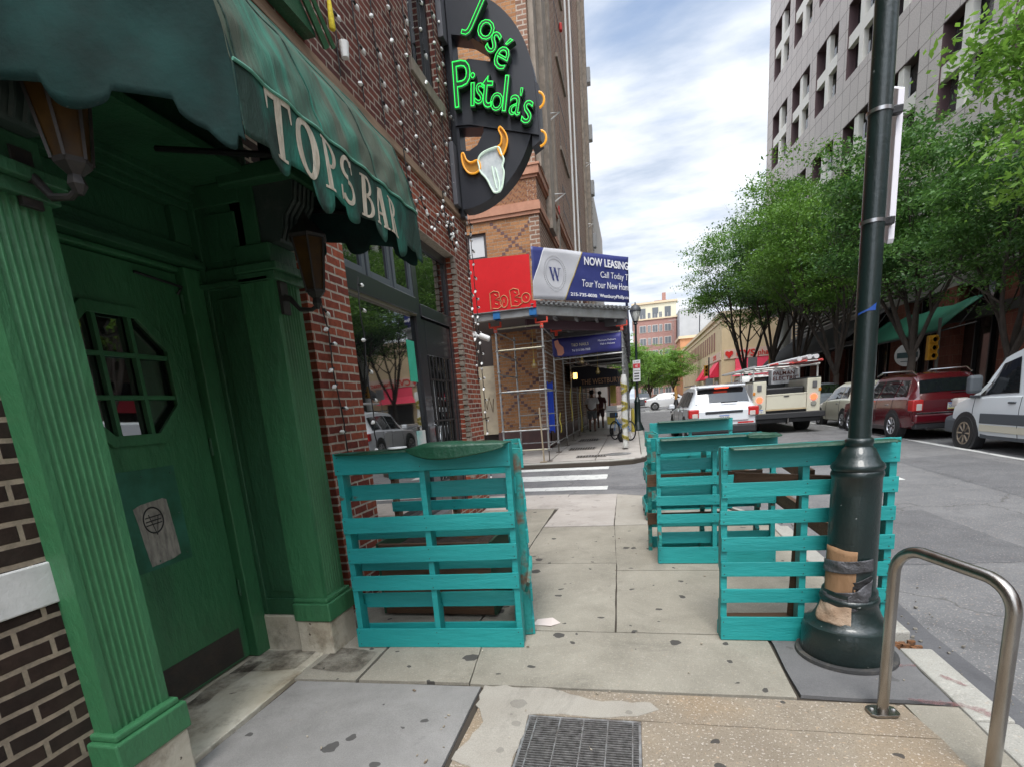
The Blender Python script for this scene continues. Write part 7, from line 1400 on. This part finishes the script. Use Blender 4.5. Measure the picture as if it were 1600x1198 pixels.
# wheels of truck
for wy in (1.15, 5.1):
    for s in (-1, 1):
        M_ = Matrix.Rotation(PI / 2 * s, 4, 'Y'); X = s * .62; mb = MB(); mb.lathe([(.2, 0), (.38, 0), (.41, .05), (.41, .32), (.38, .37), (.25, .38)], (X, wy, .41), 24, M_); w_ = mb.build('wheel', TYRE, ut, local=True, smooth=True); mb = MB(); mb.lathe([(.001, .3), (.12, .33), (.24, .30), (.26, .36)], (X, wy, .41), 18, M_); mb.build('rim', RIM, w_, local=True, smooth=True)
up_('chassis', [((-.45, .1, .42), (.45, 5.5, .60))], BLACK, .02); up_('axle', [((-.6, 1.1, .33), (.6, 1.2, .45))], BLACK, .02)
# name board cabinet and rack
cb = up_('sign_cabinet', [((.02, 2.15, 1.62), (.98, 2.62, 2.13))], mat('pale_grey_cabinet', (.46, .47, .48), .5), .01)
LR = mat('dark_red_letter', (.10, .018, .01), .5)
for tx, z, w_ in (('PALMAN', 1.93, .72), ('ELECTRIC', 1.75, .86)): mb = MB(); addtext(mb, tx, (.07, 2.14, z), (1, 0, 0), (0, 0, 1), w=w_, h=.135, size=1, extr=.004, off=.012); mb.build('lettering', LR, cb, local=True)
RW = mat('white_rack_tube', (.55, .54, .5), .5)
for y in (.25, 2.4, 4.4):
    for s in (-1, 1): mb = MB(); mb.tube([(s * .98, y, 1.7 if y < 3 else 1.2), (s * .98, y, 2.14)], .028, 6); mb.build('rack_post', RW, ut, local=True)
    mb = MB(); mb.tube([(-.98, y, 2.14), (.98, y, 2.14)], .03, 6); mb.build('rack_bar', RW, ut, local=True)
for s in (-1, 1): mb = MB(); mb.tube([(s * .98, .1, 2.17), (s * .98, 6.2, 2.17)], .03, 6); mb.build('rack_rail', RW, ut, local=True)
def ladder(x0, w_, y0, y1, z0, z1, lab, m):
    t_ = thing('ladder', lab, 'ladder', (4.95, 19.4, F(19.4))); 
    for x in (x0, x0 + w_): mb = MB(); mb.tube([(x, y0, z0), (x, y1, z1)], .038, 4); mb.build('ladder_rail', m, t_, local=True)
    n = int((y1 - y0) / .32)
    for i in range(1, n): k = i / n; mb = MB(); mb.tube([(x0, lerp(y0, y1, k), lerp(z0, z1, k)), (x0 + w_, lerp(y0, y1, k), lerp(z0, z1, k))], .02, 5); mb.build('rung', ALU, t_, local=True)
ladder(.42, .46, -.5, 6.4, 2.25, 2.25, 'red ladder on the right of the truck rack', mat('faded_red_rail', (.5, .06, .05), .6)); ladder(-.30, .46, .0, 7.8, 2.24, 2.24, 'red and white ladder in the middle of the truck rack', MATS['faded_red_rail']); ladder(-.92, .42, .3, 7.2, 2.22, 2.22, 'dull metal ladder at the left of the truck rack', ALU)
for i, (x, z) in enumerate(((.60, 2.38), (.80, 2.38), (.30, 2.34))): mb = MB(); mb.tube([(4.95 + x, 19.2, F(19) + z), (4.95 + x, 23.4, F(19) + z)], .075, 10); tag(mb.build('conduit_tube', mat('white_tube', (.55, .55, .55), .4), smooth=True), ['thick white tube on the truck rack, left of the outermost one', 'outermost right white tube on the truck rack', 'white tube lying nearest the middle of the truck rack'][i], 'tube')
# cream hatchback
t, at, sec = car('small cream hatchback parked ahead of the red car', 'car', 'parked_car', (7.62, 19.1, F(19.1)), 0, 3.6, .82,
    [(0, .36, .85, .90, .68, .60), (.10, .30, .92, 1.05, .78, .62), (.35, .26, .95, 1.38, .82, .58), (.8, .24, .95, 1.50, .82, .56), (1.6, .22, .93, 1.51, .82, .56), (2.2, .22, .90, 1.38, .82, .57), (2.75, .22, .86, .96, .82, .66), (3.3, .26, .76, .82, .78, .6), (3.6, .36, .6, .66, .62, .5)],
    mat('cream_car_paint', (.58, .555, .44), .3, coat=.6), (.72, 3.0), .30, win=((.48, 1.05, .62, 1.02, .12, .85), (1.12, 2.4, 1.10, 2.10, .10, .86)), rear=(.14, .34, .95), front=(2.25, 2.7, .9))
part(t, 'rear_bumper', [((-.68, -.05, .32), (.68, .1, .58))], mat('cream_car_paint', (0, 0, 0)), .05); plate(t, 0, -.06, .62, 'JBT 3308')
for s in (-1, 1): part(t, 'tail_light', [((min(s * .56, s * .74), -.02, .68), (max(s * .56, s * .74), .12, .90))], TLIGHT, .03)
seams(t, sec, (1.08, 2.35)); handles(t, (1.2,), .80, .80, CHROME)
# silver car ahead
t, at, sec = car('silver car parked just ahead of the cream hatchback', 'car', 'parked_car', (7.85, 24.2, F(24)), 0, 4.6, .9,
    [(0, .36, .9, .95, .80, .7), (.25, .28, .95, 1.02, .88, .66), (.9, .24, .95, 1.42, .9, .60), (1.5, .22, .94, 1.50, .9, .58), (2.4, .22, .92, 1.46, .9, .58), (3.3, .22, .9, .98, .9, .7), (4.3, .3, .75, .8, .84, .6), (4.6, .4, .6, .66, .7, .5)], mat('silver_car_paint', (.42, .46, .50), .3, .3, coat=.6), (.85, 3.6), .32, win=((.75, 1.5, 1.0, 1.5, .1, .85), (1.6, 2.9, 1.6, 2.6, .1, .85)), rear=(.35, .88, .95), front=(2.5, 3.2, .9))
for s in (-1, 1): part(t, 'tail_light', [((min(s * .6, s * .84), -.02, .74), (max(s * .6, s * .84), .12, .92))], TLIGHT, .03)
# red SUV
REDC = mat('dark_red_car_paint', (.085, .003, .008), .25, coat=.8)
t, at, sec = car('dark red SUV with silver roof rails parked behind the lamp post', 'SUV', 'parked_car', (7.60, 15.1, F(15.1)), .02, 4.5, .90,
    [(0, .36, .92, .98, .82, .72), (.10, .30, 1.0, 1.12, .87, .72), (.30, .27, 1.03, 1.48, .89, .66), (.55, .26, 1.03, 1.61, .9, .64), (1.4, .25, 1.01, 1.65, .9, .63), (2.4, .24, .99, 1.62, .9, .63), (3.25, .24, .97, 1.08, .9, .72), (4.15, .27, .88, .96, .87, .66), (4.5, .38, .68, .75, .75, .55)],
    REDC, (.92, 3.55), .34, win=((.42, .98, .58, .96, .12, .86), (1.05, 1.88, 1.03, 1.86, .10, .87), (1.95, 2.95, 1.93, 2.55, .10, .87)), rear=(.12, .29, .96), front=(2.5, 3.2, .92))
part(t, 'rear_bumper', [((-.84, -.08, .42), (.84, .12, .66))], REDC, .05); part(t, 'bumper_trim', [((-.80, -.085, .665), (.86, .05, .685))], CHROME, .003); part(t, 'lower_skirt', [((-.8, -.04, .28), (.8, .15, .42))], TRIMB, .03); plate(t, .02, -.045, .74, 'GKV 2174')
part(t, 'sill_cladding', [((-.90, 1.32, .22), (.90, 3.1, .34))], mat('grey_cladding', (.06, .05, .05), .6), .02)
for s in (-1, 1):
    part(t, 'tail_light', [((min(s * .64, s * .885), -.035, .72), (max(s * .64, s * .885), .22, 1.0))], TLIGHT, .03); part(t, 'tail_light_lens', [((min(s * .68, s * .80), -.05, .74), (max(s * .68, s * .80), -.03, .90))], mat('clear_lens', (.5, .45, .42), .2), .01)
    mb = MB(); mb.tube([(s * .60, .5, 1.60), (s * .60, .7, 1.70), (s * .60, 2.3, 1.71), (s * .60, 2.6, 1.62)], .022, 6); mb.build('roof_rail', CHROME, t, local=True, smooth=True)
    part(t, 'wing_mirror', [((min(s * .9, s * 1.08), 2.75, 1.0), (max(s * .9, s * 1.08), 2.87, 1.15))], REDC, .04)
    mb = MB(); mb.tube([(.55 * s, -.04, .3), (.55 * s, -.12, .29)], .035, 8); mb.build('exhaust', CHROME, t, local=True)
seams(t, sec, (1.01, 1.92, 3.0)); handles(t, (1.2, 2.08), .88, .86, CHROME); part(t, 'rear_wiper', [((-.02, .07, 1.12), (.34, .09, 1.14))], TRIMB, .004); part(t, 'badge', [((-.06, -.02, .93), (.06, -.012, .97)), ], CHROME, .004)
# white van (nose away from the camera)
VAN = mat('white_van_paint', (.60, .64, .66), .32, coat=.5); GRT = mat('grey_van_trim', (.065, .075, .085), .6)
t, at, sec = car('white panel van with grey lower trim parked at the right edge', 'van', 'parked_van', (7.94, 8.35, F(9)), 0, 5.7, 1.02,
    [(0, .35, 1.15, 1.98, .98, .86), (.2, .30, 1.15, 2.06, 1.01, .86), (2.4, .28, 1.15, 2.08, 1.02, .86), (3.6, .28, 1.14, 2.06, 1.02, .85), (4.15, .28, 1.13, 1.92, 1.02, .82), (4.95, .28, 1.10, 1.22, 1.01, .78), (5.45, .30, .98, 1.06, .97, .74), (5.7, .40, .75, .80, .86, .64)],
    VAN, (1.05, 4.88), .37, win=((3.42, 4.62, 3.62, 4.12, .06, .84),), front=(4.2, 4.9, .95))
part(t, 'grey_side_trim', [((-1.03, 1.6, .60), (-1.0, 4.40, .80)), ], GRT, .01); part(t, 'grey_side_trim', [((1.0, 1.6, .60), (1.03, 4.40, .80))], GRT, .01); part(t, 'cream_sill', [((-1.022, 1.6, .44), (-.99, 4.40, .58))], CRP, .01); part(t, 'sill', [((-.99, 1.5, .30), (.99, 4.4, .44))], GRT, .01)
part(t, 'front_bumper', [((-.99, 5.05, .34), (.99, 5.78, .72))], GRT, .10)
for s in (-1, 1):
    part(t, 'wing_mirror', [((min(s * 1.0, s * 1.25), 4.42, 1.20), (max(s * 1.0, s * 1.25), 4.58, 1.56))], GRT, .06); part(t, 'mirror_triangle', [((s * .99 - .015, 4.5, 1.10), (s * .99 + .015, 4.85, 1.16))], GRT, .01)
    part(t, 'headlight', [((min(s * .7, s * .96), 5.35, .90), (max(s * .7, s * .96), 5.60, 1.10))], mat('clear_lens', (.5, .45, .42), .2), .05)
    mb = MB(); mb.grid(lambda u, v: (s * (1.022 + .004), lerp(1.5, 3.1, u), lerp(1.18, 1.62, v)), 2, 2); 
seams(t, sec, (3.28, 4.68)); handles(t, (3.40,), 1.01, 1.0, GRT)
for w_ in [o for o in t.children if o.name.startswith('wheel') and not o.name.startswith('wheel_')]:
    for rr in w_.children: rr.data.materials[0] = mat('tan_steel_rim', (.30, .24, .17), .6, c2=(.14, .11, .08), sc=9)
# far cars
t, at, sec = car('white saloon crossing the far junction, seen from the side', 'car', 'moving_car', (1.0, 50.5, F(50.5)), -PI / 2, 4.7, .9,
    [(0, .36, .88, .94, .78, .66), (.5, .26, .92, 1.04, .88, .66), (1.1, .22, .93, 1.36, .9, .60), (1.7, .2, .92, 1.46, .9, .58), (2.6, .2, .91, 1.44, .9, .58), (3.4, .2, .88, .98, .9, .7), (4.4, .28, .74, .8, .84, .6), (4.7, .4, .6, .66, .7, .5)], mat('white_saloon_paint', (.66, .66, .67), .3, coat=.5), (.85, 3.7), .32, win=((.95, 1.7, 1.15, 1.7, .1, .85), (1.8, 3.1, 1.8, 2.7, .1, .85)), rear=(.65, 1.1, .95), front=(2.7, 3.3, .9))
for s in (-1, 1): part(t, 'tail_light', [((min(s * .6, s * .84), -.02, .74), (max(s * .6, s * .84), .12, .92))], TLIGHT, .03)
t, at, sec = car('dark grey car seen from behind beyond the white saloon', 'car', 'moving_car', (1.0, 62, F(62)), 0, 4.5, .9,
    [(0, .36, .92, .98, .82, .72), (.10, .30, 1.0, 1.12, .87, .72), (.45, .27, 1.03, 1.58, .89, .66), (1.4, .25, 1.01, 1.66, .9, .63), (2.6, .24, .99, 1.6, .9, .63), (3.3, .24, .97, 1.08, .9, .72), (4.5, .38, .68, .75, .75, .55)], mat('dark_grey_car_paint', (.07, .075, .085), .3, coat=.6), (.92, 3.55), .34, win=((.6, 1.5, .8, 1.5, .1, .86), (1.6, 2.9, 1.6, 2.6, .1, .86)), rear=(.14, .44, .95))
for s in (-1, 1): part(t, 'tail_light', [((min(s * .62, s * .86), -.03, .78), (max(s * .62, s * .86), .14, .95))], TLIGHT, .03)
t = thing('channelizer', 'battered orange traffic delineator on a heavy black base at the crossing', 'traffic cone', (3.1, 42, F(42))); mb = MB(); mb.lathe([(.42, 0), (.42, .12), (.30, .16), (.26, .5), (.16, .75), (.12, .95), (.0, .96)], (3.1, 42, F(42)), 14); mb.build('rubber_base', BLACK, t, smooth=True); mb = MB(); mb.tube([(3.1, 42, F(42) + .95), (3.12, 42, F(42) + 1.35), (3.06, 42, F(42) + 1.75), (3.14, 42, F(42) + 1.95)], [.10, .13, .09, .05], 8); mb.build('orange_post', mat('faded_orange', (.5, .22, .05), .7, c2=(.35, .25, .1), sc=8), t, smooth=True)
for i, (x, y, z, lab) in enumerate(((5.0 + 1.4, 49.2, 2.0, 'grey street sign on the post under the far traffic signal'), (8.2, 41.0, 3.0, 'grey street sign in front of the red pharmacy awning'))):
    t = thing('street_sign', lab, 'sign', (x, y, 0)); mb = MB(); mb.box((x - .3, y, z), (x + .3, y + .03, z + .75)); mb.build('sign_plate', mat('grey_sign', (.42, .42, .42), .5), t, bevel=.02); mb = MB(); mb.tube([(x, y + .06, gz(y) - .1), (x, y + .06, z + .7)], .03, 6); mb.build('post', GALV, t)
# overhead wire antenna on a far roof
t = thing('roof_antenna', 'thin T shaped antenna above the far rooftops', 'antenna', (7.5, 126, 0)); mb = MB(); mb.tube([(8.8, 126, 12), (8.8, 126, 17.5)], .05, 4); mb.tube([(7.8, 126, 17.5), (9.8, 126, 17.5)], .04, 4); mb.build('mast', GALV, t)
# ---------------------------------------------------------------- small wear: scrapes, stains and road patches
def flat_patch(pts, base, dz, m, nm, seed):
    q = wob(pts, .02, .12, seed); mb = MB(); mb.add([(x, y, base(y) + dz) for x, y in q], [tuple(range(len(q)))]); return struct(mb.build(nm, m))
TAR = concrete('asphalt_patch', (.09, .09, .094), (.135, .135, .138), fleck=.25, gum=0)
flat_patch([(2.3, 5.2), (3.6, 5.3), (3.5, 7.4), (2.4, 7.2)], F, .003, TAR, 'road_patch', 3)
flat_patch([(4.9, 7.5), (6.5, 7.6), (6.4, 12.3), (5.0, 12.0)], F, .003, TAR, 'road_patch', 4)
flat_patch([(-3.5, 9.9), (1.2, 9.6), (1.3, 9.95), (-3.4, 10.25)], F, .003, TAR, 'road_patch', 6)
mb = MB(); r_ = random.Random(9)
for i in range(260):
    x = KX + .2 + abs(r_.gauss(0, .22)); y = r_.uniform(1.2, 7.5); s_ = .003 + r_.random() ** 2 * .009; M = Matrix.Translation((x, y, F(y) + .006)) @ Matrix.Rotation(r_.random() * 3, 4, 'Z'); mb.box((-s_, -s_ * .7, 0), (s_, s_ * .7, s_), M)
o = mb.build('gutter_grit', mat('grit', (.28, .26, .22), .9, c2=(.10, .09, .08), sc=40)); o['kind'] = 'stuff'
DST = mat('grey_water_stain', (.08, .075, .07), .8, anoise=7); GRM = mat('corner_grime', (.07, .055, .04), .9, anoise=6)
flat_patch([(-2.62, 2.62), (-2.2, 2.72), (-2.2, 2.97), (-2.62, 2.96)], gz, .0135, GRM, 'threshold_grime', 8)
flat_patch([(-2.62, 1.95), (-2.5, 1.95), (-2.5, 2.8), (-2.62, 2.8)], gz, .0140, GRM, 'threshold_grime', 9)
flat_patch([(-2.1, 2.75), (-1.75, 2.72), (-1.75, 3.0), (-2.1, 3.05)], gz, .0045, GRM, 'pavement_stain', 10)
